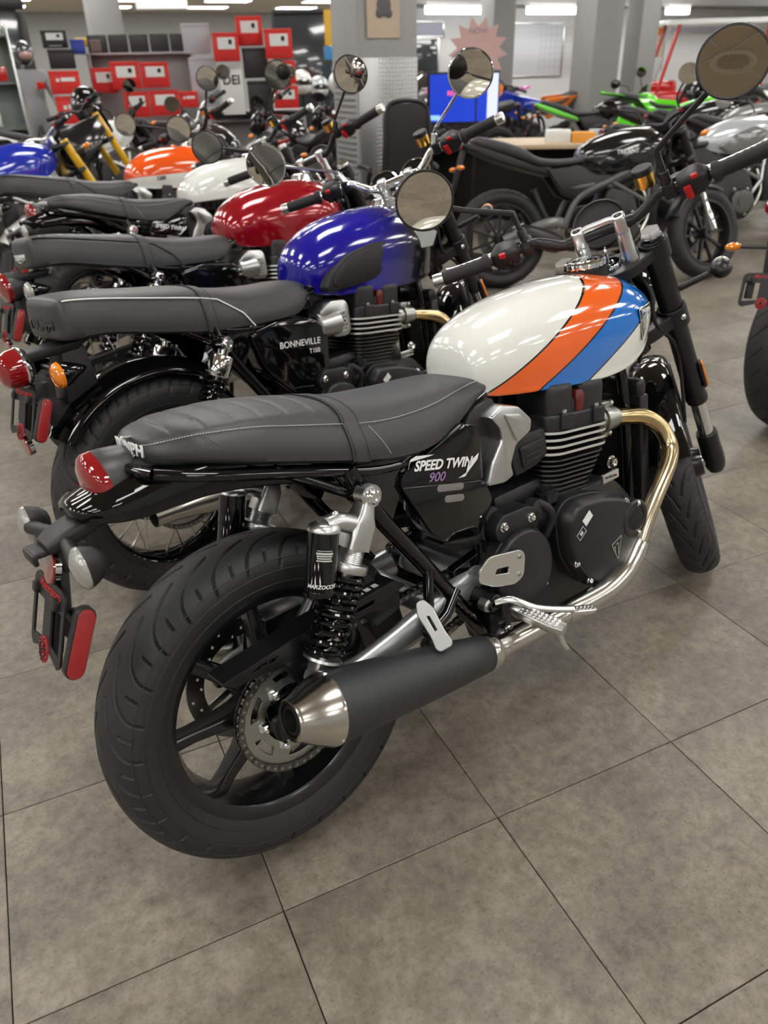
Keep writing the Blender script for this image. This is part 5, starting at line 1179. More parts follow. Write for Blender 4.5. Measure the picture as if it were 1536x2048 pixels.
def classic_tail(root, cfg):
    fm = cfg.get('fenderm', gloss); m = MB(); rings = []
    for k in range(40):
        a = radians(48+(140-48)*k/39); ring = []
        for q in range(15):
            t_ = (q/14-.5)*2; ring.append(((.366-.040*(1-cos(t_*pi/2)))*cos(a), .083*sin(t_*pi/2), WZ+(.366-.040*(1-cos(t_*pi/2)))*sin(a)))
        ring += [(p[0]*.985, p[1]*.96, WZ+(p[2]-WZ)*.985) for p in ring[::-1]]; rings.append(ring)
    m.loft(rings); o = m.build('rear_mudguard', fm, root, ang=60, fix=True)
    m = MB(); m.hexa([(-.155, -.05, .752), (-.155, .05, .752), (-.298, .034, .745), (-.298, -.034, .745)], [(-.14, -.055, .775), (-.14, .055, .775), (-.298, .036, .768), (-.298, -.036, .768)], .006); m.hexa([(-.13, -.05, .66), (-.13, .05, .66), (-.22, .04, .62), (-.22, -.04, .62)], [(-.14, -.05, .76), (-.14, .05, .76), (-.20, .04, .755), (-.20, -.04, .755)], .006); m.build('tail_bracket', plastic, root)
    if cfg.get('lamp', 'round') == 'round':
        Z = zframe((-.275, 0, .737), (-1, 0, -.05)); m = MB(); m.lathe([(-.01, 0), (-.005, .035), (.008, .048), (.016, .050), (.020, .047)], 40, Z); lo = m.build('tail_lamp', chrome, root, fix=True); m = MB(); m.lathe([(.016, .0475), (.040, .0465), (.060, .041), (.070, .030), (.074, .015), (.0745, 0)], 40, Z); m.build('tail_lens', redlens, lo, fix=True, ang=30)
    else:
        Z = zframe((-.20, 0, .745), (-1, 0, -.15)); m = MB(); m.lathe([(0, 0), (.004, .016), (.018, .032), (.04, .0425), (.065, .0485), (.085, .050)], 36, Z); lo = m.build('tail_lamp', lamphouse, root, fix=True); m = MB(); m.lathe([(.082, .0515), (.094, .0518), (.101, .048), (.112, .020), (.113, 0)], 36, Z); m.build('tail_lens', redlens, lo, fix=True)
    for s in (-1, 1):
        m = MB(); m.tube([(-.20, s*.03, .70), (-.215, s*.11, .712)], .008, 10); io = m.build('rear_indicator', satin, root); Z = zframe((-.200, s*.112, .717), (-1, 0, -.05)); m = MB(); m.lathe([(-.025, 0), (-.02, .006), (.0, .017), (.025, .028), (.042, .033), (.046, .032)], 32, Z); m.build('indicator_body', gloss, io, fix=True)
        m = MB(); m.lathe([(.044, .0325), (.052, .031), (.060, .020), (.063, .008), (.063, 0)], 32, Z)
        for rr in (.026, .018, .010): m.lathe([(.052+(.033-rr)*.30, rr+.002), (.056+(.033-rr)*.32, rr), (.052+(.033-rr)*.34, rr-.002)], 28, Z)
        m.build('indicator_lens', cfg.get('lens', amber), io, fix=True)
    up = Vector((.040, 0, .108)); plate_holder(root, (-.318, .004, .628), up, w=.150, h=.122)
    m = MB(); m.hexa([(-.305, -.03, .58), (-.305, .03, .58), (-.280, .03, .58), (-.280, -.03, .58)], [(-.282, -.03, .69), (-.282, .03, .69), (-.245, .03, .69), (-.245, -.03, .69)], .004); m.hexa([(-.28, -.022, .60), (-.28, .022, .60), (-.22, .022, .52), (-.22, -.022, .52)], [(-.26, -.022, .66), (-.26, .022, .66), (-.20, .022, .62), (-.20, -.022, .62)], .004); m.build('plate_bracket', plastic, root)
    side_reflector(root, (-.290, .652), (-.324, .582), -.098)
    r = MB(); Q = zframe((-.340, .0, .545), (-1, 0, -.1)); r.lathe([(-.015, .0), (-.015, .026), (-.003, .0265)], 32, Q); ro = r.build('rear_reflector', chrome, root, fix=True); r = MB(); r.lathe([(-.003, .026), (.0, .0245), (.001, 0)], 32, Q); r.build('reflector_lens', redlens, ro, fix=True)
def classic_bike(name_label, x, y, yaw, lean, cfg):
    r = place_root('motorcycle', name_label, 'motorcycle', x, y, yaw, lean); retro_bike(r, cfg)
    body = cfg.get('body', 'classic')
    if body == 'classic':
        classic_tail(r, cfg); classic_tank(r, cfg); classic_seat(r, cfg); classic_side(r, cfg)
        for s in (-1, 1): shock(r, s, (.194, .690), (.030, .405), s*.155, cfg.get('shock', 'chrome'), [(.094, .664), (.062, .556)])
    else:
        hero_tail(r, cfg); classic_tank(r, cfg); hero_seat(r, cfg); hero_sidepanel(r, cfg, ('SPEED TWIN', ''))
        for s in (-1, 1): shock(r, s, (.194, .690), (.030, .405), s*.155, 'piggy', [(.094, .664), (.062, .556)])
    return r
bluep = split_paint('tank_paint_blue_black', (.006, .003, .30), (.004, .004, .006), 0, .90, .09)
redpaint = mat('tank_paint_red', (.34, .003, .012), .14, coat=1, metal=.25)
s12p = split_paint('tank_paint_white_black', (.005, .005, .005), (.78, .79, .75), 2, .775, .003)
orgp = split_paint('tank_paint_orange_white', (.80, .80, .76), (.85, .10, .008), 2, .80, .003, slope=0)
T100 = dict(wheels='wire', lod=1, steer=.60, muf='pea', intake='classic', usd=False, barm=chrome, rise=.025, clocks=2, modern=False, mirm=chrome, stem='straight', paint=bluep, pads=1, badge=1, words=('BONNEVILLE', 'T100'), emb=1, lens=amber, swing=satin, rad=1, shock='chrome', mlook={-1: (-1.2, -1.6, 0), 1: (-1.4, .45, 0)})
RED = dict(T100, mlook={-1: (-1.5, .5, 0), 1: (-1.6, .9, 0)}, paint=redpaint, pads=0, badge=0, words=None, emb=0, pip=0, pleats=(-.15, -.11, -.07, -.03, .01, .05, .09, .13), lamp='bullet', lens=clear, steer=.55, mirm=satin, barm=satin, rise=.03, clocks=1, modern=True, usd=False)
S12 = dict(HERO, lod=1, mlook={-1: (-1.6, .6, 0), 1: (-1.8, 1.2, 0)}, body='hero', paint=s12p, marks=(('1200', .075, .86, .755, white),), steer=.55, mirm=satin)
ORG = dict(T100, mlook={-1: (-1.6, 1.2, 0), 1: (-1.8, 1.6, 0)}, paint=orgp, pads=0, badge=0, words=None, emb=0, pip=0, lens=clear, lod=1, steer=.5, intake='modern', mirm=satin, fenderm=mat('white_paint', (.78, .79, .76), .15, coat=1), modern=True, clocks=1, barm=satin, logo=0, marks=(('1200', .03, .72, .782, blackvoid),))
classic_bike('blue and black tank motorcycle with white-piped seat, beside the striped one', .2407, .9395, .08619, .1398, T100)
classic_bike('motorcycle with plain dark red tank and pleated black seat, third in the row', .46, 1.80, .03, .17, RED)
classic_bike('white tank motorcycle with black lower band marked 1200, fourth in the row', .80, 2.80, .02, .18, S12)
classic_bike('motorcycle with orange over white tank and long plain seat, fifth in the row', .95, 3.85, .0, .17, ORG)
# ---------------------------------------------------------------- other motorcycles on the shop floor
CAMP = scene.camera.matrix_world.translation.copy()
def at(u, dist):
    # point on the floor in the direction of image column u (1536 wide) at a ground distance
    a = .894064-atan2((u-768)/1537.41, cos(.5227)+sin(.5227)*((1024-138)/1537.41))
    return CAMP.x+dist*cos(a), CAMP.y+dist*sin(a), a
def simple_wheel(root, name, c, r, w, M=Matrix(), mt=satin, nsp=10, spoke=.010, detail=True):
    W = M @ tr(*c); L = W @ rotm('X', -pi/2); m = MB(); ri = r*.72
    m.lathe([(-w*.42, ri), (-w*.42, ri-.012), (-w*.1, ri-.03), (w*.1, ri-.03), (w*.42, ri-.012), (w*.42, ri)], 40, L); m.lathe([(-w*.45, .01), (-w*.45, .035), (w*.45, .035), (w*.45, .01)], 20, L)
    for k in range(nsp): m.box((0, 0, (ri-.02+.03)/2), (spoke, spoke*1.6, ri-.05), 0, W @ rotm('Y', 2*pi*k/nsp))
    o = m.build(name, mt, root, fix=True)
    pr = [(-w*.36, ri-.004), (-w*.47, ri+.02), (-w*.5, ri+(r-ri)*.55), (-w*.40, r-(w*.13)), (-w*.22, r-w*.035), (0, r), (w*.22, r-w*.035), (w*.40, r-(w*.13)), (w*.5, ri+(r-ri)*.55), (w*.47, ri+.02), (w*.36, ri-.004)]
    t = MB(); t.lathe(sm(pr, 2), 48, L); to = t.build('tyre', rubber, o, ang=60, fix=True)
    if detail:
        d = MB(); d.lathe([(w*.5, .06), (w*.5, .13), (w*.5+.004, .13), (w*.5+.004, .06)], 32, L, closed=True); d.build('brake_disc', darkst, o)
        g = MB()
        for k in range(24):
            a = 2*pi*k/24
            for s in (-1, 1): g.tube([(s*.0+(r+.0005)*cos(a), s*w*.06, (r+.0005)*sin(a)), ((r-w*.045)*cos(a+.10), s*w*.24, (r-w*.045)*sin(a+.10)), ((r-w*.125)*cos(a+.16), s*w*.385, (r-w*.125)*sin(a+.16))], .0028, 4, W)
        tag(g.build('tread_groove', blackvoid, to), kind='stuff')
    return o
def mono_paint(name, col, rough=.14, metal=0): return mat(name, col, rough, coat=1, metal=metal)
def naked_bike(label, x, y, yaw, cfg):
    r = place_root('motorcycle', label, 'motorcycle', x, y, yaw, cfg.get('lean', .15)); P = cfg['paint']; dirt = cfg.get('dirt'); st = steer_matrix(cfg.get('steer', .5)); up = .12 if dirt else 0
    FS = tr(0, 0, up) @ st
    wr, fr_ = (.315, .345) if dirt else (.318, .300)
    fc = FS @ Vector((FOFF, 0, -up*1.0+(.03 if dirt else -.015))); Mw = FS.copy(); Mw.translation = Vector((0, 0, 0))
    det = cfg.get('det', True)
    simple_wheel(r, 'rear_wheel', (0, 0, wr), wr, .11 if dirt else .18, mt=cfg.get('rim', satin), nsp=18 if dirt else 10, spoke=.004 if dirt else .016, detail=det)
    simple_wheel(r, 'front_wheel', (0, 0, 0), fr_ if not dirt else .345, .08 if dirt else .12, M=tr(*fc) @ Mw, mt=cfg.get('rim', satin), nsp=18 if dirt else 10, spoke=.004 if dirt else .016, detail=det)
    fk = cfg.get('fork', satin)
    for s in (-1, 1):
        A = FS @ tr(FOFF, s*.10, 0); m = MB(); z0 = -up+.02
        m.lathe([(z0+.24, .026), (z0+.25, .029), (.70, .029), (.705, .02)], 20, A); o = m.build('fork_leg', fk, r); m = MB(); m.lathe([(z0-.02, .0), (z0-.02, .024), (z0+.09, .024), (z0+.1, .019), (z0+.26, .019)], 16, A); m.build('fork_slider', chrome if not dirt else satin, o)
    m = MB(); m.box((.015, 0, .50), (.07, .26, .03), .008, FS); m.box((.015, 0, .68), (.07, .26, .025), .008, FS); m.build('yoke', satin, r)
    hy = .38; m = MB(); bz = .80+cfg.get('bar', 0); path = sm([(-.05, -hy, bz+.02), (-.02, -.24, bz), (0, -.12, bz-.01), (0, 0, .76), (0, .12, bz-.01), (-.02, .24, bz), (-.05, hy, bz+.02)], 6); m.tube(path, .012, 10, FS); m.box((0, 0, .735), (.03, .12, .07), .008, FS); hb = m.build('handlebar', cfg.get('barm', satin), r)
    for s in (-1, 1):
        m = MB(); m.tube([(-.048, s*hy, bz+.02), (-.028, s*.27, bz+.004)], .018, 12, FS); m.build('grip', griprub, hb); m = MB(); m.box((-.02, s*.225, bz), (.05, .06, .05), .01, FS); so = m.build('switchgear', plastic, hb)
        if cfg.get('redsw', True): m = MB(); m.box((-.046, s*.22, bz+.01), (.008, .02, .02), .003, FS); m.build('switch', redp, so)
        m = MB(); m.tube(sm([(.03, s*.18, bz), (.03, s*.26, bz-.005), (.0, s*.37, bz+.015)], 4), .007, 8, FS); m.build('lever', alub if not dirt else satin, hb)
        if cfg.get('mirror', True):
            C = Vector((-.05, s*.36, bz+.19)); m = MB(); m.tube(sm([(0, s*.17, bz+.01), (.0, s*.18, bz+.09), (-.03, s*.30, bz+.16), (-.035, s*.35, bz+.18)], 4), .006, 8, FS); mo = m.build('mirror', satin, hb)
            pos = r.matrix_world @ FS @ C; dv = (pos-CAMP).normalized(); rv_ = (-dv+Vector((0, 0, -.75))).normalized(); nw = (rv_-dv).normalized(); n_ = (r.matrix_world @ FS).to_3x3().inverted() @ nw
            Q = FS @ zframe(C, n_); DG = Matrix.Diagonal((1.25, .75, 1, 1)) if cfg.get('ovalmir') else Matrix(); m = MB(); m.lathe([(-.02, 0), (-.018, .045), (-.004, .06), (.001, .0605)], 24, Q @ DG); m.build('mirror_housing', satin, mo); m = MB(); m.lathe([(.001, .0605), (.0012, 0)], 24, Q @ DG); m.build('mirror_glass', mirror, mo, ang=180)
    # frame, swingarm, engine
    fm = cfg.get('frame', satin); m = MB()
    for s in (-1, 1):
        m.tube(sm([(1.06, s*.02, .86+up), (.92, s*.10, .76+up), (.70, s*.125, .66+up), (.50, s*.12, .56+up), (.42, s*.115, .40+up*.6)], 4), .020, 10); m.tube([(.42, s*.11, .62+up), (.60, s*.12, .64+up)], .014, 8); m.tube([(.55, s*.11, .62+up), (.10, s*.09, .84+up), (-.12, s*.06, .90+up)], .013, 8); m.tube([(1.03, s*.03, .82+up), (.98, s*.10, .52+up), (.86, s*.11, .36+up)], .017, 8); m.tube([(.70, s*.125, .66+up), (.98, s*.1, .52+up)], .014, 8)
    m.build('frame', fm, r)
    m = MB()
    for s in (-1, 1): m.tube(sm([(.44, s*.09, .40+up*.5), (.30, s*.115, .41+up*.4), (.0, s*.125, wr)], 4), [.034, .034, .034, .034, .032, .030, .028, .026, .024], 12, ell=(.7, 1))
    m.tube([(.3, -.11, .41+up*.4), (.3, .11, .41+up*.4)], .03, 10); m.build('swingarm', cfg.get('swing', silverp), r)
    m = MB(); m.prism(rpoly([(.48, .30), (.60, .24), (.88, .24), (.95, .34), (.92, .46), (.86, .60), (.70, .62), (.66, .52), (.50, .50)], .03), -.12, .12, .02, tr(0, 0, up*.8) @ side(0), bevback=True)
    eo = m.build('engine', cfg.get('engm', engine), r)
    for s in (-1, 1):
        m = MB()
        for (ex, ez, er) in ((.60, .36, .085), (.82, .37, .095)): m.lathe([(0, er), (.03, er), (.05, er*.86), (.052, er*.5), (.05, 0)], 28, tr(0, 0, up*.8) @ OUT(ex, s*.12, ez, s)); m.lathe([(.045, er*.45), (.06, er*.42), (.06, 0)], 24, tr(0, 0, up*.8) @ OUT(ex, s*.12, ez, s))
        m.build('engine_cover', cfg.get('coverm', darkst), eo)
        b = MB()
        for k in range(6): a = k*pi/3; bolt(b, tr(0, 0, up*.8) @ OUT(.82+.105*cos(a), s*.12, .37+.105*sin(a), s), .007, .008)
        b.build('cover_bolt', chrome, eo)
        m = MB(); m.box((.45, s*.17, .36+up), (.03, .10, .025), .006); m.build('footpeg', alu, r)
        if cfg.get('hoses', True):
            m = MB(); m.tube(sm([(.95, s*.06, .60+up), (1.0, s*.08, .45+up), (.90, s*.08, .28+up), (.70, s*.05, .22+up)], 4), .020, 10); m.build('exhaust_header', steel, r)
    m = MB(); m.tube(sm([(.62, -.08, .24+up), (.45, -.14, .25+up), (.36, -.16, .27+up)], 4), .022, 12); Z = zframe((.40, -.165, .265+up), (-1, -.03, .32+cfg.get('mufup', 0))); m.lathe([(0, .022), (.03, .048), (.10, .056), (.27, .056), (.30, .046), (.31, .034), (.29, .030), (.2, .028), (.2, 0)], 24, Z @ Matrix.Diagonal((.75, 1.15, 1, 1))); m.build('muffler', cfg.get('mufm', satin), r)
    m = MB(); m.box((1.02, 0, .50+up), (.05, .24, .26), .01); m.build('radiator', satin, r)
    # bodywork
    if dirt:
        secs = [(.50, .86, .90, .05), (.60, .80, .93, .085), (.75, .74, .96, .115), (.90, .70, .98, .125), (1.02, .70, .97, .115), (1.10, .76, .93, .075), (1.13, .80, .90, .04)]
    else:
        secs = [(.50, .79, .83, .05), (.53, .75, .88, .085), (.62, .72, .93, .115), (.74, .71, .965, .14), (.86, .72, .98, .148), (.96, .74, .975, .140), (1.04, .78, .955, .115), (1.09, .82, .93, .075), (1.11, .85, .90, .035)]
    m = MB(); m.loft(tank_loft(secs)); to = m.build('fuel_tank', P, r, ang=60, fix=True)
    c = MB(); c.lathe([(-.02, .045), (.008, .045), (.012, .038), (.012, 0)], 24, tr(.96, 0, secs[-3][2]+.012)); c.build('filler_cap', chrome, to)
    for s in (-1, 1):
        S = sideS(s)
        if not dirt:
            m = MB(); m.prism(rpoly([(.60, .76), (.70, .84), (.86, .90), (.97, .86), (.93, .76), (.78, .72), (.66, .72)], .02), .11, .150, .012, S); m.build('tank_panel', cfg.get('panel', P), to)
            m = MB(); m.prism(rpoly([(.28, .74), (.50, .76), (.60, .70), (.72, .70), (.66, .60), (.52, .54), (.40, .58)], .02), .08, .125, .012, S); m.build('side_panel', cfg.get('sidem', plastic), r)
        else:
            m = MB(); m.prism(rpoly([(.78, .96), (1.12, 1.06), (1.20, .96), (1.08, .76), (.88, .66)], .03), .13, .155, .008, S); m.build('radiator_shroud', P, r); m = MB(); m.prism(rpoly([(-.02, .98), (.45, .94), (.52, .82), (.42, .66), (.25, .72)], .03), .09, .115, .008, S); m.build('number_panel', cfg.get('panel', P), r)
    if cfg.get('mark'): text(cfg['mark'], .036, frame((.80, -.152, .83), (1, 0, .05), (0, 0, 1)), white, to, depth=.001, bold=.02)
    sz = .10 if dirt else 0
    ss = [(-.20, .92+sz, .93+sz, .05), (-.16, .885+sz, .95+sz, .085), (.0, .84+sz, .915+sz, .105), (.12, .80+sz, .875+sz, .115), (.22, .765+sz, .815+sz, .135), (.34, .755+sz, .800+sz, .135), (.46, .76+sz*.9, .805+sz*.9, .115), (.54, .775+sz*.7, .81+sz*.7, .085), (.56, .79+sz*.7, .80+sz*.7, .04)]
    m = MB(); rings = []
    for X, zb, zt, w_ in sm(ss, 5): rings.append([(X, yy, zz) for yy, zz in rrect(0, (zb+zt)/2, 2*w_, max(.012, zt-zb), min(.03, (zt-zb)*.45+.002), 4)])
    m.loft(rings); m.build('seat', leather, r, fix=True)
    if not dirt:
        m = MB(); rings = []
        for X, zb, zt, w_ in sm([(-.28, .90, .915, .04), (-.22, .87, .915, .075), (-.05, .80, .86, .095), (.15, .74, .79, .105), (.3, .70, .75, .10)], 4): rings.append([(X, yy, zz) for yy, zz in rrect(0, (zb+zt)/2, 2*w_, zt-zb, .012, 3)])
        m.loft(rings); m.build('tail_unit', cfg.get('tail', plastic), r, fix=True)
        m = MB(); m.box((-.275, 0, .895), (.02, .10, .035), .008); m.build('tail_lamp', redlens, r)
        m = MB(); m.hexa([(-.34, -.02, .62), (-.34, .02, .62), (-.31, .02, .62), (-.31, -.02, .62)], [(-.27, -.03, .88), (-.27, .03, .88), (-.23, .03, .88), (-.23, -.03, .88)], .005); m.build('plate_arm', plastic, r); plate_holder(r, (-.350, 0, .62), Vector((.04, 0, .108)), w=.17, h=.12)
        for s in (-1, 1):
            m = MB(); m.tube([(-.285, s*.02, .76), (-.29, s*.13, .765)], .007, 8); io = m.build('rear_indicator', satin, r); m = MB(); m.ball((-.295, s*.15, .766), (.028, .03, .016), 14); m.build('indicator_lens', cfg.get('lens', amber), io)
            m = MB(); m.tube([(.06, s*.10, .60), (.06, s*.21, .61)], .007, 8, FS); io = m.build('front_indicator', satin, r); m = MB(); m.ball((.07, s*.235, .612), (.028, .032, .018), 14, FS); m.build('indicator_lens', cfg.get('lens', amber), io)
        m = MB(); Hh = FS @ tr(.12, 0, .60) @ rotm('Y', radians(65)); m.lathe([(-.09, 0), (-.08, .04), (-.04, .08), (.02, .092), (.03, .09)], 28, Hh); ho = m.build('headlamp', cfg.get('lampm', satin), r, fix=True); m = MB(); m.lathe([(.03, .088), (.045, .05), (.05, 0)], 28, Hh); m.build('headlamp_lens', clear, ho)
        m = MB(); G = FS @ tr(.09, 0, .775) @ rotm('Y', -radians(40)); m.lathe([(-.03, 0), (-.03, .05), (.0, .062), (.004, .058), (.002, 0)], 24, G); m.build('speedometer', plastic, r)
        if cfg.get('screen'):
            m = MB(); m.prism(rpoly([(-.13, -.10), (.13, -.10), (.16, .06), (.09, .24), (-.09, .24), (-.16, .06)], .04), 0, .006, .002, FS @ tr(.16, 0, .82) @ frame((0, 0, 0), (0, 1, 0), (-.45, 0, 1))); m.build('windscreen', mat('smoked_screen', (.02, .02, .02), .08, coat=1), r)
        if cfg.get('fairing'):
            for s in (-1, 1):
                m = MB(); m.prism(rpoly([(.72, .55), (.80, .76), (1.05, .92), (1.28, .90), (1.30, .82), (1.10, .62), (1.02, .40), (.82, .34)], .03), .135, .175, .02, sideS(s)); m.build('fairing_panel', cfg.get('fairm', P), r)
            m = MB(); rings = []
            for X, zc, w_, h_ in sm([(1.02, .93, .17, .10), (1.15, .92, .18, .16), (1.28, .88, .14, .16), (1.36, .84, .07, .08), (1.38, .83, .02, .03)], 4): rings.append([(X, yy, zz) for yy, zz in rrect(0, zc, 2*w_, h_, h_*.4, 4)])
            m.loft(rings); m.build('nose_fairing', cfg.get('fairm', P), r, fix=True)
    else:
        m = MB(); rings = []
        for X, z, w_ in sm([(.06, .36, .03), (.14, .40, .055), (.25, .38, .06), (.40, .34, .05), (.50, .31, .03)], 4): rings.append([(X-.10, -w_, z), (X-.10, 0, z+.02), (X-.10, w_, z), (X-.10, w_, z-.006), (X-.10, 0, z+.012), (X-.10, -w_, z-.006)])
        m.loft(rings, FS @ rotm('Y', .25)); m.build('front_mudguard', cfg.get('panel', P), r, fix=True)
        m = MB(); m.prism(rpoly([(-.09, -.10), (.09, -.10), (.11, .06), (.07, .13), (-.07, .13), (-.11, .06)], .03), 0, .012, .004, FS @ tr(.10, 0, .62) @ frame((0, 0, 0), (0, 1, 0), (0, 0, 1))); m.build('number_plate', cfg.get('panel', P), r)
        m = MB(); rings = []
        for X, z, w_ in sm([(.02, 1.0, .09), (-.15, 1.03, .085), (-.32, 1.06, .065), (-.42, 1.07, .04)], 4): rings.append([(X, -w_, z-.02), (X, 0, z), (X, w_, z-.02), (X, w_, z-.028), (X, 0, z-.01), (X, -w_, z-.028)])
        m.loft(rings); m.build('rear_mudguard', cfg.get('panel', P), r, fix=True)
    if not dirt:
        W = tr(*fc) @ Mw; m = MB(); rings = []
        for k in range(14):
            a = radians(40+95*k/13); ring = []
            for q in range(9): t_ = (q/8-.5)*2; ring.append(((.322-.03*(1-cos(t_*pi/2)))*cos(a), .065*sin(t_*pi/2), (.322-.03*(1-cos(t_*pi/2)))*sin(a)))
            ring += [(p[0]*.985, p[1]*.95, p[2]*.985) for p in ring[::-1]]; rings.append(ring)
        m.loft(rings, W); m.build('front_mudguard', cfg.get('fenderm', satin), r, fix=True, ang=60)
        m = MB(); m.tube(sm([(.22, -.02, .62), (.30, -.03, .45), (.36, -.02, .40)], 4), .03, 12); m.build('rear_shock', satin, r)
    for k in range(3):
        m = MB(); m.tube(sm([(.02-.01*k, -.04+.04*k, .70), (-.05, -.05+.04*k, .62), (-.10, 0, .48), (-.16, .02*k, .36)], 5), .006, 8, FS); m.build('cable', griprub, r)
    return r
wp = mono_paint('white_paint', (.78, .79, .76)); bk = mono_paint('black_paint', (.006, .006, .007)); greenp = mono_paint('green_paint', (.12, .72, .01)); bluepaint = mono_paint('blue_paint', (.01, .03, .42)); yel = mono_paint('yellow_fork', (.82, .46, .01), .25); greyp = mono_paint('grey_paint', (.18, .18, .18), .3); redpt = mono_paint('bright_red_paint', (.62, .01, .012)); orp = mono_paint('orange_paint', (.85, .2, .01)); silv = mono_paint('pale_silver_paint', (.55, .58, .60), .25, .3); pinkp = mono_paint('pink_paint', (.8, .05, .5))
def put(label, u, d, heading, cfg, adj=(0, 0)):
    x, y, a = at(u, d); return naked_bike(label, x+adj[0], y+adj[1], a+radians(heading), cfg)
naked_bike('all-black naked motorcycle with grey frame, standing behind the striped tank', 3.55, 2.75, radians(-35), dict(paint=bk, frame=mat('grey_frame', (.11, .11, .11), .4), swing=greyp, mark='TRIDENT', lens=amber, steer=.4))
naked_bike('motorcycle cut off by the right edge, its wide rear tyre nearest', 2.69, .275, radians(2), dict(paint=bk, steer=.2))
def nb(label, x, y, deg, cfg): return naked_bike(label, x, y, radians(deg), cfg)
nb('naked motorcycle with white and grey tank at the right edge', 5.05, 2.75, -35, dict(paint=silv, panel=greyp, frame=greyp, swing=satin, mark='TRIDENT', steer=.4, mufup=.3))
nb('dark motorcycle with windscreen beyond the white and grey tank', 6.95, 3.65, -35, dict(paint=greyp, screen=1, steer=.3, lens=clear))
nb('black motorcycle with silver swingarm at the far right edge', 6.4, 2.9, -35, dict(paint=bk, steer=.3, lens=amber, swing=silverp))
nb('black motorcycle with red engine covers beside the green ones', 7.46, 4.4, -35, dict(paint=bk, coverm=redpt, steer=.2, det=False))
nb('bright green off-road motorcycle nearest the sales desk', 8.2, 4.95, -35, dict(paint=greenp, dirt=1, panel=greenp, mirror=False, fork=satin, tail=greenp))
nb('black motorcycle with bright green fairing behind the green off-road one', 8.2, 6.15, -35, dict(paint=bk, fairing=1, fairm=greenp, tail=greenp, steer=.1))
nb('green and white off-road motorcycle in front of the red buggy', 10.7, 4.75, -35, dict(paint=greenp, dirt=1, panel=wp, mirror=False, fork=satin, det=False))
nb('dark blue motorcycle beyond the large round mirror', 9.35, 3.0, -35, dict(paint=bluepaint, steer=.3, det=False))
nb('orange and blue off-road motorcycle under the whiteboard', 9.9, 7.3, 150, dict(paint=bluepaint, dirt=1, panel=orp, mirror=False, fork=bluepaint, det=False))
nb('black motorcycle with a white panel behind the monitor', 8.1, 7.1, 150, dict(paint=bk, screen=1, panel=wp, steer=.2, det=False))
nb('white and pink off-road motorcycle behind the pink star sign', 9.9, 8.7, 150, dict(paint=wp, dirt=1, panel=pinkp, mirror=False, fork=satin, det=False))
nb('white off-road motorcycle just right of the diamond-plate column', 8.3, 8.75, 150, dict(paint=wp, dirt=1, panel=silv, mirror=False, fork=wp, det=False))
nb('black off-road motorcycle beyond the green ones, near the far column', 12.2, 5.6, 150, dict(paint=bk, dirt=1, panel=bk, mirror=False, det=False))
nb('motorcycle with shiny blue tank and yellow fork tubes at the left edge', .32, 4.85, 0, dict(paint=bluepaint, panel=bluepaint, fork=yel, steer=.35, barm=alub, mirror=False, frame=alu))
nb('off-road motorcycle with yellow fork tubes and black panels, behind the orange tank', .95, 5.8, 0, dict(paint=bk, dirt=1, panel=bk, mirror=False, fork=yel, steer=.25, engm=darkst))
nb('motorcycle with black tank in front of the glass case at the far left', .55, 7.75, 0, dict(paint=bk, panel=greyp, frame=alu, steer=.3))
nb('motorcycle with white tail and white tank in front of the red boxes', 1.85, 7.08, 0, dict(paint=wp, tail=wp, panel=wp, sidem=wp, steer=.3, frame=alu))
nb('black motorcycle with raised silver bars behind the white 1200 tank', 3.1, 4.75, 90, dict(paint=bk, panel=greyp, steer=.4, barm=alub, bar=.08, lampm=chrome, engm=darkst))
nb('black motorcycle with silver covers in front of the right-hand red boxes', 4.25, 5.4, 90, dict(paint=bk, panel=silv, steer=.5, bar=.05, coverm=silverp, engm=darkst))
nb('black motorcycle with oval mirrors beside the diamond-plate column', 5.15, 5.60, 90, dict(paint=bk, panel=bk, steer=.4, bar=.05, ovalmir=1))
# ---------------------------------------------------------------- columns and fittings
def facing(u, d, z=0, turn=0):
    # frame on the shop grid: local x runs right along the building, local y up, z towards the camera side
    x, y, a = at(u, d); M = frame((x, y, z), BX, (0, 0, 1)); return M
def column(u, d, w, name, kind):
    x, y, _ = at(u, d); pm = mat('column_grey', (.30, .30, .295), .5); m = MB(); M = tr(x, y, 0) @ rotm('Z', TY)
    m.box((0, 0, HC/2), (w, w, HC), .01, M); o = tag(m.build(name, pm), kind='structure')
    return o, M
def dplate():
    m = bpy.data.materials.new('diamond_plate'); m.use_nodes = True; nt = m.node_tree; N = nt.nodes; b = N['Principled BSDF']; Lk = nt.links.new
    b.inputs['Base Color'].default_value = (.45, .46, .46, 1); b.inputs['Metallic'].default_value = .9; b.inputs['Roughness'].default_value = .35
    tc = N.new('ShaderNodeTexCoord'); mp = N.new('ShaderNodeMapping'); mp.inputs['Scale'].default_value = (34, 34, 34); mp.inputs['Rotation'].default_value = (0, 0, .2); Lk(tc.outputs['Object'], mp.inputs[0])
    v = N.new('ShaderNodeTexVoronoi'); v.inputs['Scale'].default_value = 1; v.inputs['Randomness'].default_value = 0; Lk(mp.outputs[0], v.inputs['Vector'])
    cr = N.new('ShaderNodeValToRGB'); cr.color_ramp.elements[0].position = .25; cr.color_ramp.elements[0].color = (1, 1, 1, 1); cr.color_ramp.elements[1].position = .4; cr.color_ramp.elements[1].color = (0, 0, 0, 1); Lk(v.outputs['Distance'], cr.inputs[0])
    bp = N.new('ShaderNodeBump'); bp.inputs['Strength'].default_value = 1; bp.inputs['Distance'].default_value = .006; Lk(cr.outputs[0], bp.inputs['Height']); Lk(bp.outputs[0], b.inputs['Normal']); return m
DP = dplate()
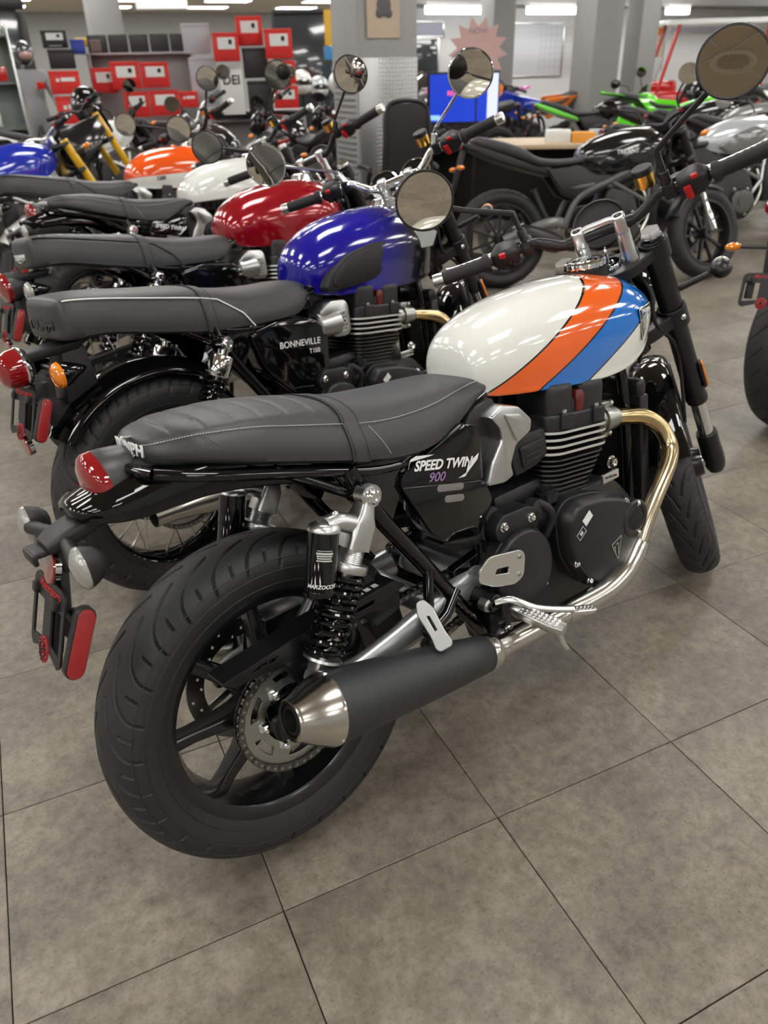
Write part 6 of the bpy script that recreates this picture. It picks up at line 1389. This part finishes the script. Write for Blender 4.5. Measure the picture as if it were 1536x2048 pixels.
def main_column():
    o, M = column(772, 7.25, .52, 'wall_column', 1)
    m = MB(); m.box((0, -.262, .71), (.52, .008, 1.42), .002, M); m.build('tread_plate', DP, o)
    m = MB(); m.box((-.262, 0, .71), (.008, .50, 1.42), .002, M); m.build('side_cladding', mat('column_grey', (.46, .47, .46), .5), o)
    for k in range(26): s = MB(); s.box((-.270, 0, .28+k*.045), (.010, .40, .016), .002, M); s.build('slat', mat('slat_dark', (.20, .20, .20), .5), o)
    p = thing('poster', 'small curled poster of a rider taped to the grey column', 'poster'); p.matrix_world = M @ tr(-.04, -.263, 1.78)
    m = MB(); n = 10; m.loft([[(x, -.002-.02*((z+.23)/.46-.5)**2*0-.012*abs(x/.14)**3, z) for x in np.linspace(-.14, .14, n)]+[(x, -.004-.012*abs(x/.14)**3, z) for x in np.linspace(.14, -.14, n)] for z in (-.23, 0, .23)]); m.build('sheet', mat('poster_sand', (.48, .38, .28), .6), p)
    m = MB(); m.ball((.01, -.010, -.02), (.06, .004, .07), 14); m.ball((.0, -.010, .07), (.03, .004, .035), 12); m.ball((-.03, -.010, -.07), (.03, .004, .03), 12); m.ball((.05, -.010, -.07), (.03, .004, .03), 12); m.build('rider_print', mat('poster_dark', (.10, .09, .10), .6), p)
    m = MB(); m.box((0, -.0065, .15), (.26, .003, .12), .0); m.build('sky_print', mat('poster_sky', (.55, .56, .60), .6), p)
main_column()
o2, M2 = column(250, 13.0, .42, 'wall_column_2', 0)
o3, M3 = column(1213, 13.2, .48, 'wall_column_3', 0)
g3 = MB()
for k in range(14): g3.box((0, -.23, .25+k*.08), (.44, .006, .006), 0, M3)
for k in range(7): g3.box((-.20+k*.066, -.23, .80), (.006, .006, 1.15), 0, M3)
tag(g3.build('wire_grid', zinc, o3), kind='stuff')
o4, M4 = column(1015, 14.4, .40, 'wall_column_4', 0)
o5, M5 = column(1300, 15.0, .36, 'wall_column_5', 0)
# ---- pink star sign
def star():
    x, y, a = at(978, 6.5); p = thing('star_sign', 'pale pink starburst price sign standing behind the chrome round mirror', 'sign'); F = frame((x, y, 1.44), (sin(a), -cos(a), 0), (0, 0, 1)); p.matrix_world = F
    pts = []
    for k in range(26): aa = 2*pi*k/26+.12; rr = .215 if k % 2 else .150; pts.append((rr*cos(aa), rr*sin(aa)))
    m = MB(); m.mesh(plate_mesh(pts, (), .006)); o = m.build('card', mat('pink_card', (.62, .40, .38), .6), p); text('NOW', .05, tr(.0, .12, .0035), mat('pencil_print', (.25, .2, .2), .6), p, depth=.0004)
    m = MB(); m.tube([(0, -.10, -.01), (0, -.45, -.01)], .006, 8); m.tube([(0, -.45, -.01), (0, -1.44, -.01)], .010, 8); m.prism(circ(0, 0, .12, 24), -1.44, -1.43, M=rotm('X', -pi/2)); m.build('stand', satin, p)
star()
# ---- desk, monitor, chair
def desk():
    x, y, a = at(985, 7.9); F = frame((x, y, 0), (sin(a), -cos(a), 0), (0, 0, 1)); R = Matrix(((F[0][0], -F[0][2], 0, x), (F[1][0], -F[1][2], 0, y), (0, 0, 1, 0), (0, 0, 0, 1)))
    # local: x right in view, y away from the viewer, z up
    t = thing('desk', 'long dark sales desk with pale wooden top behind the black motorcycle', 'desk'); t.matrix_world = R
    m = MB(); m.box((.35, .0, .72), (1.9, .75, .04), .006); m.build('table_top', mat('pale_wood', (.55, .42, .28), .45), t); m = MB(); m.box((.35, .3, .35), (1.85, .03, .70), .004); m.build('modesty_panel', satin, t)
    for sx in (-.58, 1.27): m = MB(); m.box((sx, 0, .35), (.04, .7, .70), .004); m.build('side_leg', satin, t)
    q = thing('monitor', 'computer monitor with a bright blue screen standing on the desk', 'monitor'); q.matrix_world = R @ tr(-.15, .05, .74) @ Matrix.Diagonal((1.18, 1, 1.18, 1))
    m = MB(); m.prism(rrect(0, 0, .55, .36, .01), -.012, .012, .004, tr(0, 0, .30) @ rotm('X', pi/2)); m.build('case', satin, q); m = MB(); m.box((-.035, -.0135, .302), (.44, .002, .325)); sc = m.build('screen', mat('screen_blue', (.01, .03, .30), .3, emit=1.6, ecol=(.004, .025, .30)), q)
    m = MB(); m.box((.225, -.0135, .302), (.08, .002, .325)); m.build('screen_margin', mat('screen_pale', (.5, .55, .8), .3, emit=.9, ecol=(.55, .6, .9)), q); m = MB(); m.box((-.22, -.016, .17), (.09, .002, .035)); m.build('screen_tab', mat('screen_pale2', (.3, .5, .9), .3, emit=1, ecol=(.2, .45, .95)), q)
    text('SPEED', .045, tr(.045, -.0155, .335) @ rotm('X', pi/2), mat('screen_white', (1, 1, 1), .4, emit=1.2), q, depth=.0003, bold=.02); text('RED', .045, tr(-.08, -.0155, .335) @ rotm('X', pi/2), mat('screen_red', (1, .1, .2), .4, emit=1, ecol=(.9, .12, .25)), q, depth=.0003, bold=.02); 
    m = MB(); m.box((0, .02, .08), (.05, .03, .16), .005); m.box((0, .02, .006), (.24, .18, .012), .004); m.build('stand', satin, q)
    def small(name, label, cat, loc, size, mt, lid=None):
        o = thing(name, label, cat); o.matrix_world = R @ tr(*loc); m = MB(); m.box((0, 0, size[2]/2), size, .006); b_ = m.build('body', mt, o)
        m = MB(); m.box((0, 0, size[2]), (size[0]*.92, size[1]*.92, .006), .002); m.build('lid', lid or mt, o)
    small('parts_box', 'white cardboard box on the desk beside the tank', 'box', (.70, -.15, .74), (.22, .18, .10), wp); small('parts_box', 'orange cardboard box on the desk top', 'box', (.92, -.22, .74), (.20, .14, .08), mat('orange_card', (.8, .35, .05), .6)); small('tissue_box', 'pale blue tissue box on the desk', 'box', (1.08, -.05, .74), (.18, .12, .09), mat('paleblue_card', (.35, .5, .62), .6), wp)
    cx, cy, ca = at(838, 6.35); c = thing('office_chair', 'black mesh-back office chair in front of the diamond-plate column', 'chair'); CF = tr(cx, cy, 0) @ rotm('Z', ca-pi/2+.35); c.matrix_world = CF
    m = MB(); m.prism(rpoly([(-.20, .52), (.20, .52), (.17, 1.05), (.10, 1.12), (-.10, 1.12), (-.17, 1.05)], .05), -.012, .012, .005, tr(0, .02, 0) @ rotm('X', pi/2)); m.build('backrest', mat('chair_mesh', (.015, .015, .016), .7), c)
    m = MB(); m.tube(sm([(-.205, .02, .52), (-.18, .0, .85), (-.165, .02, 1.06), (-.09, .03, 1.13), (.09, .03, 1.13), (.165, .02, 1.06), (.18, .0, .85), (.205, .02, .52)], 4), .016, 8); m.build('back_frame', plastic, c)
    m = MB(); m.box((0, .25, .47), (.48, .46, .08), .03); m.build('seat', mat('chair_mesh', (.015, .015, .016), .7), c); m = MB(); m.tube([(0, .25, .43), (0, .25, .12)], .025, 12); m.build('gas_post', satin, c)
    for k in range(5):
        a2 = 2*pi*k/5; m = MB(); m.tube([(0, .25, .12), (.28*cos(a2), .25+.28*sin(a2), .07)], .016, 8); lo = m.build('base_leg', satin, c); m = MB(); m.lathe([(-.02, .0), (-.02, .028), (.02, .028), (.02, 0)], 14, tr(.28*cos(a2), .25+.28*sin(a2), .03) @ rotm('X', pi/2)); m.build('caster', satin, lo)
    for s in (-1, 1): m = MB(); m.tube(sm([(s*.24, .15, .47), (s*.27, .15, .60), (s*.27, .10, .68), (s*.27, .38, .68)], 4), .018, 8); m.build('armrest', plastic, c)
desk()
# ---- shelving with boxed goods on the left
redc = mat('red_card', (.62, .018, .014), .5); labc = mat('label_white', (.72, .72, .70), .6); greyc = mat('grey_card', (.42, .44, .47), .55); blkc = mat('black_card', (.016, .016, .017), .5)
def carton(label, u0, u1, v0, v1, d, mt, depth=.30, sticker=True, prnt=None):
    # box whose front spans image columns u0..u1 and rows v0..v1 when placed at ground distance d
    uc = (u0+u1)/2; x, y, a = at(uc, d); k = d*cos(a-.894064)
    sc = (k*cos(.5227)-0)/1537.41  # metres per pixel near the horizon
    dz = lambda v: 1.342+k*tan(atan2(1024-v, 1537.41)-.522745)
    z1, z0 = dz(v0), dz(v1); w = (u1-u0)*k/1537.41/cos(.5227)*.995*1.0
    w = (u1-u0)*(k/cos(.5227-atan2(1024-130, 1537.41)))/hypot(1537.41, 894)
    o = thing('carton', label, 'box'); M = frame((x, y, z0), (sin(a), -cos(a), 0), (0, 0, 1)); R = Matrix(((M[0][0], -M[0][2], 0, x), (M[1][0], -M[1][2], 0, y), (0, 0, 1, z0), (0, 0, 0, 1))) ; o.matrix_world = R
    h = (z1-z0)*.94; m = MB(); m.box((0, depth/2, h/2-.012), (w*.94, depth, h-.026), .004); m.build('body', mt, o); m = MB(); m.box((0, depth/2, h-.022), (w*.955, depth*1.01, .036), .004); m.build('lid', mt, o)
    if sticker:
        m = MB(); m.box((w*.02, -.002, h*.62), (w*.62, .003, h*.40), 0); so = m.build('label_sticker', labc, o); m = MB(); m.box((w*.16, -.004, h*.66), (w*.12, .002, h*.16), 0); m.build('label_print', blackvoid, o)
        m = MB(); m.box((0, -.002, h*.10), (w*.5, .002, h*.05)); m.build('brand_band', mat('dim_red_print', (.40, .02, .02), .5) if mt is redc else greyc, o)
    if prnt == 1:
        m = MB(); m.box((-w*.22, -.002, h*.60), (w*.10, .002, h*.14)); m.box((w*.10, -.002, h*.62), (w*.44, .002, h*.16)); m.build('printed_mark', labc, o)
    elif prnt: text(prnt, w*.5, tr(0, -.003, h*.70) @ rotm('X', pi/2), blackvoid, o, depth=.001, bold=.02)
    return z0
REDS = [(121, 182, 121, 172, 9.3, 0), (124, 190, 172, 232, 9.3, 0), (205, 256, 117, 172, 10.05, 1), (245, 304, 105, 165, 9.65, 1), (304, 362, 108, 164, 9.65, 1), (262, 314, 166, 222, 9.65, 1), (314, 376, 165, 220, 9.65, 1), (454, 508, 52, 115, 9.65, 1), (502, 556, 20, 84, 9.80, 1), (556, 613, 47, 112, 9.65, 1), (560, 616, 112, 164, 9.65, 1), (566, 618, 164, 212, 9.65, 1), (375, 414, 170, 205, 9.65, 0)]
pos = ['upper red box with white lettering at the left end of the shelf', 'lower red box with white lettering at the left end of the shelf', 'red box with white sticker, behind the black lever', 'red box with black-dotted white sticker, upper left of the four', 'red box with plain white sticker, upper right of the four', 'red box with black-dotted white sticker, lower left of the four', 'red box with plain white sticker, lower right of the four', 'red box with white sticker above the black and white poster board', 'topmost red box over the black display column', 'red box at the top of the right-hand stack of three', 'red box in the middle of the right-hand stack of three', 'red box at the bottom of the right-hand stack of three', 'small red box with tan panel beside the grey boxes']
for (u0, u1, v0, v1, d, stk), lb in zip(REDS, pos): carton(lb, u0, u1, v0, v1, d, redc, sticker=bool(stk), prnt=None if stk else 1, depth=.28)
carton('tall grey carton left of the poster board', 396, 452, 32, 98, 9.85, greyc, sticker=False, depth=.18); carton('grey carton with a motorcycle picture under the tall grey one', 402, 458, 98, 205, 9.85, greyc, sticker=False, depth=.18)
carton('black carton stacked above the left red boxes', 122, 172, 40, 78, 10.15, blkc, depth=.3); carton('black carton without a sticker above the left red boxes', 128, 180, 78, 121, 9.95, blkc, sticker=False)
carton('black carton tower in the gap between the red boxes, upper half', 510, 562, 84, 150, 9.75, blkc, sticker=False); carton('black carton tower in the gap between the red boxes, lower half', 514, 566, 150, 222, 9.75, blkc, sticker=False)
carton('white and black poster carton with bold letters', 461, 508, 116, 222, 9.75, labc, sticker=False, prnt='DEI')
carton('small yellow carton on the top of the grey shelf', 186, 210, 58, 76, 10.1, mat('yellow_card', (.75, .48, .03), .55), sticker=False); carton('blue carton on the top of the grey shelf', 176, 204, 60, 92, 10.0, mat('blue_card', (.02, .05, .35), .5), sticker=False); carton('brown carton beside the small yellow one', 214, 236, 62, 90, 10.05, mat('brown_card', (.15, .12, .11), .6), sticker=False)
def shelf():
    for lb, u0, u1, v0, v1, d, mt in (('grey gondola shelf panel behind the red boxes', 212, 410, 92, 330, 10.45, mat('shelf_grey', (.36, .34, .34), .55)), ('low grey counter under the right-hand red boxes', 440, 625, 214, 330, 10.15, mat('shelf_grey', (.36, .34, .34), .55)), ('low grey counter under the left-hand red boxes', 110, 200, 232, 330, 9.75, mat('shelf_grey', (.36, .34, .34), .55))):
        uc = (u0+u1)/2; x, y, a = at(uc, d); k = d*cos(a-.894064); z1 = 1.342+k*tan(atan2(1024-v0, 1537.41)-.522745); w = (u1-u0)*(k/cos(.5227-atan2(894, 1537.41)))/hypot(1537.41, 894)
        o = thing('shop_shelf', lb, 'shelf'); o.matrix_world = tr(x, y, 0) @ rotm('Z', a-pi/2); m = MB(); m.box((0, .16, z1/2), (w, .05, z1), .004); m.build('back_panel', mt, o)
        for zz in (z1-.012, .86, .45, .10):
            if zz < z1+.01: m = MB(); m.box((0, .18 if zz > 1.0 else .12, zz), (w, .40, .02), .003); m.build('shelf_board', mt, o)
        for sx in (-1, 1): m = MB(); m.box((sx*w/2, .16, z1/2), (.04, .42, z1), .004); m.build('upright', mt, o)
        if lb.startswith('grey'):
            for kx in range(5): m = MB(); m.box((-w*.4+kx*w*.2, .16, z1+.09), (w*.18, .24, .17), .006); m.build('storage_bin', blkc, o)
shelf()
# ---- hanging sign
def hang():
    x, y, a = at(366, 14.0); o = thing('hanging_sign', 'white lightbox sign with red lettering hanging from the ceiling', 'sign'); o.matrix_world = tr(x, y, 2.36) @ rotm('Z', a-pi/2)
    m = MB(); m.box((0, 0, 0), (.74, .10, .34), .01); m.build('box', mat('sign_white', (.9, .9, .88), .4, emit=.7, ecol=(1, 1, .98)), o); m = MB(); m.box((.09, -.053, .02), (.30, .004, .075), .001); m.build('sign_print', mat('sign_red', (.75, .05, .05), .4), o); m = MB(); m.mesh(plate_mesh([(-.28, .08), (-.24, .10), (-.17, .0), (-.21, -.01)], (), .002), tr(0, -.052, 0) @ rotm('X', pi/2)); m.build('logo', mat('sign_red', (.75, .05, .05), .4), o)
    for s in (-1, 1): m = MB(); m.tube([(s*.28, 0, .17), (s*.28, 0, HC-2.36)], .004, 6); m.build('hanger', zinc, o)
hang()
# ---- dressed mannequin
def mannequin():
    x, y, a = at(80, 11.2); o = thing('mannequin', 'mannequin in a grey riding suit and open-face helmet at the left', 'mannequin'); o.matrix_world = tr(x, y, 0) @ rotm('Z', a-pi/2+.3) @ Matrix.Diagonal((.95, .95, .95, 1))
    suit = mat('suit_grey', (.30, .30, .31), .6, bump=.2, bscale=80)
    bm_ = bpy.data.meshes.new('suit'); V = [(0, 0, .98), (0, 0, 1.15), (0, .02, 1.36), (0, 0, 1.50), (.19, 0, 1.44), (.27, -.06, 1.18), (.24, -.24, 1.02), (-.19, 0, 1.44), (-.27, .04, 1.16), (-.28, -.08, .92), (.10, 0, .92), (.13, -.02, .52), (.14, .03, .10), (-.10, 0, .92), (-.14, .03, .52), (-.15, .06, .10)]
    E_ = [(0, 1), (1, 2), (2, 3), (2, 4), (4, 5), (5, 6), (2, 7), (7, 8), (8, 9), (0, 10), (10, 11), (11, 12), (0, 13), (13, 14), (14, 15)]; bm_.from_pydata(V, E_, []); so = bpy.data.objects.new('suit', bm_); link(so, o)
    md = so.modifiers.new('skin', 'SKIN'); R_ = [.15, .14, .17, .07, .085, .062, .045, .085, .062, .045, .10, .078, .06, .10, .078, .06]
    for i, sv in enumerate(bm_.skin_vertices[0].data if bm_.skin_vertices else []): sv.radius = (R_[i], R_[i]*.85)
    sb = so.modifiers.new('sub', 'SUBSURF'); sb.levels = 2; sb.render_levels = 2; bm_.materials.append(suit)
    if not bm_.skin_vertices:
        b = bmesh.new(); b.from_mesh(bm_); ly = b.verts.layers.skin.verify()
        for i, v in enumerate(b.verts): v[ly].radius = (R_[i], R_[i]*.85); v[ly].use_root = i == 0
        b.to_mesh(bm_); b.free()
    m = MB(); m.ball((0, 0, 1.68), (.12, .14, .135), 20); ho = m.build('helmet', mat('helmet_dark', (.05, .05, .06), .2, coat=1), o); m = MB(); m.ball((0, -.05, 1.66), (.095, .10, .07), 16); m.build('visor', mat('visor_tint', (.45, .25, .22), .1, coat=1), ho)
    m = MB(); m.box((.08, -.165, 1.33), (.10, .03, .08), .01); m.build('chest_patch', redpt, o); m = MB(); m.tube([(0, 0, .02), (0, 0, .95)], .02, 8); m.prism(circ(0, 0, .25, 28), 0, .015); m.build('stand', zinc, o)
    for s in (-1, 1): m = MB(); m.box((s*.145, -.03, .06), (.11, .28, .11), .03); m.build('boot', satin, o)
mannequin()
# ---- black helmet sitting on a motorcycle
def helmet():
    x, y, a = at(186, 7.74); o = thing('helmet', 'glossy black full-face helmet among the yellow fork tubes', 'helmet'); o.matrix_world = tr(x, y, 1.0) @ rotm('Z', a-pi/2)
    m = MB(); m.ball((0, 0, .14), (.13, .15, .14), 24); m.ball((0, -.07, .07), (.095, .08, .07), 18); m.build('shell', gloss, o); m = MB(); m.ball((0, -.03, .14), (.127, .135, .065), 20); m.build('visor', mat('dark_visor', (.01, .01, .01), .04, coat=1), o)
    q = MB(); q.box((0, 0, -.03), (.05, .05, .06), .01); q.tube([(0, 0, -.05), (0, 0, -.99)], .02, 8); q.prism(circ(0, 0, .10, 24), -1.0, -.985); q.build('stand', satin, o)
helmet()
# ---- red and white buggy in the far right
def buggy():
    x, y, a = at(1440, 17.0); o = thing('buggy', 'red and white roofed buggy parked at the far right', 'vehicle'); o.matrix_world = tr(x, y, 0) @ rotm('Z', a-pi/2+.25)
    m = MB(); m.box((0, 0, .72), (2.2, 1.2, .34), .06); m.box((-.9, 0, .95), (.6, 1.1, .2), .06); m.build('body', redpt, o); m = MB(); m.prism(rpoly([(-.95, -.65), (.85, -.65), (.95, 0), (.85, .65), (-.95, .65)], .1), 1.88, 1.95, .02); m.build('roof', wp, o)
    for sx, sx2 in ((-.95, -.7), (.8, .75)):
        for s in (-1, 1): m = MB(); m.tube([(sx, s*.58, .85), (sx2, s*.58, 1.9)], .03, 10); m.build('roof_post', redpt, o)
    for sx in (-.75, .75):
        for s in (-1, 1): simple_wheel(o, 'wheel', (sx, s*.55, .32), .32, .24, mt=satin, nsp=6, spoke=.03, detail=False)
    m = MB(); m.box((.1, 0, .95), (.5, 1.0, .12), .04); m.box((.36, 0, 1.2), (.12, 1.0, .5), .04); m.build('bench_seat', plastic, o)
    m = MB(); m.prism(rpoly([(-.5, -.22), (.5, -.22), (.45, .22), (-.45, .22)], .03), 0, .02, .004, tr(-.95, 0, 1.2) @ frame((0, 0, 0), (0, 1, 0), (.3, 0, 1))); m.build('windscreen', mat('pale_screen', (.6, .65, .68), .1, trans=.6), o)
buggy()
# ---- far wall: soffit, light strips, white boards, posters
def farwall():
    sof = mat('soffit_grey', (.30, .30, .29), .6); board = mat('board_white', (.74, .76, .80), .4); tube_ = mat('strip_light', (1, 1, 1), .5, emit=9, ecol=(1, 1, .98)); lav = mat('panel_lavender', (.52, .53, .64), .5); dark = mat('glass_dark', (.03, .035, .04), .12, coat=1)
    j = 12.5
    def iu(u): a = at(u, 1)[2]-TY; return -.257+(j+1.93-.93+.06)/tan(a)
    m = MB(); m.box((11.6, j+.5, 2.66), (10.8, 1.0, .78), .01, MBLD); tag(m.build('wall_soffit', sof), kind='structure')
    m = MB(); m.box((11.6, j+1.0, 1.5), (10.8, .12, 3.0), .01, MBLD); tag(m.build('wall_partition', mat('partition_white', (.80, .81, .81), .6)), kind='structure')
    for k, (u0, u1, lb) in enumerate(((866, 1030, 'long white strip light above the pink star sign'), (1062, 1205, 'long white strip light above the whiteboard'), (1262, 1310, 'short white strip light between the right-hand columns'), (1332, 1372, 'short white strip light right of the far columns'))):
        i0, i1 = iu(u0), iu(u1)
        o = thing('strip_light', lb, 'light'); o.matrix_world = MBLD @ tr((i0+i1)/2, j-.05, 2.17); m = MB(); m.box((0, -.12, .0), (i1-i0, .10, .11), .01); m.build('tube', tube_, o); m = MB(); m.box((0, -.10, .08), (i1-i0+.04, .14, .05), .006); m.build('housing', wp, o)
    for (u0, u1, z0, z1, mt, nm, lb) in ((1085, 1205, 1.15, 2.03, board, 'whiteboard', 'large whiteboard with faint grid on the far wall'), (866, 960, 1.83, 2.06, lav, 'wall_panel', 'pale lavender panel over the dark window on the far wall'), (870, 950, 1.0, 1.80, dark, 'dark_window', 'dark window panel behind the pink star sign'), (1425, 1560, 1.85, 2.08, lav, 'wall_panel', 'long lavender panel over the buggy'), (1262, 1300, 1.4, 2.08, board, 'notice_board', 'white notice with black numbers beside the far column'), (1335, 1412, 1.2, 1.98, mat('poster_cream', (.72, .62, .48), .6), 'wall_poster', 'cream and orange poster on the far wall'), (1056, 1080, 1.1, 1.98, mat('poster_purple', (.16, .06, .22), .5), 'wall_poster', 'narrow purple poster beside the whiteboard')):
        i0, i1 = iu(u0), iu(u1)
        o = thing(nm, lb, 'poster' if 'poster' in nm else 'panel'); o.matrix_world = MBLD @ tr((i0+i1)/2, j+.93, (z0+z1)/2); m = MB(); m.box((0, 0, 0), (i1-i0, .02, z1-z0), .004); m.build('sheet', mt, o)
        m = MB()
        for s in (-1, 1): m.box((s*(i1-i0)/2, -.005, 0), (.03, .035, z1-z0+.03), .004); 
        for s in (-1, 1): m.box((0, -.005, s*(z1-z0)/2), (i1-i0, .035, .03), .004)
        m.build('frame', alub, o)
        if nm == 'whiteboard':
            m = MB()
            for q in range(8): m.box((.15+q*.12, -.012, .0), (.004, .002, .8))
            for q in range(8): m.box((.57, -.012, -.4+q*.11), (.84, .002, .004))
            tag(m.build('grid_line', greyc, o), kind='stuff')
        if nm == 'notice_board': text('2.1', .26, tr(0, -.013, .25) @ rotm('X', pi/2), blackvoid, o, depth=.001)
        if lb.startswith('cream'): m = MB(); m.mesh(plate_mesh([(-.05, .38), (.45, .38), (.45, .25), (.2, .2)], (), .004), tr(0, -.014, 0) @ rotm('X', pi/2)); m.build('poster_print', orp, o)
        if lb.startswith('narrow'):
            m = MB(); m.ball((0, -.01, .25), (.09, .004, .10), 14); m.build('poster_print', orp, o); m = MB(); m.ball((0, -.01, -.02), (.10, .004, .13), 14); m.build('poster_print', pinkp, o)
    # dark glass shopfront between the boxes and the column
    x, y, a = at(665, 14.0); o = thing('dark_partition', 'tall dark glass partition between the red boxes and the grey column', 'partition'); o.matrix_world = tr(x, y, 0) @ rotm('Z', a-pi/2); m = MB(); m.box((0, 0, 1.05), (1.35, .06, 2.1), .006); m.build('pane', dark, o); m = MB(); m.box((0, 0, 2.12), (1.4, .1, .06), .006); m.box((-.69, 0, 1.06), (.05, .1, 2.12), .006); m.box((.69, 0, 1.06), (.05, .1, 2.12), .006); m.build('frame', satin, o)
    # dark doorway and glass cases at the far left
    x, y, a = at(22, 13.0); o = thing('dark_partition', 'dark framed doorway at the far left under the ceiling lights', 'partition'); o.matrix_world = tr(x, y, 0) @ rotm('Z', a-pi/2); m = MB(); m.box((.12, 0, 1.1), (.55, .06, 2.2), .006); m.build('pane', dark, o); m = MB(); m.box((.12, 0, 2.2), (.75, .12, .14), .006); m.box((-.2, 0, 1.05), (.1, .12, 2.1), .006); m.box((.44, 0, 1.05), (.1, .12, 2.1), .006); m.build('frame', satin, o)
    x, y, a = at(-5, 9.6); o = thing('glass_case', 'glass display case with pale green edges at the left edge', 'display case'); o.matrix_world = tr(x, y, 0) @ rotm('Z', a-pi/2)
    for zz in (.1, .5, .9, 1.3, 1.7): m = MB(); m.box((0, 0, zz), (.55, .4, .012), .002); m.build('glass_shelf', mat('green_glass', (.55, .70, .62), .05, trans=.7), o)
    m = MB(); m.box((0, .2, .9), (.56, .012, 1.8), .002); m.build('back_panel', mat('case_pale', (.50, .56, .52), .3), o)
    for s in (-1, 1): m = MB(); m.box((s*.28, 0, .9), (.02, .4, 1.8), .002); m.build('upright', alub, o)
    for k, (zz, mt) in enumerate(((.515, mat('lime_card', (.6, .7, .05), .5)), (.915, wp), (1.315, redpt), (1.315, wp), (.115, greyp))): m = MB(); m.box((-.15+.15*(k % 3), -.02, zz+.07), (.11, .11, .13), .01); m.build('boxed_item', mt, o)
    # helmets on the ledge in front of the shopfront
    for k, (u, d, z, mt, lb) in enumerate(((625, 11.2, 1.22, wp, 'white helmet on a pole stand left of the dark glass'), (700, 11.2, 1.20, wp, 'white helmet on a pole stand beside the grey column'), (660, 12.2, 1.15, silv, 'silver helmet on a pole stand before the dark glass'))):
        x, y, a = at(u, d); o = thing('helmet', lb, 'helmet'); o.matrix_world = tr(x, y, 0) @ rotm('Z', a-pi/2+.5); m = MB(); m.ball((0, 0, z), (.13, .15, .14), 20); m.ball((0, -.07, z-.06), (.095, .08, .07), 14); m.build('shell', mt, o); m = MB(); m.ball((0, -.035, z), (.126, .13, .06), 16); m.build('visor', mat('dark_visor', (.01, .01, .01), .04), o); m = MB(); m.tube([(0, 0, 0), (0, 0, z-.1)], .02, 8); m.prism(circ(0, 0, .15, 24), 0, .015); m.build('stand', satin, o)
    x, y, a = at(692, 12.5); o = thing('wall_banner', 'yellow and blue banner hanging beside the grey column', 'banner'); o.matrix_world = tr(x, y, 1.75) @ rotm('Z', a-pi/2); m = MB(); m.box((0, 0, .1), (.22, .02, .42), .004); m.build('upper_cloth', mat('banner_yellow', (.75, .45, .05), .6), o); m = MB(); m.box((0, 0, -.2), (.26, .02, .16), .004); m.build('lower_cloth', mat('banner_blue', (.05, .25, .55), .6), o); m = MB(); m.tube([(0, 0, .3), (0, 0, 1.28)], .004, 6); m.build('hanger', zinc, o)
farwall()
